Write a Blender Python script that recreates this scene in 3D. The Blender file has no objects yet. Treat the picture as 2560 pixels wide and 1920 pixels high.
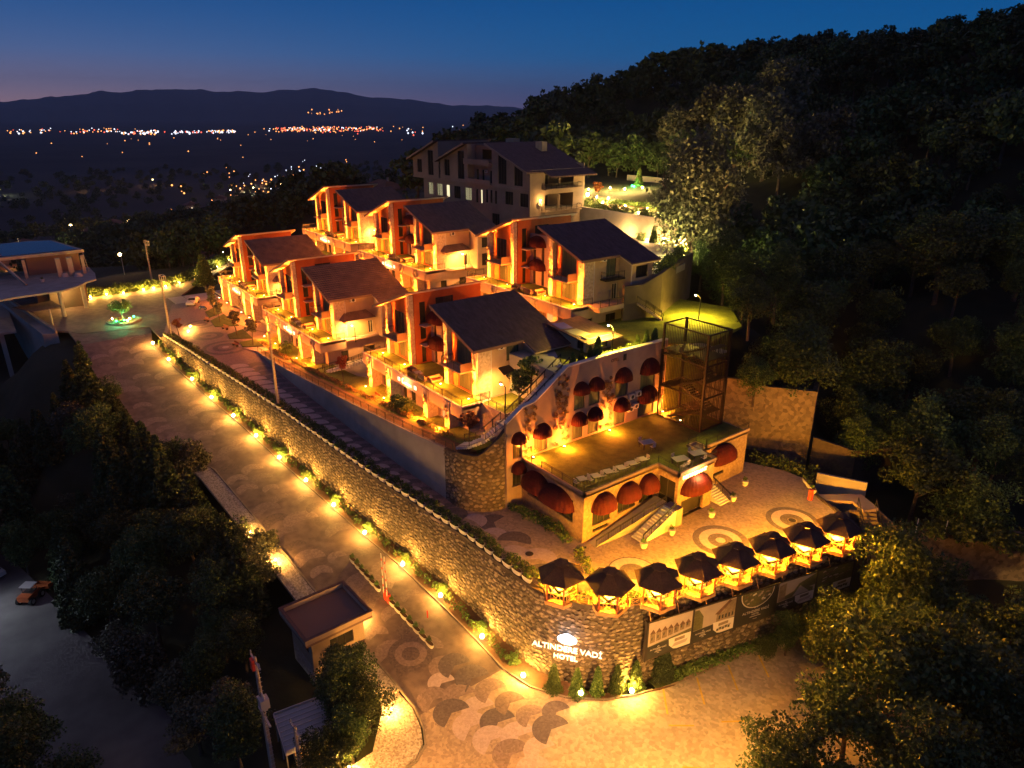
import bpy, math, random
import numpy as np
from mathutils import Vector, Matrix, noise
random.seed(7); RS = np.random.RandomState(7)
SC = bpy.context.scene; COL = SC.collection
PI = math.pi
# ---------------------------------------------------------------- camera
cam = bpy.data.cameras.new('camera'); camo = bpy.data.objects.new('camera', cam); COL.objects.link(camo)
camo.location = (0, 0, 42); camo.rotation_euler = (PI/2 - math.radians(21.02), 0, math.atan2(1901, 1445))
cam.sensor_width = 36; cam.lens = 36*1775/2560; cam.clip_start = .5; cam.clip_end = 40000
SC.camera = camo
# ---------------------------------------------------------------- dusk sky
W = bpy.data.worlds.new('World'); SC.world = W; W.use_nodes = True
nt = W.node_tree; nt.nodes.clear()
out = nt.nodes.new('ShaderNodeOutputWorld'); bg = nt.nodes.new('ShaderNodeBackground'); bg.inputs[1].default_value = 1
nt.links.new(bg.outputs[0], out.inputs[0])
tc = nt.nodes.new('ShaderNodeTexCoord'); sep = nt.nodes.new('ShaderNodeSeparateXYZ'); nt.links.new(tc.outputs['Generated'], sep.inputs[0])
def wmath(op, a, b=None):
    n = nt.nodes.new('ShaderNodeMath'); n.operation = op
    for i, v in enumerate((a, b)):
        if v is None: continue
        if isinstance(v, (int, float)): n.inputs[i].default_value = v
        else: nt.links.new(v, n.inputs[i])
    return n.outputs[0]
ramp = nt.nodes.new('ShaderNodeValToRGB'); nt.links.new(sep.outputs[2], ramp.inputs[0])
cr = ramp.color_ramp
cr.elements[0].position = 0; cr.elements[0].color = (.058, .066, .17, 1)
cr.elements[1].position = 1; cr.elements[1].color = (.105, .070, .110, 1)
for p, c in ((.03, (.026, .088, .225, 1)), (.065, (.002, .092, .27, 1)), (.13, (.0, .068, .235, 1)), (.30, (.012, .048, .17, 1))):
    e = cr.elements.new(p); e.color = c
# afterglow of the sunset low in the west
gl = nt.nodes.new('ShaderNodeVectorMath'); gl.operation = 'DOT_PRODUCT'; nt.links.new(tc.outputs['Generated'], gl.inputs[0])
gl.inputs[1].default_value = (-.99, -.12, 0)
az = wmath('POWER', wmath('MAXIMUM', gl.outputs['Value'], 0), 5)
lo = wmath('POWER', wmath('SUBTRACT', 1, wmath('ABSOLUTE', sep.outputs[2])), 22)
glow = wmath('MULTIPLY', az, lo)
mx = nt.nodes.new('ShaderNodeMix'); mx.data_type = 'RGBA'; mx.blend_type = 'ADD'; mx.inputs[0].default_value = 1
sc = nt.nodes.new('ShaderNodeMix'); sc.data_type = 'RGBA'
nt.links.new(glow, sc.inputs[0]); sc.inputs[6].default_value = (0, 0, 0, 1); sc.inputs[7].default_value = (.36, .17, .08, 1)
nt.links.new(ramp.outputs[0], mx.inputs[6]); nt.links.new(sc.outputs[2], mx.inputs[7])
nt.links.new(mx.outputs[2], bg.inputs[0])
SC.view_settings.view_transform = 'Standard'; SC.view_settings.look = 'None'; SC.view_settings.exposure = .3; SC.view_settings.gamma = 1
try: SC.view_settings.use_curve_mapping = False
except Exception: pass
SC.cycles.use_denoising = True; SC.cycles.max_bounces = 4; SC.cycles.diffuse_bounces = 2; SC.cycles.glossy_bounces = 2
SC.cycles.transparent_max_bounces = 4; SC.cycles.sample_clamp_indirect = 3; SC.cycles.sample_clamp_direct = 0
SC.cycles.use_light_tree = True
# ---------------------------------------------------------------- materials
MAT = {}
def mat(name, col, rough=.8, col2=None, nscale=3., bump=0., bscale=None, emit=None, es=0, metal=0, kind='noise', spec=.3, detail=4, stretch=None, bdist=.05):
    if name in MAT: return MAT[name]
    m = bpy.data.materials.new(name); m.use_nodes = True; t = m.node_tree; b = t.nodes['Principled BSDF']
    b.inputs['Base Color'].default_value = (*col, 1); b.inputs['Roughness'].default_value = rough; b.inputs['Metallic'].default_value = metal
    b.inputs['Specular IOR Level'].default_value = spec
    if emit:
        b.inputs['Emission Color'].default_value = (*emit, 1); b.inputs['Emission Strength'].default_value = es
    if col2 is not None or bump:
        c = t.nodes.new('ShaderNodeTexCoord'); mp = t.nodes.new('ShaderNodeMapping'); t.links.new(c.outputs['Object'], mp.inputs[0])
        if stretch: mp.inputs['Scale'].default_value = stretch
    if col2 is not None:
        if kind == 'noise':
            n = t.nodes.new('ShaderNodeTexNoise'); n.inputs['Scale'].default_value = nscale; n.inputs['Detail'].default_value = detail; o = n.outputs['Fac']
        else:
            n = t.nodes.new('ShaderNodeTexVoronoi'); n.inputs['Scale'].default_value = nscale
            s = t.nodes.new('ShaderNodeSeparateColor'); t.links.new(n.outputs['Color'], s.inputs[0]); o = s.outputs[0]
        t.links.new(mp.outputs[0], n.inputs['Vector'])
        r = t.nodes.new('ShaderNodeValToRGB'); t.links.new(o, r.inputs[0])
        r.color_ramp.elements[0].position = .3 if kind == 'noise' else .0; r.color_ramp.elements[1].position = .7 if kind == 'noise' else 1.
        r.color_ramp.elements[0].color = (*col, 1); r.color_ramp.elements[1].color = (*col2, 1)
        last = r.outputs[0]
        if kind == 'noise':
            n2 = t.nodes.new('ShaderNodeTexNoise'); n2.inputs['Scale'].default_value = nscale*.13; n2.inputs['Detail'].default_value = 3
            t.links.new(mp.outputs[0], n2.inputs['Vector'])
            r2 = t.nodes.new('ShaderNodeValToRGB'); t.links.new(n2.outputs['Fac'], r2.inputs[0])
            r2.color_ramp.elements[0].position = .35; r2.color_ramp.elements[1].position = .65
            r2.color_ramp.elements[0].color = (.68, .68, .68, 1); r2.color_ramp.elements[1].color = (1, 1, 1, 1)
            mm = t.nodes.new('ShaderNodeMix'); mm.data_type = 'RGBA'; mm.blend_type = 'MULTIPLY'; mm.inputs[0].default_value = 1
            t.links.new(last, mm.inputs[6]); t.links.new(r2.outputs[0], mm.inputs[7]); last = mm.outputs[2]
        t.links.new(last, b.inputs['Base Color'])
    if bump:
        bn = t.nodes.new('ShaderNodeTexVoronoi' if kind == 'cell' else 'ShaderNodeTexNoise'); bn.inputs['Scale'].default_value = bscale or nscale
        if kind == 'cell': bn.feature = 'DISTANCE_TO_EDGE'
        t.links.new(mp.outputs[0], bn.inputs['Vector'])
        bp = t.nodes.new('ShaderNodeBump'); bp.inputs['Strength'].default_value = bump; bp.inputs['Distance'].default_value = bdist
        h = bn.outputs[0]
        if kind == 'cell':
            cl = t.nodes.new('ShaderNodeMath'); cl.operation = 'MINIMUM'; t.links.new(h, cl.inputs[0]); cl.inputs[1].default_value = .12; h = cl.outputs[0]
        t.links.new(h, bp.inputs['Height']); t.links.new(bp.outputs[0], b.inputs['Normal'])
    MAT[name] = m
    return m
def leafmat(name, a, b_, c):
    """foliage: colour differs from leaf cluster to leaf cluster and from tree to tree"""
    if name in MAT: return MAT[name]
    m = bpy.data.materials.new(name); m.use_nodes = True; t = m.node_tree; p = t.nodes['Principled BSDF']
    p.inputs['Roughness'].default_value = .55; p.inputs['Specular IOR Level'].default_value = .35
    g = t.nodes.new('ShaderNodeNewGeometry'); r = t.nodes.new('ShaderNodeValToRGB'); t.links.new(g.outputs['Random Per Island'], r.inputs[0])
    r.color_ramp.elements[0].color = (*a, 1); r.color_ramp.elements[1].color = (*c, 1); e = r.color_ramp.elements.new(.5); e.color = (*b_, 1)
    o = t.nodes.new('ShaderNodeObjectInfo'); h = t.nodes.new('ShaderNodeHueSaturation')
    mr = t.nodes.new('ShaderNodeMapRange'); t.links.new(o.outputs['Random'], mr.inputs[0]); mr.inputs[3].default_value = .62; mr.inputs[4].default_value = 1.3
    mh = t.nodes.new('ShaderNodeMapRange'); t.links.new(o.outputs['Random'], mh.inputs[0]); mh.inputs[3].default_value = .475; mh.inputs[4].default_value = .515
    t.links.new(r.outputs[0], h.inputs['Color']); t.links.new(mr.outputs[0], h.inputs['Value']); t.links.new(mh.outputs[0], h.inputs['Hue'])
    t.links.new(h.outputs[0], p.inputs['Base Color'])
    MAT[name] = m; return m
M = dict(
 orange=mat('orange_render', (.58, .135, .030), .85, (.66, .175, .045), 1.3, .15, 40),
 cream=mat('cream_render', (.52, .37, .22), .85, (.58, .42, .27), 1.2, .12, 30),
 mauve=mat('pale_render', (.42, .30, .25), .85, (.48, .35, .29), 1., .1, 30),
 aptw=mat('beige_render', (.33, .235, .165), .85, (.38, .275, .20), .8, .1, 20),
 clad2=mat('facade_stone', (.24, .155, .09), .9, (.34, .23, .14), 4., .8, 5, kind='cell', bdist=.06),
 rub2=mat('rough_stone_wall', (.12, .09, .06), .95, (.24, .18, .12), 2.2, 1., 1.6, kind='cell', bdist=.15),
 aw2=mat('tall_wall_render', (.34, .235, .19), .85, (.40, .28, .23), 1., .1, 30),
 clad=mat('stone_cladding', (.42, .32, .22), .9, (.60, .48, .34), 4., .4, 5, kind='cell', bdist=.03),
 roofd=mat('dark_shingle', (.115, .068, .062), .85, (.155, .092, .085), 6, .5, 12, stretch=(1, 3, 1)),
 roofb=mat('brown_tile', (.20, .115, .075), .8, (.27, .16, .105), 5, .3, 14),
 trim=mat('eave_trim', (.22, .13, .09), .7),
 soffit=mat('soffit_board', (.62, .46, .32), .7),
 frame=mat('dark_frame', (.035, .028, .025), .4),
 wframe=mat('white_frame', (.6, .57, .5), .5),
 metal=mat('black_metal', (.03, .028, .027), .45, metal=.3),
 steel=mat('tower_steel', (.030, .018, .015), .5, metal=.3),
 galv=mat('galvanised', (.45, .43, .40), .5, metal=.4),
 turf=mat('terrace_turf', (.085, .11, .018), .95, (.115, .145, .028), 8, .6, 60),
 lawn=mat('lawn_grass', (.12, .14, .022), .95, (.19, .21, .035), 5, .8, 30),
 grass=mat('meadow_grass', (.05, .075, .02), .95, (.08, .10, .03), 1.5, .8, 12),
 soil=mat('garden_soil', (.14, .08, .045), .95, (.20, .11, .06), 3, .6, 20),
 terr=mat('hill_soil', (.035, .04, .018), .95, (.06, .06, .03), .3, .6, 2),
 cob=mat('cobble_paving', (.20, .135, .135), .75, (.28, .19, .19), 5.5, .9, 5.5, kind='cell', bdist=.05),
 cobd=mat('cobble_dark', (.11, .085, .085), .75, (.16, .125, .125), 5.5, .9, 5.5, kind='cell', bdist=.05),
 cobl=mat('cobble_light', (.40, .30, .28), .75, (.50, .38, .36), 5.5, .9, 5.5, kind='cell', bdist=.05),
 cobg=mat('cobble_plaza', (.28, .205, .15), .75, (.42, .31, .23), 4, .9, 4, kind='cell', bdist=.05),
 road=mat('road_stone', (.15, .105, .09), .75, (.26, .185, .155), .9, .35, 9),
 roadl=mat('road_fan_light', (.20, .14, .12), .75, (.30, .215, .185), 5.5, .9, 5.5, kind='cell'),
 roadm=mat('road_fan_mid', (.17, .12, .105), .75, (.25, .18, .155), 5.5, .9, 5.5, kind='cell'),
 roadd=mat('road_fan_dark', (.115, .083, .073), .75, (.18, .13, .112), 5.5, .9, 5.5, kind='cell'),
 cobd2=mat('cobble_umber', (.16, .11, .09), .75, (.24, .165, .135), 5.5, .9, 5.5, kind='cell'),
 asph=mat('old_asphalt', (.10, .095, .09), .85, (.16, .15, .14), .35, .3, 8),
 park=mat('parking_pavers', (.30, .25, .19), .8, (.46, .385, .30), 3.2, 1., 3.2, kind='cell', bdist=.06),
 yel=mat('yellow_paint', (.75, .50, .05), .7, (.5, .36, .08), 4),
 pebble=mat('white_pebbles', (.20, .155, .12), .8, (.50, .42, .35), 7, 1., 7, kind='cell'),
 kerb=mat('kerb_stone', (.24, .20, .16), .85, (.34, .28, .22), 2),
 conc=mat('concrete', (.34, .31, .27), .85, (.43, .39, .34), .6, .25, 12),
 rub=mat('rubble_mortar', (.085, .065, .045), .95, (.13, .10, .07), 3, .8, 9),
 s1=mat('stone_a', (.20, .155, .105), .9, (.29, .225, .155), 3, .6, 8),
 s2=mat('stone_b', (.13, .105, .075), .9, (.19, .155, .11), 3, .6, 8),
 s3=mat('stone_c', (.26, .205, .145), .9, (.34, .27, .2), 3, .6, 8),
 red=mat('red_awning', (.050, .002, .003), .85, (.075, .004, .005), 2, .2, 20),
 redp=mat('red_paint', (.65, .06, .03), .5),
 wood=mat('pine_wood', (.52, .27, .10), .6, (.62, .34, .14), 3, .2, 12, stretch=(1, 1, 6)),
 woodr=mat('stained_wood', (.36, .10, .035), .6),
 groof=mat('gazebo_shingle', (.075, .040, .028), .8, (.105, .06, .04), 7, .5, 14),
 white=mat('white_stone', (.66, .62, .55), .7, (.74, .70, .62), 3, .2, 15),
 cloth=mat('table_cloth', (.48, .42, .36), .9),
 glass=mat('window_glass', (.03, .028, .022), .12, spec=.6),
 curt=mat('green_curtain', (.20, .24, .14), .9, (.12, .15, .09), 2, stretch=(6, 6, .2)),
 curw=mat('pale_glowing_curtain', (.5, .46, .38), .9, (.35, .31, .25), 2, stretch=(6, 6, .2), emit=(.9, .75, .5), es=.25),  # room light behind the cloth is put in as a faint glow
 lit=mat('lit_window', (.8, .75, .55), .6, emit=(1., .86, .48), es=.9),
 bulb=mat('warm_bulb', (1, .8, .4), .3, emit=(1., .74, .28), es=30),
 bulbw=mat('white_bulb', (1, .9, .7), .3, emit=(1., .82, .5), es=26),
 bulbg=mat('green_bulb', (.1, 1, .5), .3, emit=(.05, 1., .45), es=9),
 signo=mat('sign_light', (1, .7, .3), .3, emit=(1., .62, .22), es=4.5),
 signw=mat('sign_face', (.8, .7, .6), .3, emit=(1., .86, .66), es=1.15),
 signb=mat('logo_light', (.8, .9, 1), .3, emit=(.72, .82, 1.), es=3.2),
 navy=mat('logo_ink', (.02, .05, .25), .5),
 bbd=mat('print_dark', (.035, .035, .03), .5, (.05, .048, .04), .5),
 bbsky=mat('print_sky', (.50, .42, .36), .5, (.40, .33, .28), .6),
 bbwall=mat('print_wall', (.34, .26, .17), .5, (.20, .15, .09), 3),
 bbtree=mat('print_tree', (.10, .10, .045), .5, (.16, .15, .06), 4),
 bbroof=mat('print_roof', (.20, .10, .06), .5, (.12, .07, .05), 3),
 bbw=mat('print_white', (.66, .60, .52), .5),
 pool=mat('pool_water', (.004, .016, .05), .25, (.008, .035, .08), .8, .3, 2, spec=.3),
 oldp=mat('weathered_plaster', (.13, .10, .072), .9, (.20, .155, .11), .5, .4, 6),
 bark=mat('bark', (.09, .065, .045), .95, (.15, .11, .08), 6, .6, 12),
 pole=mat('concrete_pole', (.42, .34, .25), .85, (.50, .42, .32), 1.5),
 clay=mat('old_roof_tile', (.22, .10, .06), .85, (.13, .07, .05), 3),
 housew=mat('house_render', (.34, .27, .21), .85, (.42, .34, .27), 1),
 hillm=mat('far_hill', (.030, .045, .045), 1, (.045, .06, .06), .002),
 plainm=mat('valley_fields', (.020, .024, .026), 1, (.05, .05, .045), .006),
 blue=mat('blue_tarp', (.03, .09, .4), .6),
 orng=mat('machine_orange', (.5, .12, .03), .5, (.38, .09, .03), 3),
 rubber=mat('rubber', (.015, .015, .015), .8),
 ink=mat('dark_letter', (.05, .025, .02), .5),
 ac=mat('ac_white', (.62, .58, .52), .5),
)
M['lbroad'] = leafmat('broad_leaves', (.022, .044, .012), (.048, .085, .021), (.09, .13, .036))
M['lolive'] = leafmat('pale_leaves', (.055, .062, .03), (.10, .105, .055), (.16, .16, .09))
M['lcon'] = leafmat('conifer_needles', (.018, .038, .015), (.038, .070, .023), (.075, .112, .036))
M['lgreen'] = leafmat('hedge_leaves', (.04, .075, .015), (.075, .13, .025), (.13, .19, .045))
M['lred'] = leafmat('red_leaves', (.16, .03, .015), (.26, .06, .025), (.32, .13, .04))
M['lvine'] = leafmat('vine_leaves', (.10, .11, .02), (.30, .12, .03), (.42, .30, .10))
M['lgrass'] = leafmat('grass_blades', (.05, .09, .015), (.09, .15, .03), (.15, .22, .05))
# ---------------------------------------------------------------- helpers
class MB:
    def __init__(s): s.v = []; s.f = []; s.m = []; s.mi = 0
    def add(s, vs, fs):
        o = len(s.v); s.v += vs; s.f += [tuple(i+o for i in f) for f in fs]; s.m += [s.mi]*len(fs); return s
    def box(s, x0, y0, z0, x1, y1, z1):
        if x0 > x1: x0, x1 = x1, x0
        if y0 > y1: y0, y1 = y1, y0
        if z0 > z1: z0, z1 = z1, z0
        return s.add([(x0,y0,z0),(x1,y0,z0),(x1,y1,z0),(x0,y1,z0),(x0,y0,z1),(x1,y0,z1),(x1,y1,z1),(x0,y1,z1)],
              [(0,3,2,1),(4,5,6,7),(0,1,5,4),(1,2,6,5),(2,3,7,6),(3,0,4,7)])
    def obox(s, fc, ox, oy, u0, u1, n0, n1, z0, z1):
        """box given along a wall: u along it, n outwards; fc 'S' faces -y, 'E' faces +x, 'N' +y, 'W' -x"""
        if fc == 'S': return s.box(ox+u0, oy-n0, z0, ox+u1, oy-n1, z1)
        if fc == 'N': return s.box(ox+u0, oy+n0, z0, ox+u1, oy+n1, z1)
        if fc == 'E': return s.box(ox+n0, oy+u0, z0, ox+n1, oy+u1, z1)
        return s.box(ox-n0, oy+u0, z0, ox-n1, oy+u1, z1)
    def prism(s, poly, z0, z1, zt=None, zb=None):
        """poly counter-clockwise; z1/z0 numbers or functions of (x,y)"""
        n = len(poly); f1 = z1 if callable(z1) else (lambda x, y: z1); f0 = z0 if callable(z0) else (lambda x, y: z0)
        vs = [(x, y, f0(x, y)) for x, y in poly] + [(x, y, f1(x, y)) for x, y in poly]
        return s.add(vs, [tuple(range(n))[::-1], tuple(range(n, 2*n))] + [(i, (i+1) % n, n+(i+1) % n, n+i) for i in range(n)])
    def hull8(s, b, t):
        return s.add(list(b)+list(t), [(0,3,2,1),(4,5,6,7),(0,1,5,4),(1,2,6,5),(2,3,7,6),(3,0,4,7)])
    def bar(s, p, q, w=.05, h=None):
        p = Vector(p); q = Vector(q); d = q-p
        if d.length < 1e-6: return s
        d.normalize(); up = Vector((0, 0, 1)) if abs(d.z) < .95 else Vector((1, 0, 0))
        a = d.cross(up).normalized()*(w/2); b = a.cross(d).normalized()*((h or w)/2)
        vs = [tuple(p-a-b), tuple(p+a-b), tuple(p+a+b), tuple(p-a+b), tuple(q-a-b), tuple(q+a-b), tuple(q+a+b), tuple(q-a+b)]
        return s.add(vs, [(0,3,2,1),(4,5,6,7),(0,1,5,4),(1,2,6,5),(2,3,7,6),(3,0,4,7)])
    def tube(s, path, rad, n=8, cap=True):
        rings = []; P = [Vector(p) for p in path]
        if not isinstance(rad, (list, tuple)): rad = [rad]*len(P)
        o = len(s.v)
        for i, p in enumerate(P):
            d = (P[min(i+1, len(P)-1)]-P[max(i-1, 0)]).normalized(); up = Vector((0, 0, 1)) if abs(d.z) < .9 else Vector((1, 0, 0))
            a = d.cross(up).normalized(); b = a.cross(d).normalized()
            for k in range(n):
                t = 2*PI*k/n; s.v.append(tuple(p+(a*math.cos(t)+b*math.sin(t))*rad[i]))
        for i in range(len(P)-1):
            for k in range(n):
                s.f.append((o+i*n+k, o+i*n+(k+1) % n, o+(i+1)*n+(k+1) % n, o+(i+1)*n+k)); s.m.append(s.mi)
        if cap:
            s.f.append(tuple(o+k for k in range(n))[::-1]); s.m.append(s.mi)
            s.f.append(tuple(o+(len(P)-1)*n+k for k in range(n))); s.m.append(s.mi)
        return s
    def lathe(s, prof, cx=0, cy=0, cz=0, n=12):
        o = len(s.v)
        for r, z in prof:
            for k in range(n): t = 2*PI*k/n; s.v.append((cx+r*math.cos(t), cy+r*math.sin(t), cz+z))
        for i in range(len(prof)-1):
            for k in range(n):
                s.f.append((o+i*n+k, o+i*n+(k+1) % n, o+(i+1)*n+(k+1) % n, o+(i+1)*n+k)); s.m.append(s.mi)
        s.f.append(tuple(o+k for k in range(n))[::-1]); s.m.append(s.mi)
        s.f.append(tuple(o+(len(prof)-1)*n+k for k in range(n))); s.m.append(s.mi)
        return s
    def ball(s, c, r, n=8, m=5, sz=1):
        return s.lathe([(max(r*math.sin(PI*i/m), .002), -r*sz*math.cos(PI*i/m)) for i in range(m+1)], c[0], c[1], c[2], n)
    def data(s, name, ms):
        me = bpy.data.meshes.new(name); me.from_pydata(s.v, [], s.f)
        for x in (ms if isinstance(ms, (list, tuple)) else [ms]): me.materials.append(M[x])
        if any(s.m): me.polygons.foreach_set('material_index', s.m)
        me.update(); return me
    def build(s, name, ms, parent=None, smooth=False, **kw):
        me = s.data(name, ms)
        if smooth: me.polygons.foreach_set('use_smooth', [True]*len(me.polygons))
        return put(name, me, parent, **kw)
def tag(o, label=None, cat=None, group=None, kind=None):
    if label: o['label'] = label
    if cat: o['category'] = cat
    if group: o['group'] = group
    if kind: o['kind'] = kind
    return o
def put(name, me, parent=None, loc=None, rz=0, label=None, cat=None, group=None, kind=None, s=None):
    o = bpy.data.objects.new(name, me); COL.objects.link(o)
    if parent is not None: o.parent = parent
    if loc is not None: o.location = loc
    if rz: o.rotation_euler = (0, 0, rz)
    if s: o.scale = (s, s, s) if isinstance(s, (int, float)) else s
    return tag(o, label, cat, group, kind)
def empty(name, loc=(0, 0, 0), rz=0, label=None, cat=None, group=None, s=None):
    return put(name, None, None, loc, rz, label, cat, group, None, s)
def copytree(o, parent=None, loc=None, rz=None, label=None, s=None):
    c = o.copy(); COL.objects.link(c); c.parent = parent
    if loc is not None: c.location = loc
    if rz is not None: c.rotation_euler = (0, 0, rz)
    if label: c['label'] = label
    if s: c.scale = (s, s, s)
    for ch in o.children: copytree(ch, c)
    return c
GAIN = 5.4
def light(parent, loc, e, col=(1, .5, .14), kind='POINT', r=.12, aim=None, cone=60, blend=.6):
    l = bpy.data.lights.new('lamp_light', kind); l.energy = e*GAIN; l.color = col; l.shadow_soft_size = r
    o = bpy.data.objects.new('lamp_light', l); COL.objects.link(o); o.location = loc
    if parent is not None: o.parent = parent
    if kind == 'SPOT':
        l.spot_size = math.radians(cone); l.spot_blend = blend
        o.rotation_euler = Vector(aim).to_track_quat('-Z', 'Y').to_euler()
    return o
def text(body, size, loc, rot, m, ext=.02, name='lettering', parent=None, align='CENTER', spacing=1., **kw):
    c = bpy.data.curves.new(name, 'FONT'); c.body = body; c.size = size; c.extrude = ext; c.align_x = align; c.space_character = spacing
    c.materials.append(M[m]); c.resolution_u = 3
    o = bpy.data.objects.new(name, c); COL.objects.link(o); o.location = loc; o.rotation_euler = rot
    dg_ = bpy.context.evaluated_depsgraph_get(); me = bpy.data.meshes.new_from_object(o.evaluated_get(dg_)); bpy.data.objects.remove(o)
    q = put(name, me, parent, loc); q.rotation_euler = rot; return tag(q, **kw) if kw else q
def lerp(tab, x):
    if x <= tab[0][0]: return tab[0][1]
    for (a, b), (c, d) in zip(tab, tab[1:]):
        if x <= c: return b+(d-b)*(x-a)/(c-a)
    return tab[-1][1]
def wallholes(mb, fc, ox, oy, length, z0, ztop, holes, th=.3):
    """wall with real openings; ztop number or f(u); holes = (u0,u1,za,zb); ends stop 2 mm short so corners never share a plane"""
    L0, L1 = .002, length-.002
    zt = ztop if callable(ztop) else (lambda u: ztop)
    us = sorted(set([L0, L1]+[h[0] for h in holes]+[h[1] for h in holes]+(getattr(zt, 'brk', []))))
    us = [u for u in us if L0 <= u <= L1]
    def cell(u0, u1, za, a, b):
        q = []
        for u, z in ((u0, za), (u1, za), (u1, b), (u0, a)):
            for n in (0, -th):
                if fc == 'S': q.append((ox+u, oy-n, z))
                elif fc == 'E': q.append((ox+n, oy+u, z))
                elif fc == 'N': q.append((ox+u, oy+n, z))
                else: q.append((ox-n, oy+u, z))
        mb.add(q, [(0,2,4,6),(1,7,5,3),(0,1,3,2),(2,3,5,4),(4,5,7,6),(6,7,1,0)])
    for u0, u1 in zip(us, us[1:]):
        if u1-u0 < 1e-4: continue
        um = (u0+u1)/2; hs = sorted([(h[2], h[3]) for h in holes if h[0] < um < h[1]]); z = z0
        for a, b in hs:
            if a > z+1e-4: cell(u0, u1, z, a, a)
            z = b
        if zt(um) > z+1e-3: cell(u0, u1, z, zt(u0), zt(u1))
    return mb
def window(parent, fc, ox, oy, u0, u1, z0, z1, ncol=2, nrow=1, pm='glass', fm='frame', rec=.14, name='window', w=.07, curtain=None):
    f = MB()
    a, b = -rec-.06, -rec+.02
    f.obox(fc, ox, oy, u0, u0+w, a, b, z0, z1); f.obox(fc, ox, oy, u1-w, u1, a, b, z0, z1)
    f.obox(fc, ox, oy, u0+w, u1-w, a, b, z0, z0+w); f.obox(fc, ox, oy, u0+w, u1-w, a, b, z1-w, z1)
    for i in range(1, ncol):
        u = u0+(u1-u0)*i/ncol; f.obox(fc, ox, oy, u-w*.4, u+w*.4, a+.01, b-.01, z0+w, z1-w)
    for i in range(1, nrow):
        z = z0+(z1-z0)*i/nrow; f.obox(fc, ox, oy, u0+w, u1-w, a+.015, b-.015, z-w*.35, z+w*.35)
    fo = f.build(name, fm, parent)
    MB().obox(fc, ox, oy, u0+w*.5, u1-w*.5, a+.02, a+.035, z0+w*.5, z1-w*.5).build('pane', pm, fo)
    if curtain:
        c = MB(); n = max(4, int((u1-u0)/.22)); 
        for i in range(n):
            ua = u0+w+(u1-u0-2*w)*i/n; ub = u0+w+(u1-u0-2*w)*(i+.62)/n
            c.obox(fc, ox, oy, ua, ub, a+.045, a+.07, z0+w, z1-w)
        c.build('curtain', curtain, fo)
    return fo
def railing(mb, pts, h=1.0, step=1.6, r=.035, rails=(1., .86), mesh=True):
    for (a, b) in zip(pts, pts[1:]):
        a = Vector(a); b = Vector(b); L = (b-a).length; n = max(1, round(L/step))
        for i in range(n+1):
            p = a.lerp(b, i/n); mb.bar(p, p+Vector((0, 0, h)), r*1.6)
        for k in rails: mb.bar(a+Vector((0, 0, h*k)), b+Vector((0, 0, h*k)), r*1.3)
        mb.bar(a+Vector((0, 0, .08)), b+Vector((0, 0, .08)), r)
        if mesh:
            m = max(2, round(L/.28))
            for i in range(m): p = a.lerp(b, (i+.5)/m); mb.bar(p+Vector((0, 0, .08)), p+Vector((0, 0, h*rails[-1])), r*.32)
def awning(w, d, h, n=22, seg=7):
    """domed fabric awning: width w along x, projects to -y by d, rises h; open underneath. origin at its back bottom centre"""
    vs = []; fs = []
    for j in range(seg+1):
        ph = PI/2*j/seg  # 0 = bottom rim, pi/2 = top at the wall
        for i in range(n+1):
            th = PI*i/n; k = math.cos(ph)
            cx = math.copysign(abs(math.cos(th))**.7, math.cos(th)); sy = math.sin(th)**.8 if math.sin(th) > 0 else 0
            pl = 1-.03*(i % 2)*(1 if 0 < i < n else 0); vs.append((-cx*w/2*pl*(.12+.88*k if j else 1.), -sy*d*k*pl, h*math.sin(ph)*(1-.012*(i % 2))))
    for j in range(seg):
        for i in range(n): a = j*(n+1)+i; fs.append((a, a+1, a+n+2, a+n+1))
    o = len(vs); # valance
    for i in range(n+1): x, y, z = vs[i]; vs.append((x, y, -.22))
    for i in range(n): fs.append((o+i, o+i+1, i+1, i))
    m = MB(); m.add(vs, fs); return m
# ---------------------------------------------------------------- level profiles of the site
ZL = [(-128, 2.6), (-60, 0)]
zl = lambda x: lerp(ZL, x)
ZR = [(-152, 2.4), (-146, 2.2), (-141, 1.35), (-133, 0), (-123.5, -1.1), (-116, -2.2), (-108, -3.05), (-101, -4.05), (-93.5, -5.1), (-86, -5.7), (-78.5, -6.35), (-71, -7.05), (-63, -7.8), (-56, -8.3), (-49, -8.9), (-44.5, -9.3), (-30, -9.3)]
zr = lambda x: lerp(ZR, x)
ZP = [(-121, 2.5), (-60, 6.7)]
zp = lambda x: lerp(ZP, x)
WT = [(-140.8, 24.9), (-129.1, 26.1), (-119.5, 27.3), (-108, 28.9), (-96.1, 30.4), (-82.8, 31.7), (-71.6, 32.8), (-62.5, 34), (-54.4, 34.8), (-46.5, 35), (-42.6, 35.2), (-40.2, 36), (-38.2, 37.4), (-36.6, 39.2), (-35.7, 41.2)]
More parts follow.
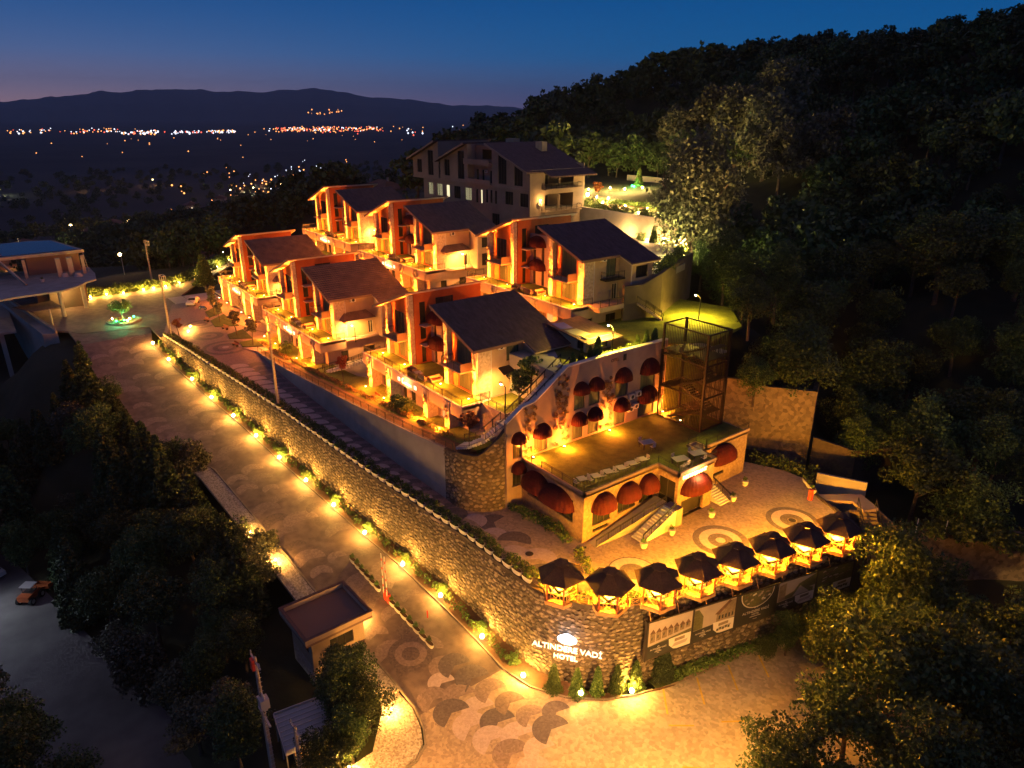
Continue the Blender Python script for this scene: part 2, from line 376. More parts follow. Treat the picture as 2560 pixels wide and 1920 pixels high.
# line of the stone wall at the garden front; then it follows the hoarding
WALL = WT + [(-35.2, 43), (-33.6, 49), (-32.0, 55), (-30.4, 61), (-28.9, 66.6), (-29.6, 69.2), (-33.2, 71.4), (-36.2, 72.6), (-38.8, 75.2)]
wy = lambda x: lerp([(a, b) for a, b in WT[:11]], x)
CURB = [(x, wy(x)-1.9-(.35 if x > -60 else 0)) for x in (-140.5, -135, -128, -120, -112, -104, -96, -88, -80, -72, -64, -56, -49)] + [(-44.5, 32.7), (-41, 33.4), (-38, 35.2), (-35.6, 37.8), (-34.2, 40.8), (-33.7, 42.4)]
LEFTC = [(-155, 11.4), (-134, 12.1), (-124.6, 13.1), (-110.5, 14.6), (-103.7, 17.0), (-95.4, 20.4), (-81.6, 21.2), (-70.3, 21.8), (-60, 22.3), (-54.5, 22.8), (-48.8, 23.2), (-45.5, 23.3), (-43.0, 22.8), (-41.3, 22.0), (-40.3, 20.5), (-40, 18), (-40, 6)]
# ---------------------------------------------------------------- terrain
CT = [(-79,216,56),(-99,224,54),(-121,230,53),(-151,242,54),(-179,241,54),(-198,239,52),(-218,235,47),(-252,228,38),(-283,222,28),(-42,134,14),(-65,135,11),(-24,92,-2),(-40,92,-6),
 (-79,128,11),(-70,103,9),(-120,150,24),(-151,150,23),(-58,170,33),(-104,182,33),(0,130,18),(20,100,4),(30,160,34),(-10,200,56),(40,220,66),(-40,250,60),(-120,270,52),(-220,290,30),(-200,200,24),
 (-330,240,0),(-300,160,-2),(-250,120,10),(-210,130,16),(-200,100,15),(-230,70,0),(-250,50,-7),(-330,54,-22),(-260,15,-9),(-220,-10,-10),(-379,21,-26),(-292,67,-11),(-240,90,5),
 (-160,80,15),(-130,90,18),(-110,96,16.4),(-96,112,16.4),(-90,90,14),(-60,85,12.5),(-50,84,4),(-140,125,20.6),(-120,122,20.6),(-170,120,21),
 (-60,60,0),(-100,60,0),(-140,60,0),(-180,62,3),(-60,45,-2),(-100,45,-2),(-140,45,-1),(-180,50,1),(-205,55,0),(-200,35,1.5),(-195,15,1),(-175,25,1.6),(-160,30,1.6),(-160,15,1.4),
 (-150,12,.5),(-120,8,-5),(-100,8,-9),(-80,12,-11),(-70,17,-10.5),(-50,18,-10.4),(-57,13,-11),(-48,13,-11),(-42,14,-10.5),
 (-106,-6,-16.3),(-91,-2,-16.3),(-80,1,-16.3),(-67,4,-16.2),(-57,6,-15.8),(-81,-8,-16.3),(-63,-2,-16.3),(-50,0,-15.8),(-100,-20,-17),(-60,-20,-17),(-130,-15,-15),(-125,-3,-13),(-30,5,-12),(-20,-20,-16),
 (-170,0,-8),(-150,-10,-12),(-190,-20,-14),(-30,25,-10.2),(-25,40,-10.2),(-30,50,-10.2),(-30,58,-9.9),(-26,64,-9.5),(-20,50,-10),(-15,30,-11),(-20,70,-9.5),(-19,88,-10),(-25,82,-9.8),(-10,75,-9.5),(-5,50,-10.5),(10,60,-8),(0,20,-12),(30,40,-8),(40,90,4),
 (-32,76,-6),(-38,80,-5.5),(-40,86,-5),(-44,76,-3)]
CT = np.array(CT, float)
def hbase(X, Y):
    X = np.asarray(X, float); Y = np.asarray(Y, float)
    d2 = (X[..., None]-CT[:, 0])**2+(Y[..., None]-CT[:, 1])**2+6.
    w = d2**-2.1; return (w*CT[:, 2]).sum(-1)/w.sum(-1)
def interp_line(L, X): return np.interp(X, [a for a, b in L], [b for a, b in L])
xs_, zs_ = [a for a, b in ZR], [b for a, b in ZR]
def ground_z(X, Y):
    """height of the open ground, kept below every paved surface and building platform"""
    X = np.asarray(X, float); Y = np.asarray(Y, float)
    z = hbase(X, Y)
    far = np.clip((-X-330)/380, 0, 1); z = z*(1-far)+(-61)*far
    far = np.clip((-Y-40)/260, 0, 1); z = z*(1-far)+(-60)*far
    zroad = np.interp(X, xs_, zs_)
    lc = np.interp(X, [a for a, b in LEFTC[:10]], [b for a, b in LEFTC[:10]]); wl = np.interp(X, [a for a, b in WT], [b for a, b in WT])
    on = (X > -156) & (X < -40) & (Y > lc-3.2) & (Y < wl+3); z = np.where(on, np.minimum(z, zroad-.5), z)
    near = (X > -140) & (X < -42) & (Y <= lc-3.2) & (Y > lc-7); z = np.where(near, np.minimum(z, zroad-.4-(lc-3.2-Y)*.5), z)
    def cl(x0, x1, y0, y1, zz):
        nonlocal z
        k = (X > x0) & (X < x1) & (Y > y0) & (Y < y1); z = np.where(k, np.minimum(z, zz), z)
    cl(-45, -8, -5, 60, -10.2); cl(-36, -25, 40, 62, -10.1); cl(-141, -34, 28, 40, -.9); cl(-165, -56, 34, 60, -.9); cl(-60, -24, 33, 76, -.9)
    cl(-205, -138, 8, 60, 1.9); cl(-168, -55, 56, 80, 8); cl(-178, -100, 92, 118, 15.8); cl(-128, -88, 94, 122, 15.8); cl(-46, -24, 71, 84, -5.2); cl(-58, -44, 60, 82, -1)
    cl(-36, -26, 36, 70, -9.9)
    cl(-112, -50, -8, 7, -16.4)
    return z
def gz(x, y): return float(ground_z(x, y))
def axis(parts):
    a = []
    for lo, hi, st in parts: a += list(np.arange(lo, hi, st))
    return np.array(a+[parts[-1][1]])
AX = axis([(-2600, -1000, 200), (-1000, -420, 40), (-420, -210, 10), (-210, 30, 3), (30, 90, 10), (90, 400, 60)])
AY = axis([(-900, -300, 100), (-300, -40, 20), (-40, 130, 3), (130, 300, 8), (300, 600, 50), (600, 2600, 200)])
GX, GY = np.meshgrid(AX, AY, indexing='ij')
GZ = np.zeros(GX.shape)
for i in range(len(AX)): GZ[i] = ground_z(GX[i], GY[i])
far = np.clip((GY-320)/700, 0, 1); GZ = GZ*(1-far)-61*far
nx, ny = GX.shape
vs = np.stack([GX.ravel(), GY.ravel(), GZ.ravel()], 1)
idx = np.arange(nx*ny).reshape(nx, ny)
fs = np.stack([idx[:-1, :-1].ravel(), idx[1:, :-1].ravel(), idx[1:, 1:].ravel(), idx[:-1, 1:].ravel()], 1)
me = bpy.data.meshes.new('hillside_ground'); me.from_pydata(vs.tolist(), [], fs.tolist()); me.materials.append(M['terr'])
me.polygons.foreach_set('use_smooth', [True]*len(me.polygons)); put('hillside_ground', me, kind='structure')
m = MB(); n = 48; m.add([(18000*math.cos(2*PI*i/n), 18000*math.sin(2*PI*i/n), -60) for i in range(n)], [tuple(range(n))]); m.build('valley_plain', 'plainm', kind='structure')
# far range of hills, real ridges 12 km away, two rows
HP = [(-14500, -6500, 80), (-12979, -731, 127), (-12977, 771, 165), (-12918, 1457, 240), (-12826, 2119, 315), (-12635, 3059, 362), (-12422, 3835, 330), (-11981, 5046, 378), (-11432, 6190, 235), (-10833, 7187, 138), (-10282, 7955, 104), (-9355, 9027, 60), (-7000, 12000, 60)]
def ridge(name, pts, back, jag, seed, foot):
    P = []
    for (a, b, c), (d, e, f) in zip(pts, pts[1:]):
        for k in range(14): t = k/14; P.append((a+(d-a)*t, b+(e-b)*t, c+(f-c)*(t*t*(3-2*t))))
    P.append(pts[-1]); vs = []; fs = []; R = 7
    for i, (x, y, z) in enumerate(P):
        z = z+jag*(noise.noise((i*.23, seed, 0))*1.6+noise.noise((i*.7, seed, 3))*.6)
        l = math.hypot(x, y); ux, uy = x/l, y/l
        for k in range(R):
            t = k/(R-1)
            if k <= 4: s_ = k/4; q = -foot*(1-s_); zz = -60+(z+60)*(s_**1.3)+jag*1.5*noise.noise((i*.35, k*.9, seed+5))*(0 < k < 4)
            else: q = back*(k-4)/2; zz = z-(k-4)*90
            vs.append((x+ux*q, y+uy*q, zz))
    for i in range(len(P)-1):
        for k in range(R-1): a = i*R+k; fs.append((a, a+R, a+R+1, a+1))
    m = MB(); m.add(vs, fs); m.build(name, 'hillm', smooth=True, kind='structure')
ridge('far_hills', HP, 2500, 22, 2., 3000)
ridge('near_far_hills', [(x*.86, y*.86, z*.42-8) for x, y, z in HP], 1500, 16, 9., 1800)
# ---------------------------------------------------------------- paved surfaces
def sheet(name, poly, z, m_, kind='structure', parent=None, grid=None):
    """paved sheet following z(x,y); long ones are cut into strips so they can slope"""
    zf = z if callable(z) else (lambda x, y: z)
    mb = MB(); mb.prism(poly, lambda x, y: zf(x, y)-.35, zf); return mb.build(name, m_, parent, kind=kind if parent is None else None)
def strip(name, L, R, zf, m_, parent=None, kind='structure', dz=0, th=.35):
    n = len(L); vs = []; fs = []
    for (a, b) in zip(L, R):
        za, zb = zf(*a)+dz, zf(*b)+dz; vs += [(a[0], a[1], za), (b[0], b[1], zb), (a[0], a[1], za-th), (b[0], b[1], zb-th)]
    for i in range(n-1):
        o = 4*i; fs += [(o, o+1, o+5, o+4), (o+2, o+6, o+7, o+3), (o, o+4, o+6, o+2), (o+1, o+3, o+7, o+5)]
    fs += [(0, 2, 3, 1), (4*n-4, 4*n-3, 4*n-1, 4*n-2)]
    return MB().add(vs, fs).build(name, m_, parent, kind=kind if parent is None else None)
lcx = lambda x: interp_line(LEFTC[:13], x)
cbx = lambda x: float(np.interp(x, [a for a, b in CURB[:14]], [b for a, b in CURB[:14]]))+.05
xs = [-156+i*2.5 for i in range(43)]+[-49, -46.5, -44.5]
ROAD = strip('hill_road', [(x, float(lcx(x))) for x in xs], [(x, cbx(x) if x > -141 else 23+(-141-x)*.2) for x in xs], lambda x, y: zr(x), 'road')
xe = xs[-1]
# lower forecourt and parking
FORE = [(xe, float(lcx(xe)))]+[p for p in LEFTC if p[0] > xe+.5]+[(-8, 6), (-8, 60), (-27, 61), (-30.0, 60.5), (-31.4, 56), (-32.6, 50), (-33.0, 45.2), (-33.7, 42.4)]+[p for p in CURB[::-1] if p[0] > xe+.3 and p[1] < 42]+[(xe, cbx(xe))]
FO = sheet('forecourt_paving', FORE, -9.3, 'cobg')
PARK = [(-41, 27.5), (-37.5, 34.6), (-34.0, 38.5), (-33.2, 41.8), (-32.4, 45.0), (-31.2, 51.5), (-30.2, 58.5), (-24.2, 45), (-12, 34), (-12, 10), (-36, 10)]
sheet('parking_bay', [(-37.4, 35), (-35.2, 38.0), (-34, 40.6), (-33.2, 43.2), (-32.5, 46.5), (-31.5, 51.5), (-30.3, 58.5), (-14, 56), (-13, 36), (-13, 12), (-30, 12), (-33.2, 24)][::-1], -9.294, 'park')
def tri_ccw(p):
    a = sum(x0*y1-x1*y0 for (x0, y0), (x1, y1) in zip(p, p[1:]+p[:1])); return p if a > 0 else p[::-1]
for k, (p, q) in enumerate([((-33.2, 43.3), (-30.9, 41.3)), ((-32.2, 47.0), (-29.6, 44.9)), ((-31.4, 50.8), (-28.8, 48.8)), ((-30.0, 40.4), (-28.6, 42.2)), ((-30.4, 54.4), (-28, 52.6)), ((-27.4, 44.5), (-26.2, 46.2)), ((-26.4, 38), (-24.9, 39.6))]):
    d = Vector((q[0]-p[0], q[1]-p[1])).normalized(); nn = Vector((-d.y, d.x))*.09
    MB().prism(tri_ccw([(p[0]+nn.x, p[1]+nn.y), (p[0]-nn.x, p[1]-nn.y), (q[0]-nn.x, q[1]-nn.y), (q[0]+nn.x, q[1]+nn.y)]), -9.292, -9.284).build('parking_line', 'yel', FO)
def inside(p, poly):
    c = False; n = len(poly)
    for i in range(n):
        (x0, y0), (x1, y1) = poly[i], poly[i-1]
        if (y0 > p[1]) != (y1 > p[1]) and p[0] < (x1-x0)*(p[1]-y0)/(y1-y0)+x0: c = not c
    return c
FANZ = [(-48, 25), (-41.5, 24.5), (-36, 23), (-33.2, 27), (-36.6, 34), (-40.5, 31.2), (-44.5, 31), (-48, 30.5)]
# fan-laid setts: real thin sheets a few millimetres above the bed
def disc(name, cx, cy, r0, r1, zf, m_, parent, a0=0, a1=360, n=28, dz=.01, sq=1.):
    vs = []; fs = []; 
    for i in range(n+1):
        t = math.radians(a0+(a1-a0)*i/n)
        for r in (r0, r1): x = cx+r*math.cos(t); y = cy+r*math.sin(t)*sq; vs.append((x, y, zf(x, y)+dz))
    for i in range(n): fs.append((2*i, 2*i+1, 2*i+3, 2*i+2))
    return MB().add(vs, fs).build(name, m_, parent)
zrf = lambda x, y: zr(x)
k = 0; rf = random.Random(4)
for i in range(34):   # overlapping fans of setts all down the road, low contrast and worn
    for j in range(3):
        x = -49.5-i*3.0+(1.5 if j % 2 else 0); l_ = float(lcx(x)); c_ = cbx(x); y = l_+(c_-l_)*(.2+.3*j)+rf.uniform(-.2, .2); r = rf.uniform(1.1, 2.3)
        if y+r > c_-.1 or y-r < l_+.1: r = min(c_-.15-y, y-l_-.15)
        if r < .8 or rf.random() < .34: continue
        disc('paving_fan', x, y, .01, r, zrf, rf.choice(('roadl', 'roadd', 'roadl', 'roadm')), ROAD, 70+rf.uniform(-15, 15), 300+rf.uniform(-15, 15), 18, dz=.008+.004*(k % 5)); k += 1
for i in range(13):
    for j in range(5):
        x = -47.5+i*2.3+(1.1 if j % 2 else 0); y = 24.6+j*2.2+i*.55; r = rf.uniform(1.25, 1.75)
        if not inside((x, y), FANZ): continue
        disc('paving_fan', x, y, .01, r, lambda a, b: -9.3 if a > -44.6 else zr(a), rf.choice(('cobl', 'cobd', 'roadl', 'cobd2')), FO, 75, 305, 18, dz=.016+.004*(k % 6)); k += 1
for (x, y, r, mm) in [(-51.2, 26.2, 2.3, 'roadd'), (-51.2, 26.2, 1.6, 'roadl'), (-51.2, 26.2, .9, 'roadd')]: disc('paving_ring', x, y, .01, r, zrf, mm, ROAD, dz=.05+.01*(2.5-r))
# lane + plaza slab
xs = [-165+i*3 for i in range(36)]
lanep = lambda x: (x, (wy(x) if x > -141 else 24.9+(-141-x)*.3))
LANE = strip('upper_lane', [(x, lanep(x)[1]+.1) for x in xs if x < -57], [(x, 38.5 if x > -125 else 46) for x in xs if x < -57], lambda x, y: zl(x), 'cob')
PL = sheet('plaza_paving', [(-60, 34.2), (-54.4, 34.9), (-46.5, 35.1), (-42.6, 35.3), (-40.2, 36.1), (-38.2, 37.5), (-36.6, 39.3), (-35.8, 41.3), (-35.3, 43), (-33.7, 49), (-32.1, 55), (-30.5, 61), (-29.0, 66.5), (-29.7, 69.1), (-33.2, 71.3), (-36.2, 72.5), (-38.8, 75.1), (-42.5, 75), (-47, 73), (-57.5, 73), (-57.5, 43), (-60, 42)], 0, 'cobg')
TURN = sheet('roundabout_road', [(-156, 11.5), (-153, 13), (-150, 24.5), (-141, 24.6), (-141, 30), (-150, 33.5), (-166, 33), (-174, 36.6), (-183, 42), (-199, 54), (-207, 60), (-211, 57.5), (-200, 50.5), (-187, 38.5), (-184, 30), (-184, 18), (-192, 12), (-190, 5), (-160, 8)], 2.44, 'road')
for (x, y, r0, r1, mm) in [(-136.1, 31.9, 1.5, 2.7, 'cobd'), (-136.1, 31.9, .01, .5, 'cobd'), (-127.3, 32.4, 1.3, 2.2, 'cobd'), (-127.3, 32.4, .01, .6, 'cobl'), (-127.3, 32.4, 3.2, 4., 'cobd'), (-145.2, 32.9, 2.3, 3., 'cobd'), (-145.2, 32.9, .8, 1.3, 'cobd')]:
    disc('paving_ring', x, y, r0, r1, lambda a, b: max(zl(a), 0) if a > -150 else 2.6, mm, LANE, dz=.02)
random.seed(3)
RWL = [(-121.5, 36), (-110.6, 35.9), (-103.7, 35.9), (-83.6, 36.4), (-68.8, 37.1), (-61, 37.6)]
for i in range(25):   # rows of fans along the lane, dark and light in turn
    x = -61.0-i*2.3; y0 = wy(x); y1 = float(np.interp(x, [a for a, b in RWL], [b for a, b in RWL])); wd_ = y1-y0
    disc('paving_fan', x+.7, y0+wd_*.74, .01, min(1.55, wd_*.26), lambda a, b: zl(a), 'cobd', LANE, 60, 300, 16, dz=.012+.003*(i % 3))
    disc('paving_fan', x, y0+wd_*.40, .01, min(1.75, wd_*.32), lambda a, b: zl(a), 'cobl', LANE, 75, 290, 16, dz=.024+.003*(i % 3))
z0f = lambda a, b: 0.
for (x, y, r0, r1, mm) in [(-37.4, 55.9, 2.2, 2.9, 'cobd'), (-37.4, 55.9, 1.3, 2.2, 'cobl'), (-37.4, 55.9, .5, 1.3, 'cobd'), (-37.4, 55.9, .01, .5, 'cobl'), (-35.1, 65.4, 2.2, 2.8, 'cobd'), (-35.1, 65.4, 1.3, 2.2, 'cobl'), (-35.1, 65.4, .5, 1.3, 'cobd'), (-35.1, 65.4, .01, .42, 'frame'),
    (-39.2, 44.6, 2.3, 2.45, 'cobd'), (-39.2, 44.6, 1.3, 2.3, 'cobl'), (-39.2, 44.6, .01, 1.3, 'cobd')]:
    disc('paving_ring', x, y, r0, r1, z0f, mm, PL, dz=.012)
for (x, y, r, a0, a1, mm) in [(-56.2, 37.4, 1.5, 0, 200, 'cobl'), (-54.6, 39, 1.7, 100, 340, 'cobd'), (-52.6, 37.6, 1.4, 0, 200, 'cobl'), (-50.4, 38.6, 1.8, 30, 230, 'cobd'), (-48.6, 37.2, 1.5, 0, 200, 'cobl'), (-46.4, 38.6, 1.9, 20, 240, 'cobl'), (-44.4, 37.4, 1.5, 0, 200, 'cobd'), (-43.4, 39.5, 1.5, 0, 260, 'cobl'), (-58.6, 36.6, 1.4, 0, 200, 'cobd')]:
    disc('paving_fan', x, y, .01, r, z0f, mm, PL, a0, a1, dz=.010+.004*(k % 4)); k += 1
for x, y, z in [(-47.6, 38.4, 0), (-62, 36.2, .08), (-88, 33.4, 1.08), (-124, 32.5, 2.45)]: disc('manhole_cover', x, y, .01, .42, lambda a, b: z, 'frame', PL if x > -60 else LANE, dz=.045)
# sidewalk of white pebbles on the valley side of the road + kerbs
xs = [-100+i*2 for i in range(27)]
SW = strip('pebble_verge', [(x, float(lcx(x))-2.3) for x in xs], [(x, float(lcx(x))-.15) for x in xs], lambda x, y: zr(x)+.1, 'pebble')
sheet('pebble_bed', [(-50, 21.4), (-47, 20.8), (-43.4, 18.0), (-42.6, 10), (-40.4, 8), (-40.2, 18), (-40.6, 20.6), (-41.6, 21.9), (-43.2, 22.6), (-45.5, 23.1), (-48.8, 23.0)], lambda x, y: -9.2, 'pebble')
def kerb(name, L, zf, w=.18, h=.14):
    n = len(L); m = MB()
    for a, b in zip(L, L[1:]):
        d = Vector((b[0]-a[0], b[1]-a[1])); seg = max(1, round(d.length/1.0)); d.normalize(); nn = Vector((-d.y, d.x))*w/2
        for i in range(seg):
            s_, e_ = (i+.015)/seg, (i+.985)/seg
            p = (a[0]+(b[0]-a[0])*s_, a[1]+(b[1]-a[1])*s_); q = (a[0]+(b[0]-a[0])*e_, a[1]+(b[1]-a[1])*e_)
            zb, zq = zf(*p), zf(*q)
            m.hull8([(p[0]-nn.x, p[1]-nn.y, zb-.1), (q[0]-nn.x, q[1]-nn.y, zq-.1), (q[0]+nn.x, q[1]+nn.y, zq-.1), (p[0]+nn.x, p[1]+nn.y, zb-.1)], [(p[0]-nn.x, p[1]-nn.y, zb+h), (q[0]-nn.x, q[1]-nn.y, zq+h), (q[0]+nn.x, q[1]+nn.y, zq+h), (p[0]+nn.x, p[1]+nn.y, zb+h)])
    return m.build(name, 'kerb', kind='structure')
kerb('road_kerb', CURB, lambda x, y: zr(x)); kerb('verge_kerb', LEFTC[3:-1], lambda x, y: zr(x) if x < -44 else -9.3)
# planted strip at the foot of the great wall
strip('wall_bed', [(a, b+.1) for a, b in CURB], [(a, float(np.interp(a, [p[0] for p in WT], [p[1] for p in WT]))+.3) if a < -43 else (a+(.9 if a > -39 else -.6), b+2.2) for a, b in CURB], lambda x, y: zr(x)+.12, 'soil')
sheet('bank_grass', [(-33.9, 42.6), (-33.1, 45.2), (-32.6, 50), (-31.5, 56), (-30.2, 60.4), (-28.4, 61), (-28.2, 66.5), (-30, 61.5), (-31.6, 55), (-33.2, 49), (-34.9, 43)][::-1] if False else [(-34.9, 43), (-33.6, 42.8), (-32.9, 45.2), (-32.3, 50), (-31.2, 56), (-30, 60.4), (-28.2, 66.5), (-28.8, 66.4), (-30.4, 61), (-32.0, 55), (-33.6, 49)], lambda x, y: -9.35, 'grass')
kerb('parking_kerb', [(-33.4, 42.6), (-32.7, 45.2), (-32.1, 50), (-31.0, 56), (-30, 60)], lambda x, y: -9.5, .15, .2)
# lower valley road
strip('lower_road', [(-125, -8.5), (-108, -4.8), (-92, -.6), (-80, 2.2), (-67, 5.6), (-57, 8.2), (-45, 10)], [(-125, -22), (-108, -20), (-92, -18), (-80, -16), (-67, -14), (-57, -12), (-45, -8)], lambda x, y: -16.05, 'asph')
# ---------------------------------------------------------------- retaining walls
def wallrun(name, pts, zb, zt, th, m_, label, cat, cop=None, group=None, parent=None):
    """vertical wall along pts (left of travel = inside); zb, zt functions of (x,y)"""
    m = MB()
    for (a, b) in zip(pts, pts[1:]):
        d = Vector((b[0]-a[0], b[1]-a[1])); L = d.length; d.normalize(); nn = Vector((-d.y, d.x))*th; seg = max(1, round(L/3))
        for i in range(seg):
            p = (a[0]+(b[0]-a[0])*i/seg, a[1]+(b[1]-a[1])*i/seg); q = (a[0]+(b[0]-a[0])*(i+1)/seg, a[1]+(b[1]-a[1])*(i+1)/seg)
            m.hull8([(p[0], p[1], zb(*p)), (q[0], q[1], zb(*q)), (q[0]+nn.x, q[1]+nn.y, zb(*q)), (p[0]+nn.x, p[1]+nn.y, zb(*p))], [(p[0], p[1], zt(*p)), (q[0], q[1], zt(*q)), (q[0]+nn.x, q[1]+nn.y, zt(*q)), (p[0]+nn.x, p[1]+nn.y, zt(*p))])
    return m.build(name, m_, parent, label=label, cat=cat, group=group)
GW = wallrun('stone_retaining_wall', WALL, lambda x, y: (zr(x) if y < 43 else -9.6)-.6 if y < 67 else -6.5, lambda x, y: (zl(x)+.12 if x < -60 else .12), .5, 'rub', 'long ivy-stained rubble stone wall below the white planters and gazebos', 'retaining wall')
# individual field stones set proud of the mortar
def stone_meshes():
    out_ = []
    for k in range(9):
        m = MB(); n = 7+k % 3; r = [.5*(1+random.uniform(-.22, .22)) for _ in range(n)]
        o = [(r[i]*math.cos(2*PI*i/n), -.0, r[i]*math.sin(2*PI*i/n)*.72) for i in range(n)]
        t = [(x*.78, -.14, z*.78) for x, y, z in o]
        m.add(o+t, [tuple(range(n, 2*n))[::-1]]+[(i, n+i, n+(i+1) % n, (i+1) % n) for i in range(n)])
        out_.append(m.data('stone', ('s1', 's2', 's3')[k % 3]))
    return out_
random.seed(11); STM = stone_meshes()
def wall_points(pts):
    S = [0]
    for a, b in zip(pts, pts[1:]): S.append(S[-1]+math.hypot(b[0]-a[0], b[1]-a[1]))
    return S
def along(pts, S, s_):
    for i in range(len(pts)-1):
        if s_ <= S[i+1] or i == len(pts)-2:
            t = (s_-S[i])/(S[i+1]-S[i]); a, b = pts[i], pts[i+1]; return a[0]+(b[0]-a[0])*t, a[1]+(b[1]-a[1])*t, math.atan2(b[1]-a[1], b[0]-a[0])
S = wall_points(WALL); s0 = S[9]; s1 = S[16]
cnt = 0; stuff = MB()
cell = .52
rows = 20
cand = []
s_ = s0-3
while s_ < s1+4:
    for r in range(rows):
        z = -9.2+r*.47+random.uniform(-.15, .15)
        if z > -.25: continue
        cand.append((s_+(.26 if r % 2 else 0)+random.uniform(-.2, .2), z))
    s_ += cell
cand.sort(key=lambda c: abs(c[0]-(S[12]+S[13])/2)+abs(c[1]+5)*.5)
for i, (s_, z) in enumerate(cand):
    x, y, a = along(WALL, S, s_); sc_ = random.uniform(.34, .66)
    if i < 290:
        o = put('stone', STM[i % 9], GW, (x+math.sin(a)*.0, y, z), a, s=(sc_, .8, sc_*random.uniform(.8, 1.05)))
    else:
        me_ = STM[i % 9]; ca, sa = math.cos(a), math.sin(a); mi = {'s1': 0, 's2': 1, 's3': 2}[('s1', 's2', 's3')[i % 9 % 3]]; stuff.mi = mi
        stuff.add([(x+(v.co.x*sc_)*ca-v.co.y*sa*.8, y+(v.co.x*sc_)*sa+v.co.y*ca*.8, z+v.co.z*sc_) for v in me_.vertices], [tuple(p.vertices) for p in me_.polygons])
# the rest of the long wall: smaller stones, one joined part
s_ = 0.
while s_ < S[-4]:
    if s0-3.2 < s_ < s1+4.2: s_ += .5; continue
    x, y, a = along(WALL, S, s_); zb_ = (zr(x) if y < 43 else -9.4); zt_ = (zl(x) if x < -60 else 0); z = zb_+.2
    while z < zt_-.2:
        i = random.randrange(9); sc_ = random.uniform(.3, .64); me_ = STM[i]; ca, sa = math.cos(a), math.sin(a); stuff.mi = i % 3; ox = random.uniform(-.3, .3)
        stuff.add([(x+(v.co.x*sc_+ox)*ca-v.co.y*sa*.7, y+(v.co.x*sc_+ox)*sa+v.co.y*ca*.7, z+v.co.z*sc_) for v in me_.vertices], [tuple(p.vertices) for p in me_.polygons]); z += random.uniform(.4, .56)
    s_ += .52
tag(stuff.build('stone', ['s1', 's2', 's3'], GW), kind='stuff')
# garden wall between lane and villa gardens
RW = [(-121.5, 36), (-110.6, 35.9), (-103.7, 35.9), (-83.6, 36.4), (-68.8, 37.1), (-62, 37.55)]
RE = [(-62, 37.55)]+[(-60.6+4.3*math.sin(math.radians(a_)), 41.9-4.3*math.cos(math.radians(a_))) for a_ in range(0, 91, 6)]+[(-56.25, 42.4)]
rwz = lambda x: 6.9 if x > -60 else zp(x)
wallrun('garden_retaining_wall', RW, lambda x, y: zl(x)-.5, lambda x, y: rwz(x) if y < 39.5 else rwz(x)+(y-39.5)*1.2, .45, 'conc', 'tall plastered garden wall along the inner side of the lane', 'retaining wall')
RE_W = wallrun('curved_stone_wall', RE, lambda x, y: -.5, lambda x, y: rwz(x) if y < 39 else rwz(x)+(y-39)*.95, .45, 'rub', 'tall curved stone wall end between the lane and the arched wall', 'retaining wall')
RW = RW+RE[1:6]
SE = wall_points(RE); st2 = MB(); s_ = .3
while s_ < SE[-1]-.2:
    x, y, a = along(RE, SE, s_); z = .2; top_ = (rwz(x) if y < 39 else rwz(x)+(y-39)*.95)-.25
    while z < top_:
        i = random.randrange(9); sc_ = random.uniform(.34, .62); me_ = STM[i]; ca, sa = math.cos(a), math.sin(a); st2.mi = i % 3; ox = random.uniform(-.25, .25)
        st2.add([(x+(v.co.x*sc_+ox)*ca-v.co.y*sa*.6, y+(v.co.x*sc_+ox)*sa+v.co.y*ca*.6, z+v.co.z*sc_) for v in me_.vertices], [tuple(p.vertices) for p in me_.polygons]); z += random.uniform(.38, .56)
    s_ += .5
tag(st2.build('stone', ['s1', 's2', 's3'], RE_W), kind='stuff')
# paths, garden and terraces behind it
gx = [-128+i*3 for i in range(24)]
strip('garden_path', [(x, float(np.interp(x, [a for a, b in RW], [b for a, b in RW]))+.42) for x in gx], [(x, float(np.interp(x, [a for a, b in RW], [b for a, b in RW]))+2.0) for x in gx], lambda x, y: zp(x)+.02, 'soil')
gzf = lambda x, y: max(zp(x), 3.2 if x < -100 else (3.2+(x+100)*.23 if x < -90 else 5.5))
strip('front_garden', [(x, float(np.interp(x, [a for a, b in RW], [b for a, b in RW]))+2.0) for x in gx], [(x, 42.6) for x in gx], lambda x, y: zp(x)+.02 if y < 40 else gzf(x, y), 'lawn')
strip('garden_terrace_ground', [(x, 42.6) for x in [-170+i*4 for i in range(28)]], [(x, 57) for x in [-170+i*4 for i in range(28)]], gzf, 'conc')
strip('upper_garden_ground', [(-172, 57), (-135, 57), (-100, 57), (-66, 57), (-56.3, 57)], [(-172, 80), (-135, 80), (-100, 80), (-66, 82), (-56.3, 80)], lambda x, y: 12.6 if x < -96 else (12.6+(x+96)*.055 if x < -70 else 14.2), 'lawn', th=9)
strip('upper_yard', [(-180, 80), (-76, 80)], [(-180, 95), (-76, 95)], lambda x, y: 13.2, 'terr', th=2)
# lawn on top of the arched wall
sheet('wall_top_lawn', [(-67.5, 57), (-56.35, 50.4), (-56.35, 67), (-53, 72), (-55, 81), (-62, 88), (-70, 86), (-66, 76.5), (-67, 72)], 14.75, 'lawn')
MB().box(-65, 49, 8, -56.5, 57.2, 14.7).build('lawn_terrace_fill', 'conc', kind='structure')
sheet('side_lawn', [(-64.6, 44.3), (-59.6, 44.3), (-59.2, 50.6), (-64.6, 51.4)], 9.75, 'lawn')
wallrun('side_lawn_wall', [(-64.4, 44.1), (-59.4, 44.1), (-59.1, 50.5)], lambda x, y: 5, lambda x, y: 9.85, .3, 'clad', 'stone wall carrying the bright lawn beside the nearest villa', 'retaining wall')

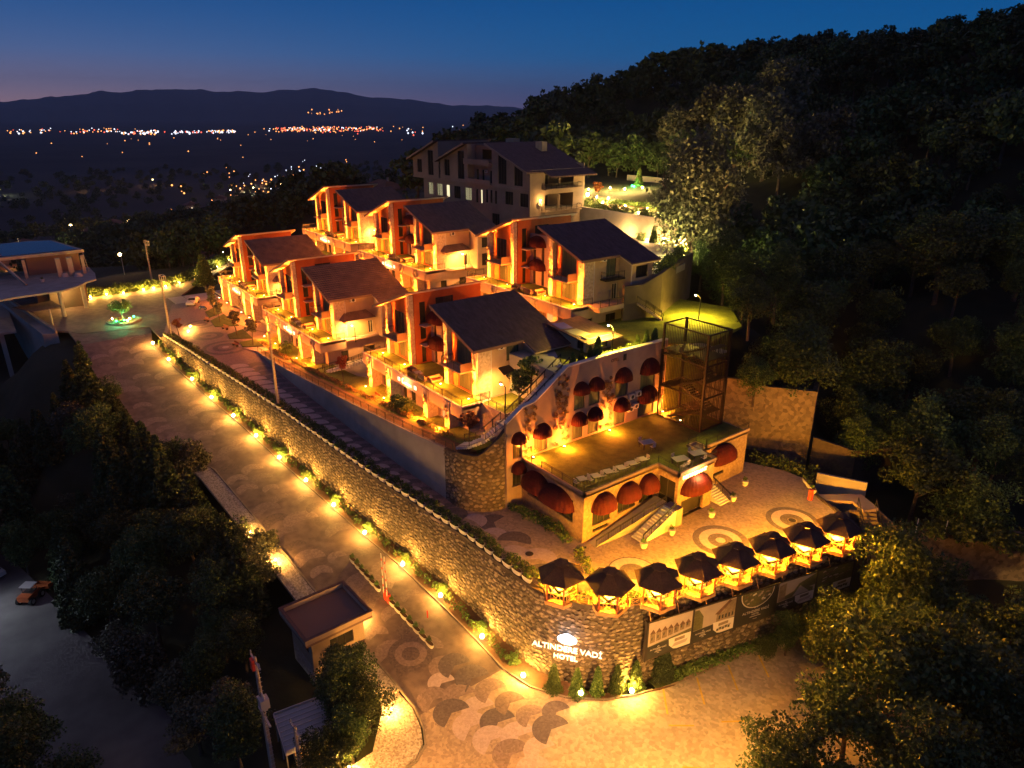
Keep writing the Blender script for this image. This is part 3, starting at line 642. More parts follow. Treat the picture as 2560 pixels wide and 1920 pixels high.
# drive on the level above, held by a high plastered wall
zd = lambda x, y: lerp([(-96, 16.6), (-68, 20.5)], x)
strip('upper_drive', [(-124, 95), (-110, 98), (-100, 97), (-90, 92), (-80, 86), (-66.2, 77)], [(-126, 114.2), (-112, 114.2), (-104, 114.2), (-94, 114.2), (-84, 104), (-70.4, 87)], zd, 'conc', th=1)
strip('drive_bank', [(-124, 95), (-110, 98), (-100, 97), (-90, 92), (-80, 86), (-66.4, 77)], [(-124, 92), (-110, 93), (-100, 92), (-90, 88), (-82, 82), (-69, 76)], lambda x, y: zd(x, y)-.05, 'conc', th=4)
wallrun('high_plaster_wall', [(-66.6, 70), (-65.4, 76.2), (-69.4, 84.4), (-73, 92)], lambda x, y: 13.5, lambda x, y: 20.9 if y > 75 else 19.6, .5, 'oldp', 'high dim plastered wall between the upper lawn and the hedge on the drive', 'retaining wall')
# ---------------------------------------------------------------- villas
AWD = {}
def awning_at(parent, w, d, h, loc, rz, mm='red'):
    k = (w, d, h)
    if k not in AWD:
        AWD[k] = awning(w, d, h).data('awning', mm); pass
    return put('awning', AWD[k], parent, loc, rz)
UPM = None
def uplight(parent, loc, e=150, cone=52, aim=(0, .10, 1), name='uplight', col=(1, .25, .022), r=.08, fill=None):
    global UPM
    if UPM is None:
        m = MB(); m.lathe([(.10, 0), (.13, .02), (.13, .16), (.15, .17)], n=8); u1 = m.data('uplight', 'metal'); m = MB(); m.lathe([(.11, .172), (.11, .19)], n=8); u2 = m.data('lens', 'bulb'); UPM = (u1, u2)
    o = put(name, UPM[0], parent, loc); put('lens', UPM[1], o); light(o, (0, 0, .26), e*.30, col, 'SPOT', r, aim, cone, .7)
    if fill: light(o, fill[1], fill[0], (1, .25, .018), r=.15)  # added bare fill light off the fitting, washes nearby wall and floor
    return o
def ac_unit(parent, fc, ox, oy, u, z):
    m = MB(); m.obox(fc, ox, oy, u-.42, u+.42, .08, .42, z, z+.62); a = m.build('air_conditioner', 'ac', parent)
    m = MB()
    for k in range(12):
        t0, t1 = 2*PI*k/12, 2*PI*(k+1)/12
        pts = [(u+.02, z+.31), (u+.02+.24*math.cos(t0), z+.31+.24*math.sin(t0)), (u+.02+.24*math.cos(t1), z+.31+.24*math.sin(t1))]
        if fc == 'E': m.add([(ox+.425, oy+p, q) for p, q in pts], [(0, 1, 2)])
        else: m.add([(ox+p, oy-.425, q) for p, q in pts], [(0, 1, 2)])
    m.build('fan', 'frame', a); m = MB(); m.obox(fc, ox, oy, u-.3, u-.25, .0, .4, z-.06, z); m.obox(fc, ox, oy, u+.25, u+.3, .0, .4, z-.06, z); m.build('bracket', 'metal', a)
rl = lambda x: 6.62+(x+.1)*.376
rr = lambda x: 9.78-(x-15.6)*.373
def slab(poly, zf, t0, t1):
    return MB().prism(tri_ccw(poly), lambda x, y: zf(x)-t1, lambda x, y: zf(x)-t0)
def villa(X0, Y0, Z0, s, label, tiles=False, awn=True, side='plain', lowz=-4.4):
    V = empty('villa', (X0, Y0, Z0), 0, label, 'villa', 'terraced hillside villas', s)
    B = lambda: MB()
    # terrace slab with deep fascia
    m = B(); m.box(0, .3, -.3, 25.2, 14, 0); m.box(0, 0, -1.4, 25.2, .3, .12); m.box(24.9, .3, -1.4, 25.2, 4.2, .12); m.box(0, .3, -1.4, .3, 4.2, .12); m.build('terrace_slab', 'mauve', V)
    m = B(); m.box(-.06, -.06, .12, 25.26, .32, .20); m.box(24.88, .32, .12, 25.26, 4.2, .20); m.build('coping', 'white', V)
    m = B(); m.box(.34, .36, .003, 24.86, 3.4, .05); m.box(8.95, 3.4, .003, 17.0, 5.95, .05); m.build('terrace_turf', 'turf', V)
    # lower storey
    m = B(); holes = [(1.9, 5.4, lowz+.3, -1.75), (7.8, 8.8, lowz, -1.7), (9.9, 11.1, lowz, -1.7), (13.4, 14.4, lowz, -1.7), (17.5, 20.3, lowz+.5, -1.7)]
    wallholes(m, 'S', 1, 1.4, 23.4, lowz, -1.38, holes); wallholes(m, 'E', 24.4, 1.4, 12.6, lowz, -.31, [(2.2, 3.4, lowz, -2), (6, 8, -3.4, -1.9)]); wallholes(m, 'W', 1, 1.4, 12.6, lowz, -.31, [])
    m.build('wall', 'mauve', V)
    for i, h in enumerate(holes): window(V, 'S', 1, 1.4, *h, ncol=4 if h[1]-h[0] > 2 else 1, pm='glass', curtain=('curw' if i == 4 else 'curt') if h[1]-h[0] > 2 else None, name='window' if h[1]-h[0] > 2 else 'door')
    window(V, 'E', 24.4, 1.4, 2.2, 3.4, lowz, -2, 1, name='door'); window(V, 'E', 24.4, 1.4, 6, 8, -3.4, -1.9, 2)
    for x in (2.2, 7.6, 17.2, 22.2):
        B().box(x-.5, -.14, lowz-.4, x+.5, 1.38, -.02).build('pillar', 'clad', V); uplight(V, (x, -.95, lowz+.12), 17000, 36, (0, .25, 1), fill=(330, (0, -.35, 1.2)))
    # fascia sign: lit square, script word, lit square
    B().box(10.2, -.08, -.95, 10.75, -.01, -.45).build('sign_panel', 'signw', V); B().box(14.4, -.08, -.95, 14.95, -.01, -.45).build('sign_panel', 'signw', V)
    m = B(); pts = [(11.75, -.35), (11.55, -.3), (11.4, -.5), (11.4, -.8), (11.6, -.95), (11.9, -.88)] 
    for a, b in zip(pts, pts[1:]): m.bar((a[0], -.06, a[1]), (b[0], -.06, b[1]), .10)
    zz = [(11.95+.16*k, -.93 if k % 2 else -.66) for k in range(12)]
    for a, b in zip(zz, zz[1:]): m.bar((a[0], -.06, a[1]), (b[0], -.06, b[1]), .085)
    m.build('sign_script', 'signo', V); light(V, (12.6, -.55, -.7), 60, (1, .5, .15), r=.3)
    # left wing
    def brk(f, l): f.brk = l; return f
    LH = [(1.5, 4.1, 3.25, 6.55), (2.2, 4.5, .12, 2.55)]
    m = B(); wallholes(m, 'S', 1.9, 3.6, 7.0, 0, brk(lambda u: rl(1.9+u)-.3, []), LH); m.build('wall', 'orange', V)
    EH = [(.9, 1.7, .06, 2.5), (.8, 1.7, 3.4, 5.3), (.8, 1.7, 5.6, 8.5), (3.3, 6.1, 7.35, 8.75)]
    m = B(); wallholes(m, 'E', 8.9, 3.6, 10.6, 0, rl(8.9)-.3, EH); m.build('wall', 'orange', V)
    m = B(); wallholes(m, 'W', 1.9, 3.6, 10.6, 0, rl(1.9)-.3, []); wallholes(m, 'N', 1.9, 14.2, 7.0, 0, brk(lambda u: rl(1.9+u)-.3, []), []); m.build('wall', 'cream', V)
    for h in LH: window(V, 'S', 1.9, 3.6, *h, ncol=3, curtain='curt' if h[2] < 1 else None)
    for h in EH: window(V, 'E', 8.9, 3.6, *h, ncol=1 if h[1]-h[0] < 1.5 else 2, name='door' if h[2] < .1 else 'window', fm='orange' if h[2] < .1 else 'frame')
    B().box(8.9, 4.2, 5.4, 10.3, 6.0, 5.5).build('ledge', 'soffit', V); B().box(8.9, 4.2, 2.72, 10.3, 6.0, 2.82).build('ledge', 'soffit', V)
    # right wing, stepping out at the back
    RH = [(1.9, 5.0, 3.25, 7.3), (2.0, 5.0, .12, 2.55)]
    m = B(); wallholes(m, 'S', 17.1, 3.6, 7.1, 0, brk(lambda u: rr(17.1+u)-.3, []), RH); m.build('wall', 'orange', V)
    sh = {'green': [(3.6, 5.5, 4.0, 6.3)], 'plain': [], 'tile': [(5.0, 5.8, .05, 2.1)], 'deep': [(3.7, 5.6, 3.4, 6.3), (5.0, 6.0, .06, 2.3)]}[side]
    m = B(); wallholes(m, 'E', 24.2, 3.6, 6.2, -.3, rr(24.2)-.3, sh); wallholes(m, 'S', 24.2, 9.8, 2.3, -.3, brk(lambda u: rr(24.2+u)-.3, []), []); wallholes(m, 'E', 26.5, 9.8, 4.4, -.3, rr(26.5)-.3, [(1, 3, .1, 2.2), (1, 3.4, 3.2, 4.9)]); m.build('wall', 'cream', V)
    window(V, 'E', 26.5, 9.8, 1, 3, .1, 2.2, 2, name='door'); window(V, 'E', 26.5, 9.8, 1, 3.4, 3.2, 4.9, 2)
    m = B(); wallholes(m, 'W', 17.1, 3.6, 10.6, 0, rr(17.1)-.3, []); wallholes(m, 'N', 17.1, 14.2, 9.4, 0, brk(lambda u: rr(17.1+u)-.3, []), []); m.build('wall', 'orange', V)
    for i, h in enumerate(RH): window(V, 'S', 17.1, 3.6, *h, ncol=4, curtain='curt')
    for h in sh: window(V, 'E', 24.2, 3.6, *h, ncol=2, pm='glass', curtain='curt' if h[3] > 3 else None, fm='frame' if h[3] > 3 else 'wframe')
    # recessed middle
    MH = [(.7, 1.4, .06, 2.4), (2.7, 3.4, .06, 2.4), (.7, 1.4, 3.4, 5.9), (2.7, 3.4, 3.4, 5.9), (5.4, 6.6, .06, 2.4)]
    m = B(); wallholes(m, 'S', 8.9, 6.0, 8.2, 0, 7.7, MH); m.box(8.92, 6.3, 6.9, 17.08, 14, 7.1); m.build('wall', 'mauve', V)
    for h in MH: window(V, 'S', 8.9, 6.0, *h, ncol=1, name='door' if h[2] < .1 else 'window')
    if awn:
        awning_at(V, 3.7, 1.25, 1.35, (10.9, 5.96, 6.2), 0); awning_at(V, 3.7, 1.25, 1.35, (10.9, 5.96, 2.7), 0)
    # clad pillars of the upper facade
    for x, z in ((2.2, rl(2.2)), (8.35, rl(8.35)), (17.4, rr(17.4)), (23.6, rr(23.6))):
        wide = .42 if x > 10 else .38
        B().box(x-wide, 2.95, 0, x+wide, 3.58, z-.32).build('pillar', 'clad', V)
        uplight(V, (x, 2.05, .06), 30000, 30, (0, .19, 1), fill=(420, (0, -.3, 1.0)))
    B().box(24.02, 3.0, 0, 24.26, 4.9, rr(24.2)-.34).build('corner_cladding', 'clad', V)
    # roofs
    tm = 'roofb' if tiles else 'roofd'
    lp = [(-.25, 2.15), (9.3, 2.15), (9.3, 15.2), (-.25, 15.2)]; rp = [(15.4, 2.15), (24.75, 2.15), (24.75, 9.3), (27.1, 9.3), (27.1, 15.2), (15.4, 15.2)]
    for poly, zf in ((lp, rl), (rp, rr)):
        ro = slab(poly, zf, 0, .1).build('roof', tm, V)
        q = [(x+(.05 if x < 12 and x < 0 or 15 < x < 16 else -.05), y+(.05 if y < 3 else (-.05 if y > 15 else 0))) for x, y in poly]
        slab(q, zf, .1, .3).build('soffit', 'soffit', ro)
        t = MB()
        xa, xb, yb = (-.3, 9.35, 0) if poly is lp else (15.35, 24.8, 0)
        t.hull8([(xa, 2.08, zf(xa)-.32), (xb, 2.08, zf(xb)-.32), (xb, 2.15, zf(xb)-.32), (xa, 2.15, zf(xa)-.32)], [(xa, 2.08, zf(xa)+.04), (xb, 2.08, zf(xb)+.04), (xb, 2.15, zf(xb)+.04), (xa, 2.15, zf(xa)+.04)])
        if poly is rp: t.box(24.752, 2.15, rr(24.75)-.32, 24.81, 9.3, rr(24.75)+.03)
        t.build('fascia_board', 'trim', ro)
        T = MB(); sg = .52 if tiles else .5; dirn = 1 if poly is rp else -1
        x0, x1 = (poly[0][0], 9.25) if poly is lp else (15.4, 27.1); n = int((x1-x0)/sg)
        for i in range(n):
            a = x0+(x1-x0)*i/n; b = x0+(x1-x0)*(i+1)/n; lift = .10 if tiles else .03
            ya = 2.15 if (poly is lp or b < 24.76) else 9.3
            if tiles:
                m_ = int((15.2-ya)/.36)
                for j in range(m_):
                    c = ya+(15.2-ya)*j/m_; d = ya+(15.2-ya)*(j+.93)/m_; k = random.uniform(0, .012)
                    hi, lw = (a, b) if dirn > 0 else (b, a)
                    T.add([(hi, c, zf(hi)+.004), (lw, c, zf(lw)+lift+k), (lw, d, zf(lw)+lift+k), (hi, d, zf(hi)+.004), (lw, c, zf(lw)), (lw, d, zf(lw))], [(0, 1, 2, 3), (1, 4, 5, 2), (0, 4, 1), (3, 2, 5)] if dirn > 0 else [(0, 3, 2, 1), (1, 2, 5, 4), (0, 1, 4), (3, 5, 2)])
            else:
                hi, lw = (a, b) if dirn > 0 else (b, a); T.add([(hi, ya, zf(hi)+.003), (lw, ya, zf(lw)+lift), (lw, 15.2, zf(lw)+lift), (hi, 15.2, zf(hi)+.003), (lw, ya, zf(lw)), (lw, 15.2, zf(lw))], [(0, 1, 2, 3), (1, 4, 5, 2)] if dirn > 0 else [(0, 3, 2, 1), (1, 2, 5, 4)])
        tag(T.build('roof_tile', tm, ro), kind='stuff')
    # balconies
    for x0, x1 in ((3.0, 7.1), (18.2, 22.4)):
        b = B().box(x0, 1.75, 2.95, x1, 3.58, 3.15).build('balcony', 'cream', V)
        m = B(); railing(m, [(x0+.06, 3.5, 3.15), (x0+.06, 1.82, 3.15), (x1-.06, 1.82, 3.15)], 1.05, 1.2, .03); m.build('railing', 'metal', b)
        B().box(x1-.1, 1.86, 3.2, x1-.04, 3.5, 4.15).build('side_panel', 'trim', b)
    # terrace railing
    m = B(); railing(m, [(.15, 3.4, .2), (.15, .15, .2), (25.05, .15, .2), (25.05, 4.1, .2)], .95, 2.1, .035, (1., .84)); m.build('terrace_railing', 'metal', V)
    if side in ('green', 'plain', 'tile', 'deep'): ac_unit(V, 'E', 24.2, 3.6, 2.6 if side != 'deep' else 2.9, 5.75 if side != 'tile' else 5.5)
    if side == 'green':
        m = B(); m.hull8([(24.2, 6.0, 3.3), (25.7, 5.7, 2.95), (25.7, 10.0, 2.95), (24.2, 9.8, 3.3)], [(24.2, 6.0, 3.45), (25.7, 5.7, 3.06), (25.7, 10.0, 3.06), (24.2, 9.8, 3.45)]); m.build('canopy', 'frame', V)
    if side == 'tile':
        m = B(); m.add([(24.2, 4.6, 3.9), (24.2, 8.4, 3.9), (25.9, 9.2, 3.0), (25.9, 3.8, 3.0), (24.2, 3.8, 3.0), (24.2, 9.2, 3.0)], [(0, 3, 2, 1), (0, 4, 3), (1, 2, 5), (3, 4, 5, 2)])
        for k in range(7):
            t = k/7; m.hull8([(24.2+1.7*t, 4.6-.8*t, 3.9-.9*t), (24.2+1.7*t+.06, 4.6-.8*t, 3.9-.9*t), (24.2+1.7*t+.06, 8.4+.8*t, 3.9-.9*t), (24.2+1.7*t, 8.4+.8*t, 3.9-.9*t)], [(24.2+1.7*t, 4.6-.8*t, 3.96-.9*t), (24.2+1.7*t+.06, 4.6-.8*t, 3.96-.9*t), (24.2+1.7*t+.06, 8.4+.8*t, 3.96-.9*t), (24.2+1.7*t, 8.4+.8*t, 3.96-.9*t)])
        m.build('canopy', 'roofb', V); B().box(24.2, 4.2, 2.55, 25.7, 8.8, 2.98).build('canopy_box', 'cream', V)
    if side == 'deep':
        m = B(); m.box(24.2, 6.2, 3.1, 25.5, 9.8, 3.3); b = m.build('balcony', 'frame', V); m = B(); railing(m, [(24.3, 6.3, 3.3), (25.4, 6.3, 3.3), (25.4, 9.7, 3.3)], 1, 1.2, .03); m.build('railing', 'metal', b)
    m = B(); m.tube([(24.26, 4.95, -.2), (24.26, 4.95, rr(24.2)-.35)], .05, 6); m.tube([(26.56, 9.9, -.2), (26.56, 9.9, rr(26.5)-.3)], .05, 6); m.build('downpipe', 'wframe', V)
    return V
VL = [
 (-162.2, 41.9, 7.9, 1.0, 'lower-row villa farthest left with brown tiled roof, next to the roundabout road', True, False, 'tile'),
 (-129.7, 40.5, 7.6, 1.047, 'lower-row villa with brown tiled roof, in the middle of its row', True, False, 'tile'),
 (-89.6, 41.3, 9.7, 1.014, 'nearest villa with dark roof and green-curtained side window above the lane', False, True, 'green'),
 (-94.0, 62.2, 17.0, 1.0, 'upper-row villa at the right end, dark roof, two red dome awnings fully in view', False, True, 'deep'),
 (-128.4, 59.8, 16.6, 1.009, 'upper-row middle villa with dark roof, in front of the apartment block', False, True, 'tile'),
 (-161.9, 62.0, 16.4, 1.014, 'upper-row villa farthest back on the left under a dark roof', False, False, 'plain')]
VILLAS = [villa(*v) for v in VL]
vw = lambda i, x, y, z: (VL[i][0]+x*VL[i][3], VL[i][1]+y*VL[i][3], VL[i][2]+z*VL[i][3])
# ---------------------------------------------------------------- apartment block
A = empty('apartment_block', (-174.5, 99.3, 0), 0, 'large pale apartment block with saw-tooth gables behind the villas', 'apartment building')
def ra(x): # eave / ridge profile of the gabled front
    for a, b, za, zb in ((0, 12.9, 30.7, 35.1), (13.7, 26.2, 30.7, 35.1), (35.4, 48.3, 35.1, 30.6), (48.3, 52.3, 30.6, 29.3)):
        if a <= x <= b: return za+(zb-za)*(x-a)/(b-a)
    return 33.5
m = MB()
upH = [(2.2, 4.6, 26.9, 30.2), (7.7, 10.4, 26.5, 32.6)]
wallholes(m, 'S', 0, 0, 12.9, 26, lambda u: ra(u)-.25, upH)
upB = [(2.0, 4.5, 26.9, 30.8), (8.2, 11, 26.5, 33.0)]
wallholes(m, 'S', 13.7, 0, 12.5, 26, lambda u: ra(13.7+u)-.25, upB)
upC = [(2.4, 5.6, 26.5, 33.0), (8.4, 11.5, 26.5, 30.9)]
wallholes(m, 'S', 36.2, 0, 14.1, 26, lambda u: max(ra(36.2+u)-.25, 29.9), upC)
wallholes(m, 'S', 12.9, 1.2, .8, 26, 30.8, []); wallholes(m, 'E', 12.9, 0, 16, 30, 34.9, []); wallholes(m, 'E', 26.2, 0, 16, 26, 34.9, []); wallholes(m, 'W', 36.2, .3, 16, 26, 34.2, [])
loH = [(2.3, 4.7, 21.6, 24.6), (6.6, 9.3, 21.6, 24.6), (11.1, 12.7, 21.6, 24.6), (14.8, 17.7, 21.6, 24.6), (19.7, 22.6, 21.6, 24.6), (24.5, 25.4, 21.4, 24.6), (26.4, 27.2, 21.4, 24.6), (28.6, 29.4, 21.8, 24.8), (30.4, 31.2, 21.8, 24.8), (32.2, 33.0, 21.8, 24.8), (36.2, 39.2, 22.1, 25.0), (41.7, 44.7, 22.1, 25.0), (31, 34, 16.2, 19.6)]
wallholes(m, 'S', 4.6, .35, 45.7, 14, 25.5, loH); wallholes(m, 'W', 0, 0, 16, 26, 30.5, []); wallholes(m, 'W', 4.6, .35, 15, 14, 26, [])
wallholes(m, 'E', 50.3, 0, 16, 14, 30.1, [(4.2, 12.6, 26.4, 28.9), (4.2, 12.6, 21.6, 24.8)]); wallholes(m, 'N', 0, 16, 50.3, 14, 31, [])
m.box(-.1, -.15, 25.5, 50.45, .6, 26); m.box(.3, .7, 25.5, 50, 15.8, 25.9)
m.build('wall', 'aptw', A)
MB().box(42, 4.2, 21.6, 49.9, 12.6, 21.62).build('balcony_floor', 'conc', A)
m = MB(); wallholes(m, 'S', 26.4, 2.2, 9.8, 30.6, 34.4, [(3, 7, 31.4, 33.6)], .2); m.build('timber_wall', 'trim', A)
m = MB(); wallholes(m, 'S', 26.4, 1.8, 9.8, 26, 30.4, [(1.0, 1.9, 26.1, 29), (3.4, 4.2, 26.1, 29), (6.6, 7.4, 26.1, 29), (8.2, 9, 26.1, 29)], .2); m.build('wall', 'aptw', A)
for h in ((1.0, 1.9, 26.1, 29), (3.4, 4.2, 26.1, 29), (6.6, 7.4, 26.1, 29), (8.2, 9, 26.1, 29)): window(A, 'S', 26.4, 1.8, *h, 1, 1, 'glass', rec=.1)
b = MB().box(25.9, -1.0, 30.2, 36.3, 2.2, 30.5).build('balcony', 'aptw', A); MB().box(25.9, -1.05, 30.5, 36.3, -.93, 31.5).build('parapet', 'aptw', b)
b = MB().box(25.9, -.6, 25.8, 36.2, .5, 26.02).build('balcony', 'aptw', A); MB().box(25.9, -.65, 26.02, 36.2, -.55, 27.0).build('parapet', 'aptw', b)
for h in upH: window(A, 'S', 0, 0, *h, 2, 1, 'glass')
for h in upB: window(A, 'S', 13.7, 0, *h, 2, 1, 'glass')
for h in upC: window(A, 'S', 36.2, 0, *h, 3, 1, 'glass')
for i, h in enumerate(loH): window(A, 'S', 4.6, .35, *h, 3 if h[1]-h[0] > 2 else 1, 1, 'lit' if i in (0, 1, 2, 4, 6) else 'glass', curtain='curt' if i in (0, 1, 4) else None)
for z in (26.4, 21.6):
    b = MB().box(50.3, 3.2, z-.55, 51.9, 14, z-.3).build('balcony', 'aptw', A); m = MB(); railing(m, [(50.4, 3.3, z-.3), (51.8, 3.3, z-.3), (51.8, 13.9, z-.3), (50.4, 13.9, z-.3)], 1.05, 1.5, .04); m.build('railing', 'metal', b)
    MB().box(45, 4.2, z, 45.2, 12.6, z+3.2).build('wall', 'aptw', A); MB().box(45.25, 7.5, z, 45.3, 9.2, z+2.3).build('door', 'frame', A)
    MB().box(49.8, 8.3, z-.3, 50.28, 8.7, z+2.9).build('column', 'aptw', A)
ac_unit(A, 'E', 50.3, 0, 2.6, 22.6); ac_unit(A, 'S', 26.4, 1.8, 5.4, 28.4)
for poly, lo_ in (([(-1.2, -1.3), (12.9, -1.3), (12.9, 16.8), (-1.2, 16.8)], (-.4, 35.1-30.7, 12.9, 30.7, 0)), ([(12.6, -1.3), (26.3, -1.3), (26.3, 16.8), (12.6, 16.8)], None)):
    x_lo = 0 if poly[0][0] < 0 else 13.7; zf = lambda x, y, x_lo=x_lo: 30.7+(x-x_lo)*4.4/12.7
    MB().prism(poly, lambda x, y: zf(x, y)-.3, zf).build('roof', 'roofd', A)
    MB().prism([(poly[0][0], -1.4), (poly[1][0], -1.4), (poly[1][0], -1.31), (poly[0][0], -1.31)], lambda x, y: zf(x, y)-.4, lambda x, y: zf(x, y)+.05).build('verge_board', 'aptw', A)
zf = lambda x, y: 35.15-(x-35.4)*4.5/12.9
MB().prism([(35.1, -1.3), (50.9, -1.3), (50.9, 3.4), (53.4, 3.4), (53.4, 17), (35.1, 17)], lambda x, y: zf(x, y)-.3, zf).build('roof', 'roofd', A)
MB().prism([(35.1, -1.4), (50.9, -1.4), (50.9, -1.31), (35.1, -1.31)], lambda x, y: zf(x, y)-.4, lambda x, y: zf(x, y)+.05).build('verge_board', 'aptw', A)
MB().box(26.3, 2.4, 34.3, 35.2, 16.5, 34.5).build('roof', 'roofd', A)
MB().box(29.5, 9, 34.5, 32.5, 11, 35.9).build('roof_hatch', 'cream', A); MB().box(38.5, 11, 33.3, 41, 12.4, 35.4).build('chimney', 'cream', A)
light(A, (51.3, 2.9, 23.6), 90, (1, .55, .15)); MB().box(50.32, 2.8, 23.5, 50.5, 3.0, 23.8).build('wall_lamp', 'bulb', A)
light(A, (52.4, 15.5, 24.2), 500, (1, .6, .2), r=.2); MB().box(51.9, 15.2, 24, 52.3, 15.6, 24.6).build('wall_lamp', 'bulbw', A)
# ---------------------------------------------------------------- restaurant with its tall arched wall
Rb = empty('restaurant_building', (-56, 44, 0), 0, 'restaurant with red dome awnings and roof terrace beside the plaza', 'restaurant')
# tall rear wall, local y = Y-44
HW = [(-1.35, -.05, 2.5, 5.2), (-1.35, -.05, 5.9, 8.8), (1.7, 3.7, 5.75, 8.6), (7.4, 9.2, 5.75, 8.6), (9.9, 11.7, 5.75, 8.6), (14.3, 16.3, 5.75, 8.6), (18.5, 21.4, 5.75, 8.6), (7.6, 9.3, 9.5, 12.4), (9.9, 11.7, 9.5, 12.4), (14.2, 16.4, 9.4, 12.4), (18.6, 21.3, 9.3, 12.4)]
def topw(u):
    y = u-2.2
    return lerp([(-2.3, 10.4), (0, 11.8), (1.8, 12.1), (3.2, 13.0), (6.4, 15.15), (14, 15.25), (24, 15.2)], y)
topw.brk = [2.2, 4.0, 5.4, 8.6, 16.2]
m = MB(); wallholes(m, 'E', 0, -2.2, 25.4, -.4, topw, [(a+2.2, b+2.2, c, d) for a, b, c, d in HW], .45); m.build('wall', 'aw2', Rb)
m = MB(); ys = [-2.2, 0, 1.8, 3.2, 6.4, 14, 23.2]
for a, b in zip(ys, ys[1:]):
    za, zb = topw(a+2.2), topw(b+2.2); m.hull8([(-.5, a, za), (.08, a, za), (.08, b, zb), (-.5, b, zb)], [(-.5, a, za+.16), (.08, a, za+.16), (.08, b, zb+.16), (-.5, b, zb+.16)])
m.build('coping', 'white', Rb)
for a, b, c, d in HW: window(Rb, 'E', 0, 0, a, b, c, d, 2, 1, 'glass', curtain='curt' if b-a > 1.4 else None, rec=.2)
for a, b, c, d in HW:
    w = (b-a)+.45; awning_at(Rb, round(w, 2), 1.1, round(w*.52, 2), (.02, (a+b)/2, d-.55), PI/2)
for z, y in ((9.35, 17.1), (9.5, 18.2), (7.7, 17.0), (7.9, 17.9)): ac_unit(Rb, 'E', 0, 0, y-.15, z-.55)
MB().box(.02, 15.3, 14.1, .06, 15.8, 14.9).build('wall_plate', 'frame', Rb)
text('OTEL', .55, (.06, 13.9, 14.3), (PI/2, 0, PI/2), 'ink', .015, 'wall_lettering', Rb)
# dining block
def facade(fc, ox, oy, L, holes, z0=-.2, zt=5.6, mm='clad'):
    wallholes(m, fc, ox, oy, L, z0, zt, holes, .35)
m = MB(); m.mi = 0
sH = [(1.0, 8.6, 1.7, 4.3)]; facade('S', 0, 0, 10.2, sH)
eH = [(1.3, 4.0, 1.5, 4.3), (5.0, 7.8, 1.7, 4.3), (8.3, 10.6, 1.7, 4.3), (1.4, 3.7, .7, 1.1)]; facade('E', 10.2, 0, 11, eH)
facade('S', 10.2, 11, 3.0, [(.3, 2.6, 0.2, 4.6)]); bH = [(.8, 4.6, 2.9, 4.3), (.8, 4.6, 0, 2.15)]; facade('E', 13.2, 11, 6, bH); facade('N', 10.2, 17, 3.0, [])
rH = [(1.2, 5.6, 2.6, 4.4), (1.8, 4.6, 1.2, 1.65)]; facade('E', 10.7, 18, 8.6, rH); facade('N', 0, 26.6, 10.7, []); m.build('wall', 'clad2', Rb)
window(Rb, 'S', 0, 0, *sH[0], 5, 1); 
for h in eH[:3]: window(Rb, 'E', 10.2, 0, *h, 3, 1)
window(Rb, 'E', 10.2, 0, *eH[3], 2, 1); window(Rb, 'S', 10.2, 11, .3, 2.6, .2, 4.6, 2, 2); window(Rb, 'E', 13.2, 11, *bH[0], 2, 1, curtain='curt'); window(Rb, 'E', 13.2, 11, *bH[1], 1, 1, 'frame', name='garage_door', rec=.5)
window(Rb, 'E', 10.7, 18, *rH[0], 2, 1); window(Rb, 'E', 10.7, 18, *rH[1], 1, 1)
awning_at(Rb, 4.3, 1.5, 1.7, (2.9, -.03, 3.5), 0); awning_at(Rb, 5.2, 1.5, 1.7, (6.3, -.05, 3.3), 0)
for y, w in ((2.65, 3.2), (6.3, 3.3), (9.4, 2.8)): awning_at(Rb, w, 1.3, 1.6, (10.23, y, 3.5), PI/2)
awning_at(Rb, 4.6, 1.5, 1.6, (13.23, 13.7, 3.4), PI/2); awning_at(Rb, 5.2, 1.4, 1.7, (10.73, 21.4, 3.6), PI/2)
m = MB(); m.prism(tri_ccw([(-.02, 0), (10.2, 0), (10.2, 11), (13.2, 11), (13.2, 17.2), (10.7, 17.2), (10.7, 26.6), (-.02, 26.6)]), 5.3, 5.62)
m.build('roof_slab', 'aw2', Rb)
pr_ = [(0, 0), (10.2, 0), (10.2, 11), (13.2, 11), (13.2, 17.2), (9.2, 17.2), (9.2, 18.6), (10.7, 18.6), (10.7, 26.6)]
m = MB()
for a, b in zip(pr_, pr_[1:]):
    x0, x1 = sorted((a[0], b[0])); y0, y1 = sorted((a[1], b[1]))
    m.box(x0-.12, y0-.12, 5.62, x1+.12, y1+.12, 5.95)
m.build('parapet', 'aw2', Rb)
MB().prism(tri_ccw([(.1, .2), (9.95, .2), (9.95, 11.2), (12.9, 11.2), (12.9, 17.0), (9, 17.0), (9, 18.8), (10.4, 18.8), (10.4, 26.3), (.1, 26.3)]), 5.62, 5.68).build('terrace_turf', 'turf', Rb)
m = MB(); railing(m, [(x, y, 5.95) for x, y in pr_], .85, 1.8, .03, (1., .8)); m.build('terrace_railing', 'metal', Rb)
for y in (1.0, 5.6, 12.9, 22.4): uplight(Rb, (.75, y, 5.7), 5000, 50, (-.13, 0, 1), r=.1, fill=(420, (.5, 0, .7)))
uplight(Rb, (4, 22.0, 5.7), 250, 80, (.1, 0, 1))
# lit roof sign
text('RESTAURANT', .62, (13.42, 13.4, 5.05), (PI/2, 0, PI/2), 'signo', .05, 'sign_lettering', Rb, spacing=1.05); MB().box(13.22, 11.2, 4.98, 13.3, 15.6, 5.62).build('sign_board', 'bbwall', Rb)
light(Rb, (14.1, 13.5, 5.2), 180, (1, .5, .15), r=.4)
text('OTOPARK', .36, (13.24, 13.6, 2.35), (PI/2, 0, PI/2), 'ink', .015, 'garage_lettering', Rb)
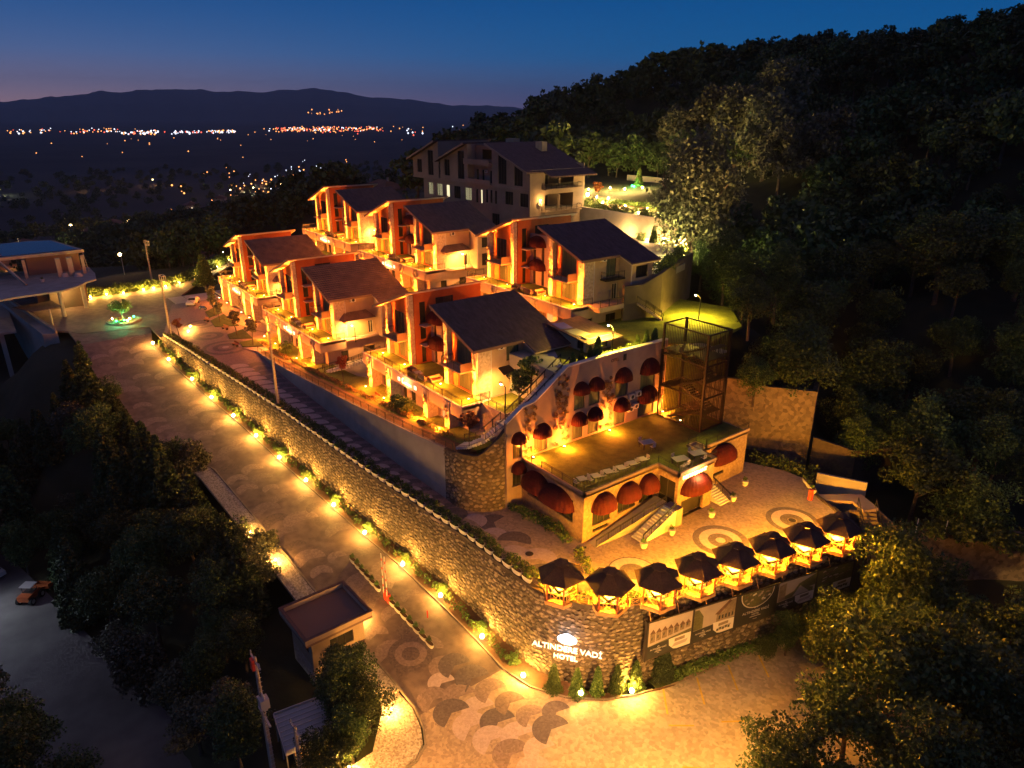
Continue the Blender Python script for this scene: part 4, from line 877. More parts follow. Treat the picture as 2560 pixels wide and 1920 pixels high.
# disabled ramp and steps to the entrance
m = MB(); m.hull8([(10.5, .6, -.1), (11.6, .6, -.1), (12.2, 10.6, -.1), (10.5, 10.6, -.1)], [(10.5, .6, .02), (11.6, .6, .02), (12.2, 10.6, 2.1), (10.5, 10.6, 2.1)]); m.build('ramp', 'conc', Rb)
m = MB(); railing(m, [(11.65, .6, .02), (12.25, 10.4, 2.05)], .9, 1.8, .035); m.build('ramp_railing', 'metal', Rb)
for k in range(14): MB().box(12.5, 4.9+k*.36, -.1, 14.1, 5.26+k*.36, .15*(k+1)).build('step', 'white', Rb)
MB().box(12.4, 9.9, -.1, 14.1, 11, 2.12).build('landing', 'aw2', Rb)
m = MB(); railing(m, [(14.05, 5.0, .15), (14.05, 9.9, 2.1)], .95, 1.3, .04, mesh=True); m.build('stair_railing', 'metal', Rb)
for k in range(11): MB().box(10.9+k*.3, 17.6, -.1, 11.2+k*.3, 19.4, 1.55-k*.14).build('step', 'white', Rb)
m = MB(); railing(m, [(10.9, 19.3, 1.5), (14.2, 19.3, .1)], .95, 1.3, .04); m.build('stair_railing', 'metal', Rb)
# ---------------------------------------------------------------- steel stair tower
T = empty('stair_tower', (-55.2, 65.4, 5.68), 0, 'tall dark steel-barred escape stair tower on the restaurant roof', 'stair tower')
x1, y1, h = 6.7, 4.1, 12.3
for x, y in ((0, 0), (x1, 0), (x1, y1), (0, y1)): MB().box(x-.12, y-.12, 0, x+.12, y+.12, h).build('post', 'steel', T)
for z in (.1, 4.2, 8.3, 12.2):
    m = MB()
    for a, b in (((0, 0), (x1, 0)), ((x1, 0), (x1, y1)), ((x1, y1), (0, y1)), ((0, y1), (0, 0))): m.bar((*a, z), (*b, z), .16)
    m.build('ring_beam', 'steel', T)
m = MB()
for a, b in (((0, 0), (x1, 0)), ((x1, 0), (x1, y1)), ((x1, y1), (0, y1))):
    L = math.hypot(b[0]-a[0], b[1]-a[1]); n = int(L/.24)
    for i in range(1, n): x = a[0]+(b[0]-a[0])*i/n; y = a[1]+(b[1]-a[1])*i/n; m.bar((x, y, 0), (x, y, 12.1), .05)
tag(m.build('vertical_bar', 'steel', T), kind='stuff')
for f, (z0, side) in enumerate(((0, 0), (2.05, 1), (4.1, 0), (6.15, 1), (8.2, 0))):
    m = MB(); ya = .5 if side == 0 else 2.3
    for k in range(12):
        x = 1+k*.38 if side == 0 else x1-1-k*.38
        m.box(x-.17, ya, z0+.17*(k+1)-.04, x+.17, ya+1.4, z0+.17*(k+1))
    xe_ = 1 if side == 0 else x1-1; xf = x1-1 if side == 0 else 1
    m.bar((xe_, ya, z0), (xf, ya, z0+2.05), .06, .2); m.bar((xe_, ya+1.4, z0), (xf, ya+1.4, z0+2.05), .06, .2); m.bar((xe_, ya, z0+1), (xf, ya, z0+3.05), .05); m.build('stair_flight', 'steel', T)
    MB().box((x1-1 if side == 0 else .1), .3, z0+2.0, (x1-.1 if side == 0 else 1), 3.8, z0+2.06).build('landing', 'steel', T)
MB().box(.1, .2, 8.9, 6.6, 3.9, 9.0).build('platform', 'steel', T)
# footbridge from the tower to the lawn
m = MB(); m.box(-4.5, 4.2, 8.8, 5.5, 5.6, 8.95); fb = m.build('footbridge', 'conc', None, label='pale footbridge joining the stair tower to the lawn', cat='footbridge'); fb.location = T.location
# ---------------------------------------------------------------- outside stairs
def stairs(name, pts, n, w, label, m_='white', rail=True, closed=True):
    """steps following pts = [(x,y,z)...] ; w width to the left of travel"""
    R_ = empty(name, pts[0], 0, label, 'outdoor stairs'); o = Vector(pts[0]); P = [Vector(p)-o for p in pts]
    D = [0]
    for a, b in zip(P, P[1:]): D.append(D[-1]+(b-a).length)
    def at_(s_):
        for i in range(len(P)-1):
            if s_ <= D[i+1]+1e-6: t = (s_-D[i])/(D[i+1]-D[i]); return P[i].lerp(P[i+1], t), (P[i+1]-P[i])
    for k in range(n):
        a, d = at_(D[-1]*k/n); b, d2 = at_(D[-1]*(k+.70)/n); nn = Vector((-d.y, d.x, 0)).normalized()*w; z = b.z
        m = MB(); zb = z-.3 if closed else z-.14; m.hull8([(a.x, a.y, zb), (b.x, b.y, zb), (b.x+nn.x, b.y+nn.y, zb), (a.x+nn.x, a.y+nn.y, zb)], [(a.x, a.y, z), (b.x, b.y, z), (b.x+nn.x, b.y+nn.y, z), (a.x+nn.x, a.y+nn.y, z)]); m.build('step', m_, R_)
    if rail:
        m = MB(); railing(m, [tuple(p+Vector((0, 0, .1))) for p in P], .95, 1.4, .04, mesh=False)
        q = []
        for i, p in enumerate(P): d = (P[min(i+1, len(P)-1)]-P[max(i-1, 0)]); nn = Vector((-d.y, d.x, 0)).normalized()*w; q.append(tuple(p+nn+Vector((0, 0, .1))))
        railing(m, q, .95, 1.4, .04, mesh=False); m.build('handrail', 'metal', R_)
    return R_
stairs('garden_stairs', [(-60.6, 38.2, 7.0), (-58.8, 38.8, 7.6), (-57.4, 40, 8.5), (-56.7, 42.2, 9.9)], 20, 1.6, 'curving stairs climbing over the rounded end of the garden wall')
stairs('garden_stairs', [(-56.6, 43.2, 10), (-56.6, 46.4, 11.9), (-56.6, 51.2, 15.0)], 26, 1.5, 'long straight stairs climbing along the sloping top of the arched wall')
MB().box(-58.3, 42.1, 7, -56.5, 43.3, 9.98).build('stair_landing', 'white', None, kind='structure')
stairs('garden_stairs', [(-101.5, 38.9, 3.4), (-97.5, 42.2, 5.2), (-93.6, 45.2, 7.4)], 20, 1.7, 'stairs rising between the two nearest lower-row villas')
stairs('garden_stairs', [(-98.8, 58.6, 12.7), (-96.6, 61, 14.2), (-94.4, 63.6, 16.2)], 16, 1.5, 'stairs between the upper middle and upper right villas')
stairs('garden_stairs', [(-64.4, 75.4, 14.75), (-66.8, 72.6, 17.2)], 14, 1.5, 'short stairs going down to the lawn beside the upper right villa', 'cream')
MB().box(-69.4, 65.4, 16.6, -66.6, 73.0, 17.25).build('side_terrace', 'cream', None, label='pale raised side terrace of the upper right villa above the lawn', cat='terrace')
m = MB(); railing(m, [(-66.7, 65.6, 17.25), (-66.7, 72.2, 17.25)], 1, 1.5, .04); m.build('side_terrace_railing', 'metal', None, label='dark railing on the side terrace of the upper right villa', cat='railing')
# annex with patched shed roof beside the nearest villa
AN = empty('annex', (-64.6, 56.4, 0), 0, 'low annex with patched grey lean-to roof behind the nearest villa', 'annex')
m = MB(); wallholes(m, 'E', 5.2, 0, 4.2, 9.6, 16.4, [(1.6, 3.6, 14.9, 16.2)]); wallholes(m, 'S', 0, 0, 5.2, 9.6, 16.6, [(3.5, 4.7, 14.9, 16.3)]); m.build('wall', 'cream', AN)
window(AN, 'E', 5.2, 0, 1.6, 3.6, 14.9, 16.2, 2, curtain='curt'); window(AN, 'S', 0, 0, 3.5, 4.7, 14.9, 16.3, 1, name='door')
MB().prism([(-1.5, -.8), (6.4, -.8), (6.4, 5), (-1.5, 5)], lambda x, y: 16.75-.1*(x), lambda x, y: 16.9-.1*x).build('roof', 'roofd', AN)
MB().prism([(-1, -.3), (1.0, -.5), (1.4, 1.2), (-.6, 1.4)], lambda x, y: 16.91-.1*x, lambda x, y: 16.94-.1*x).build('patch', 'blue', AN); MB().prism([(1.6, -.4), (4.4, -.2), (4.0, 1.8), (1.8, 1.4)], lambda x, y: 16.91-.1*x, lambda x, y: 16.94-.1*x).build('patch', 'conc', AN)
# ---------------------------------------------------------------- gate house, kiosk, barrier
G = empty('gate_house', (-57.9, 20.3, 0), math.radians(2), 'small flat-roofed gate house with brown roof beside the road', 'gate house')
m = MB(); wallholes(m, 'S', -2.6, -2.6, 5.0, -8.9, -5.6, [(.8, 1.4, -7.2, -6.6), (2.6, 4.2, -7.9, -6.6)], .2); m.build('wall', 'cream', G)
m = MB(); wallholes(m, 'E', 2.4, -2.6, 5.6, -8.9, -5.6, [(1.9, 4.4, -7.9, -6.5)], .2); wallholes(m, 'W', -2.6, -2.6, 5.6, -8.9, -5.6, [], .2); wallholes(m, 'N', -2.6, 3.0, 5.0, -8.9, -5.6, [], .2); m.build('wall', 'cream', G)
window(G, 'S', -2.6, -2.6, .8, 1.4, -7.2, -6.6, 1); window(G, 'S', -2.6, -2.6, 2.6, 4.2, -7.9, -6.6, 2); window(G, 'E', 2.4, -2.6, 1.9, 4.4, -7.9, -6.5, 3)
m = MB(); m.box(-2.6, -2.6, -12.5, 2.4, 3.0, -8.9); m.build('stone_base', 'clad', G)
m = MB(); X0, X1, Y0, Y1 = -3.2, 3.1, -3.4, 3.7
m.box(X0, Y0, -5.6, X1, Y1, -5.35); m.build('roof', mat and 'trim', G)
m = MB(); m.box(X0, Y0, -5.35, X1, Y0+.25, -4.8); m.box(X0, Y1-.25, -5.35, X1, Y1, -4.8); m.box(X0, Y0+.25, -5.35, X0+.25, Y1-.25, -4.8); m.box(X1-.25, Y0+.25, -5.35, X1, Y1-.25, -4.8); m.build('parapet', 'cream', G)
m = MB(); e = .05; m.box(X0-e, Y0-e, -4.8, X1+e, Y0+.3, -4.74); m.box(X0-e, Y1-.3, -4.8, X1+e, Y1+e, -4.74); m.box(X0-e, Y0+.3, -4.8, X0+.3, Y1-.3, -4.74); m.box(X1-.3, Y0+.3, -4.8, X1+e, Y1-.3, -4.74); m.build('coping', 'roofd', G)
def potprof(): return [(.16, 0), (.2, .03), (.27, .3), (.29, .32), (.27, .34), (.3, .5), (.33, .52), (.33, .58)]
def ballplant(name, cx, label, group): pass
K = empty('utility_kiosk', (-48.7, 14.3, 0), math.radians(-8), 'small shed with ribbed blue-grey canopy roof behind the leaning utility pole', 'shed')
for k in range(8):
    x = -2.2+k*.58
    MB().prism([(x, -2.2), (x+.5, -2.2), (x+.5, 2.2), (x, 2.2)], lambda a, b: -8.0+a*.05-.03, lambda a, b: -7.95+a*.05).build('roof_panel', 'galv', K)
    MB().box(x+.5, -2.2, -8.02+x*.05, x+.58, 2.2, -7.86+x*.05).build('roof_rib', 'ac', K)
m = MB()
for x, y in ((-2.2, -2.2), (2.3, -2.2), (2.3, 2.2), (-2.2, 2.2), (0, -2.2), (0, 2.2)): m.box(x-.05, y-.05, -11.5, x+.05, y+.05, -8.05)
m.build('frame_posts', 'galv', K); m = MB(); m.box(-2.3, -2.3, -8.3, 2.4, -2.22, -7.9); m.box(-2.3, 2.22, -8.3, 2.4, 2.3, -7.9); m.box(2.36, -2.22, -8.3, 2.44, 2.22, -7.9); m.box(-2.38, -2.22, -8.3, -2.3, 2.22, -7.9); m.build('eave', 'ac', K)
m = MB(); m.box(-1.6, -1.4, -11.5, 1.4, 1.5, -8.9); m.build('cabinet', 'cream', K)
c = MB().box(-.5, -.4, -11.5, .5, .4, -9.6).build('meter_cabinet', 'ac', None, label='white metal meter cabinet standing by the ribbed shed', cat='cabinet'); c.location = (-45.0, 11.9, .6); MB().box(-.4, -.42, -11.2, .4, -.4, -9.8).build('door', 'wframe', c)
BR = empty('road_barrier', (-59.6, 27.9, zr(-59.6)), 0, 'twin road barriers with raised white arms between the planter rows', 'barrier')
for k, x in enumerate((0, .75)):
    MB().box(x-.22, -.16, 0, x+.22, .16, 1.15).build('cabinet', 'redp', BR); MB().box(x-.05, -.22, .95, x+.05, -.16, 6.0).build('arm', 'white', BR)
    m = MB()
    for j in range(4): m.box(x-.055, -.225, 1.8+j*1.1, x+.055, -.155, 2.1+j*1.1)
    m.build('arm_stripe', 'redp', BR)
MB().lathe([(.07, 0), (.07, .9)], -54.6, 30.2, zr(-54.6), 8).build('bollard', 'redp', None, label='slim red bollard on the kerb beyond the barriers', cat='bollard')
# ---------------------------------------------------------------- poles
def mastpole(x, y, z, h, label, lean=0, top='ladder', group=None):
    p = empty('utility_pole', (x, y, z), 0, label, 'utility pole', group); MB().tube([(0, 0, 0), (0, 0, h)], [.24, .13], 10).build('shaft', 'pole', p)
    m = MB()
    if top == 'ladder':
        for zz in (h-.1, h+.9): m.bar((-.9, 0, zz), (.9, 0, zz), .09); m.bar((-.9, .7, zz), (.9, .7, zz), .09); m.bar((-.9, 0, zz), (-.9, .7, zz), .09); m.bar((.9, 0, zz), (.9, .7, zz), .09)
        for a in (-.9, .9): m.bar((a, 0, h-.1), (a, 0, h+.9), .09); m.bar((a, .7, h-.1), (a, .7, h+.9), .09)
    else:
        m.bar((-1.1, 0, h-.4), (1.1, 0, h-.4), .12)
        for a in (-1, 0, 1): m.tube([(a, 0, h-.35), (a, 0, h)], .05, 6)
    m.build('crossarm', 'galv', p); m = MB()
    for k in range(int((h-1)/.45)): m.bar((.28, -.12, 1+k*.45), (.28, .2, 1+k*.45), .03)
    m.bar((.28, -.12, 1), (.28, -.12, h-.5), .03); m.build('climbing_rungs', 'galv', p); return p
mastpole(-97.4, 30.9, 1.4, 11.6, 'tall pole on the long wall in front of the middle lower villa', group='utility poles along the lane')
mastpole(-140.1, 26.2, 2.6, 10.6, 'utility pole with square top frame at the upper left end of the wall', group='utility poles along the lane')
mastpole(-193.1, 34.1, 2.3, 9.2, 'utility pole with square top frame among bushes beyond the roundabout', group='utility poles along the lane')
TP = mastpole(-46.9, 10.6, -9.8, 12.3, 'large utility pole with transformer in the bottom left corner', top='arm')
m = MB(); m.box(-.9, -.15, 7.6, .9, .15, 7.8); m.box(.25, -.35, 7.8, .95, .35, 8.7); m.build('transformer', 'galv', TP)
m = MB()
for a in (.35, .6, .85): m.lathe([(.05, 8.7), (.09, 8.8), (.04, 8.9), (.08, 9.0), (.03, 9.1)], a, 0, 0, 6)
m.build('insulator', 'ac', TP); m = MB(); m.bar((-1.2, 0, 6.4), (1.4, 0, 6.4), .16); m.bar((-1.2, 0, 6.4), (-.1, 0, 5.6), .08); m.bar((.1, 0, 5.6), (1.2, 0, 6.4), .08); m.build('lower_crossarm', 'galv', TP)
MB().box(-.3, -.35, 11.2, .2, -.12, 12.2).build('fuse_box', 'redp', TP)
m = MB()
for k in range(14):
    t = k/13; u = (k+1)/13
    if k < 13: m.bar((.3, -.1, 10.6-3.2*t-1.2*math.sin(PI*t)), (.3+.5*u, -.1, 10.6-3.2*u-1.2*math.sin(PI*u)), .03)
m.build('cable', 'rubber', TP)
b = mastpole(-44.6, 12.2, -9.8, 6.2, 'short timber prop pole beside the transformer pole', top='arm')
w = MB()
for i in range(40):
    t0, t1 = i/40, (i+1)/40; a = Vector((-97.4, 31.2, 12.6)); c_ = Vector((-140.1, 26.5, 13)); p = a.lerp(c_, t0); q = a.lerp(c_, t1); w.bar(p-Vector((0, 0, 6*t0*(1-t0))), q-Vector((0, 0, 6*t1*(1-t1))), .03)
w.build('overhead_cable', 'rubber', None, label='thin overhead cable between the two lane poles', cat='cable')
# sodium street lamp beyond the turning circle, floodlight masts and lantern posts
def street_lamp(x, y, z, h, label, e=600, col=(1, .42, .10), group='street lamps in the valley'):
    p = empty('street_lamp', (x, y, z), 0, label, 'street lamp', group); MB().tube([(0, 0, 0), (0, 0, h), (-.3, 0, h+.4), (-1.1, 0, h+.5)], [.12, .08, .06, .05], 8).build('post', 'galv', p)
    MB().box(-1.6, -.14, h+.42, -1.0, .14, h+.6).build('lamp_head', 'galv', p); MB().ball((-1.3, 0, h+.38), .2 if group is None else .42, 8, 5).build('bulb', 'bulb', p); light(p, (-1.3, 0, h+.1), e, col, r=.25); return p
street_lamp(-214, 31.4, -.5, 6.2, 'orange street lamp among the trees left of the far utility pole', 500)
def postlight(x, y, z, h, e, label, ang=0, aim=(0, 0, -1), cone=158, col=(1, .78, .25), spot=True):
    p = empty('lawn_lamp', (x, y, z), ang, label, 'lamp post', 'bent lamp posts round the villas'); MB().tube([(0, 0, 0), (0, 0, h), (-.35, 0, h+.25), (-.9, 0, h+.35)], [.08, .06, .055, .05], 8).build('post', 'metal', p)
    MB().box(-1.1, -.12, h+.26, -.6, .12, h+.40).build('lamp_head', 'metal', p); MB().ball((-.85, 0, h+.2), .13, 8, 5).build('bulb', 'bulbw', p); light(p, (-.85, 0, h-.05), e*(1.1 if aim[2] == -1 else 1.7), col, 'SPOT' if spot else 'POINT', .14, aim, cone, .7)
    if spot: light(p, (-.85, 0, h-.1), e*(.16 if aim[2] == -1 else .45), col, r=.14)
   
    return p
postlight(-57.2, 58.6, 14.75, 3.2, 1900, 'bent black lamp post on the lawn edge above the arched wall', 0, col=(1, .66, .06))
postlight(-60.5, 78.7, 14.75, 3.2, 1300, 'bent black lamp post on the lawn under the trees behind the tower', 0, col=(1, .66, .06))
postlight(-61.0, 45.4, 9.75, 2.6, 300, 'glowing lamp post on the small lawn beside the nearest villa', 0, (-1, .3, -.95), 125, col=(1, .42, .08))
postlight(-101.2, 45.6, 7.6, 2.4, 420, 'glowing lamp post by the stairs right of the middle lower villa', 0, (-1, .25, -.8), 130, col=(1, .40, .07))
postlight(-134.6, 47.6, 7.9, 2.4, 330, 'glowing lamp post between the two left lower villas', 0, (-1, .25, -.8), 130, col=(1, .38, .06))
postlight(-101.0, 66.8, 16.6, 2.4, 420, 'glowing lamp post right of the upper middle villa', 0, (-1, .25, -.8), 130, col=(1, .40, .07))
postlight(-134.6, 67.2, 16.4, 2.4, 330, 'glowing lamp post between the two left upper villas', 0, (-1, .25, -.8), 130, col=(1, .38, .06))
postlight(-79.0, 92.6, 19.0, 3.0, 1500, 'dark lamp post by the uplit wall behind the upper right villa', 0, spot=False)
postlight(-197, 53.4, 2.5, 4.2, 900, 'lantern post at the top of the road beyond the roundabout', 0)
# ---------------------------------------------------------------- small ground lights
GLM = None
def spotlet(x, y, z, e, label, group, col=(1, .48, .075), r=.1, bm='bulb', h=.42, br=.12):
    global GLM
    if GLM is None:
        a = MB(); a.tube([(0, 0, 0), (0, 0, .3)], .025, 6); a.lathe([(.06, .28), (.10, .3), (.12, .42), (.13, .44)], n=10); GLM = {'s': a.data('spike_stand', 'metal')}
    if (bm, br) not in GLM: GLM[(bm, br)] = MB().ball((0, 0, .38), br, 10, 6).data('bulb', bm)
    o = empty('garden_spotlight', (x, y, z), 0, label, 'garden light', group); put('spike_stand', GLM['s'], o); put('bulb', GLM[(bm, br)], o)
    if e: light(o, (0, 0, .72), e*1.35, col, r=r)
    return o
RL = [(-140.6, 23.1), (-133, 23.9), (-123.3, 25.2), (-115.6, 26.1), (-107.8, 27.1), (-100.6, 28.1), (-93.4, 28.9), (-85.7, 29.7), (-78.3, 30.4), (-70.9, 31.1), (-63.2, 32.1), (-56.2, 32.9), (-48.7, 33.2), (-42.2, 33.5), (-37.2, 36.4), (-34.5, 40.4)]
ordn = ['first', 'second', 'third', 'fourth', 'fifth', 'sixth', 'seventh', 'eighth', 'ninth', 'tenth', 'eleventh', 'twelfth', 'thirteenth', 'fourteenth', 'fifteenth', 'sixteenth', 'seventeenth', 'eighteenth', 'nineteenth', 'twentieth', 'twenty-first', 'twenty-second', 'twenty-third', 'twenty-fourth', 'twenty-fifth', 'twenty-sixth', 'twenty-seventh']
for i, (x, y) in enumerate(RL): spotlet(x, y-.05, zr(x)+.15, 250 if i < 13 else 270, ordn[i]+' garden light along the foot of the stone wall, counted from the roundabout', 'garden lights at the foot of the long wall', br=.24)
for i, (x, y) in enumerate([(-78.5, 19.6), (-71.9, 20.2), (-46.2, 21.3), (-42.9, 15.6), (-58.2, 21.6+2.6)]): spotlet(x, y, zr(x)+.1 if x < -50 else -9.2, 190, ['garden light on the pebble verge beside the conifers', 'second garden light on the pebble verge, nearer the gate house', 'garden light behind the shrub at the pebble bed corner', 'garden light at the bottom edge in the pebble bed', 'garden light tucked beside the gate house'][i], 'garden lights on the pebble verge', (1, .46, .08))
CLP = [(-182.1, 19.1), (-182.3, 22.4), (-181.5, 25.8), (-182.5, 30.2), (-182.6, 32.5), (-183.1, 35.2), (-184.8, 38.7), (-190.5, 44.5), (-198.9, 51.8), (-206.8, 57.2)]
for i, (x, y) in enumerate(CLP): spotlet(x-.8, y, 2.4, 280, ordn[i]+' garden light along the hedge beyond the roundabout, from the left', 'garden lights along the far hedge', (1, .52, .08), br=.17)
for i, (x, y) in enumerate([(-140.4, 29.4), (-143.6, 30.6)]): spotlet(x, y, 2.6, 150, ['garden light at the head of the long planter wall', 'garden light beside the red-leaved sapling on the upper plaza'][i], 'garden lights at the upper plaza', br=.15)
BG = [(-141.9, 130.6), (-136.3, 131.0), (-132.6, 131.5), (-137.0, 141.8), (-131.2, 142.3), (-146.1, 137.2), (-141.5, 140.8), (-108.4, 116.8), (-126.2, 123.4), (-118.9, 123.5), (-104, 119), (-112.4, 124)]
for i, (x, y) in enumerate(BG): spotlet(x, y, max(20.9, gz(x, y))+.1, 650, ordn[i]+' garden light on the upper garden right of the apartment block', 'garden lights on the upper garden', (1, .66, .18), br=.24)
for i, (x, y) in enumerate([(-101.5, 112.6), (-97.8, 113.4), (-93.6, 113.6), (-108, 112.0)]): 
    o = spotlet(x, y, 16.6, 300, ['uplight at the foot of the far uplit wall, left part', 'brightest uplight at the foot of the far uplit wall', 'uplight at the far wall beside its buttress', 'uplight at the left end of the far uplit wall'][i], 'uplights at the far wall', (1, .55, .16), br=.2)
_o = uplight(None, (-72.0, 88.5, 20.8), 15000, 62, (-8.5, 13, 13), name='tree_fill_light', col=(1, .62, .2)); tag(_o, 'added fill light on the drive brightening the tall pale tree', 'garden light')  # extra spot added to brighten the whole crown of the tall tree
MB().box(-128, 114.2, 14, -90, 114.8, 21.4).build('upper_retaining_wall', 'conc', None, label='pale uplit retaining wall right of the apartment block', cat='retaining wall')
MB().box(-96.2, 113.4, 14, -95.4, 114.2, 20.6).build('buttress', 'conc', bpy.data.objects['upper_retaining_wall'])
sheet('upper_garden', [(-128, 114.8), (-92, 114.8), (-96, 132), (-120, 146), (-150, 146), (-150, 118)], 21.0, 'soil')
sheet('upper_approach_road', [(-150, 146.2), (-118, 146.2), (-128, 160), (-160, 158)], 22.6, 'asph')
MB().box(-152, 158, 20, -118, 158.5, 24.6).build('garden_boundary_wall', 'conc', None, label='low orange-lit boundary wall behind the green lit conifer', cat='wall')
# colour lights round the little olive tree
RB = MB().lathe([(3.0, 0), (3.0, .28), (2.75, .3), (2.7, .22), (.01, .32)], -157.5, 21.4, 2.42, 28).build('roundabout_bed', ['soil'], None, kind='structure')
kb = [( -157.5+3.1*math.cos(2*PI*i/28), 21.4+3.1*math.sin(2*PI*i/28)) for i in range(29)]; kerb('roundabout_kerb', kb, lambda x, y: 2.44, .2, .25)
for i, (dx, dy, bm, col, e, lb) in enumerate([(1.4, -1.6, 'bulbg', (.05, 1, .4), 60, 'green-blue spotlight nearest the camera in the roundabout bed'), (-1.0, -1.9, 'bulb', (1, .55, .1), 50, 'orange spotlight left of the olive tree in the roundabout bed'), (1.6, -.2, 'bulbg', (.05, 1, .4), 60, 'green spotlight right behind the olive tree in the roundabout bed'), (-.2, 1.9, 'bulbg', (.05, 1, .5), 40, 'turquoise spotlight at the right rim of the roundabout bed'), (.9, .9, 'bulb', (1, .7, .1), 60, 'yellow spotlight in front of the olive trunk'), (2.2, .3, 'bulb', (1, .8, .1), 30, 'small yellow spotlight at the front rim of the roundabout bed')]):
    spotlet(-157.5+dx, 21.4+dy, 2.66, e, lb, 'coloured spotlights in the roundabout bed', col, bm=bm, br=.16)
spotlet(-138.2, 146.6, 22.6, 90, 'green spotlight under the lit conifer in the upper garden', None, (.1, 1, .2), bm='bulbg', br=.25); spotlet(-139.5, 147.2, 22.6, 70, 'second green spotlight left of the lit conifer', None, (.2, 1, .15), bm='bulbg', br=.22)
# street floods that light the forecourt: masts stand below the picture
def floodmast(x, y, z, h, aim, e, col, cone, label):
    p = empty('flood_mast', (x, y, z), 0, label, 'flood mast'); MB().tube([(0, 0, 0), (0, 0, h)], [.14, .09], 8).build('post', 'galv', p); MB().box(-.3, -.2, h, .3, .2, h+.25).build('lamp_head', 'galv', p); MB().box(-.22, -.15, h-.05, .22, .15, h).build('lamp_face', 'bulbw', p)
    light(p, (0, 0, h-.15), e, col, 'SPOT', .25, aim, cone, .8); return p
floodmast(-17.5, 30, -9.4, 7.0, (-15, 6, -8), 15000, (1, .46, .085), 125, 'flood mast at the open end of the parking area')
floodmast(-36, 14, -9.4, 7.0, (-3, 14, -7), 3500, (1, .44, .09), 120, 'flood mast at the road mouth below the forecourt')
# ---------------------------------------------------------------- gazebos
random.seed(5)
def gazebo():
    g = empty('gazebo', (0, 0, 0), 0, 'x', 'gazebo', 'gazebos along the plaza edge')
    hexp = lambda r, z, ph=0: [(r*math.cos(math.radians(60*k)+ph), r*math.sin(math.radians(60*k)+ph), z) for k in range(6)]
    m = MB(); m.prism([p[:2] for p in hexp(1.85, 0)], -.32, .06); m.build('deck', 'wood', g)
    P = hexp(1.62, .06)
    for x, y, z in P: MB().box(x-.06, y-.06, .06, x+.06, y+.06, 2.35).build('post', 'woodr', g)
    for k in range(6):
        if k == 3: continue
        a = Vector(P[k]); b = Vector(P[(k+1) % 6]); d = (b-a); a2 = a+d*.05; b2 = b-d*.05; m = MB()
        for z in (.12, .9): m.bar(a2+Vector((0, 0, z)), b2+Vector((0, 0, z)), .06)
        mid = (a2+b2)/2
        for z0, z1 in ((.14, .88),): m.bar(a2.lerp(b2, .22)+Vector((0, 0, z0)), b2.lerp(a2, .22)+Vector((0, 0, z1)), .04); m.bar(a2.lerp(b2, .22)+Vector((0, 0, z1)), b2.lerp(a2, .22)+Vector((0, 0, z0)), .04)
        for t in (.2, .8): m.bar(a2.lerp(b2, t)+Vector((0, 0, .12)), a2.lerp(b2, t)+Vector((0, 0, .9)), .05)
        m.build('railing', 'wood', g)
    m = MB()
    for k in range(6): a = Vector(P[k]); b = Vector(P[(k+1) % 6]); m.bar(a+Vector((0, 0, 2.24)), b+Vector((0, 0, 2.24)), .1)
    m.build('ring_beam', 'wood', g)
    lo = hexp(2.3, 2.28); hi = hexp(.52, 3.32)
    for k in range(6):
        a, b, c, d = lo[k], lo[(k+1) % 6], hi[(k+1) % 6], hi[k]; m = MB(); m.hull8([(p[0], p[1], p[2]-.07) for p in (a, b, c, d)], [a, b, c, d]); m.build('roof_panel', 'groof', g)
    m = MB()
    for k in range(6): m.bar((lo[k][0], lo[k][1], lo[k][2]+.02), (hi[k][0], hi[k][1], hi[k][2]+.02), .09, .05)
    m.build('hip_rib', 'groof', g)
    m = MB()
    for x, y, z in hexp(.46, 3.3): m.bar((x, y, z), (x, y, z+.28), .05)
    m.build('lantern_post', 'woodr', g)
    m = MB(); L = hexp(.74, 3.52); m.add([(0, 0, 3.95)]+L+[(x, y, z-.06) for x, y, z in L], [(0, k+1, (k+1) % 6+1) for k in range(6)]+[(k+1, k+7, (k+1) % 6+7, (k+1) % 6+1) for k in range(6)]+[tuple(range(7, 13))[::-1]]); m.build('cupola', 'groof', g)
    lt = MB().ball((0, 0, 1.74), .11, 8, 5).build('bulb', 'bulb', g); m = MB(); m.bar((0, 0, 1.84), (0, 0, 3.3), .02); m.build('flex', 'rubber', g)
    return g
def fillchair(name='chair', fm='frame', cm='cloth'):
    c = empty(name, (0, 0, 0), 0, 'x', 'chair')
    for x in (-.2, .2):
        for y in (-.2, .2): MB().box(x-.025, y-.025, 0, x+.025, y+.025, .44).build('leg', fm, c)
    MB().box(-.24, -.24, .44, .24, .24, .5).build('seat', cm, c); MB().box(-.24, .2, .5, .24, .25, .95).build('backrest', cm, c)
    m = MB(); m.box(-.27, -.2, .66, -.23, .22, .7); m.box(.23, -.2, .66, .27, .22, .7); m.build('armrest', fm, c); return c
def ftable(name='dining_table', r=.45, top='cloth'):
    t = empty(name, (0, 0, 0), 0, 'x', 'table')
    for x in (-r+.08, r-.08):
        for y in (-r+.08, r-.08): MB().box(x-.03, y-.03, 0, x+.03, y+.03, .7).build('leg', 'frame', t)
    MB().box(-r, -r, .7, r, r, .745).build('tabletop', top, t); return t
gaz0 = gazebo(); ch0 = fillchair(); tb0 = ftable()
GZP = [(-40.8, 36.7, -32), (-37.2, 39.4, -18), (-34.95, 43.3, -37), (-33.85, 47.6, -37), (-32.8, 51.8, -37), (-31.75, 56.1, -37), (-30.7, 60.4, -37), (-29.65, 64.7, -37)]
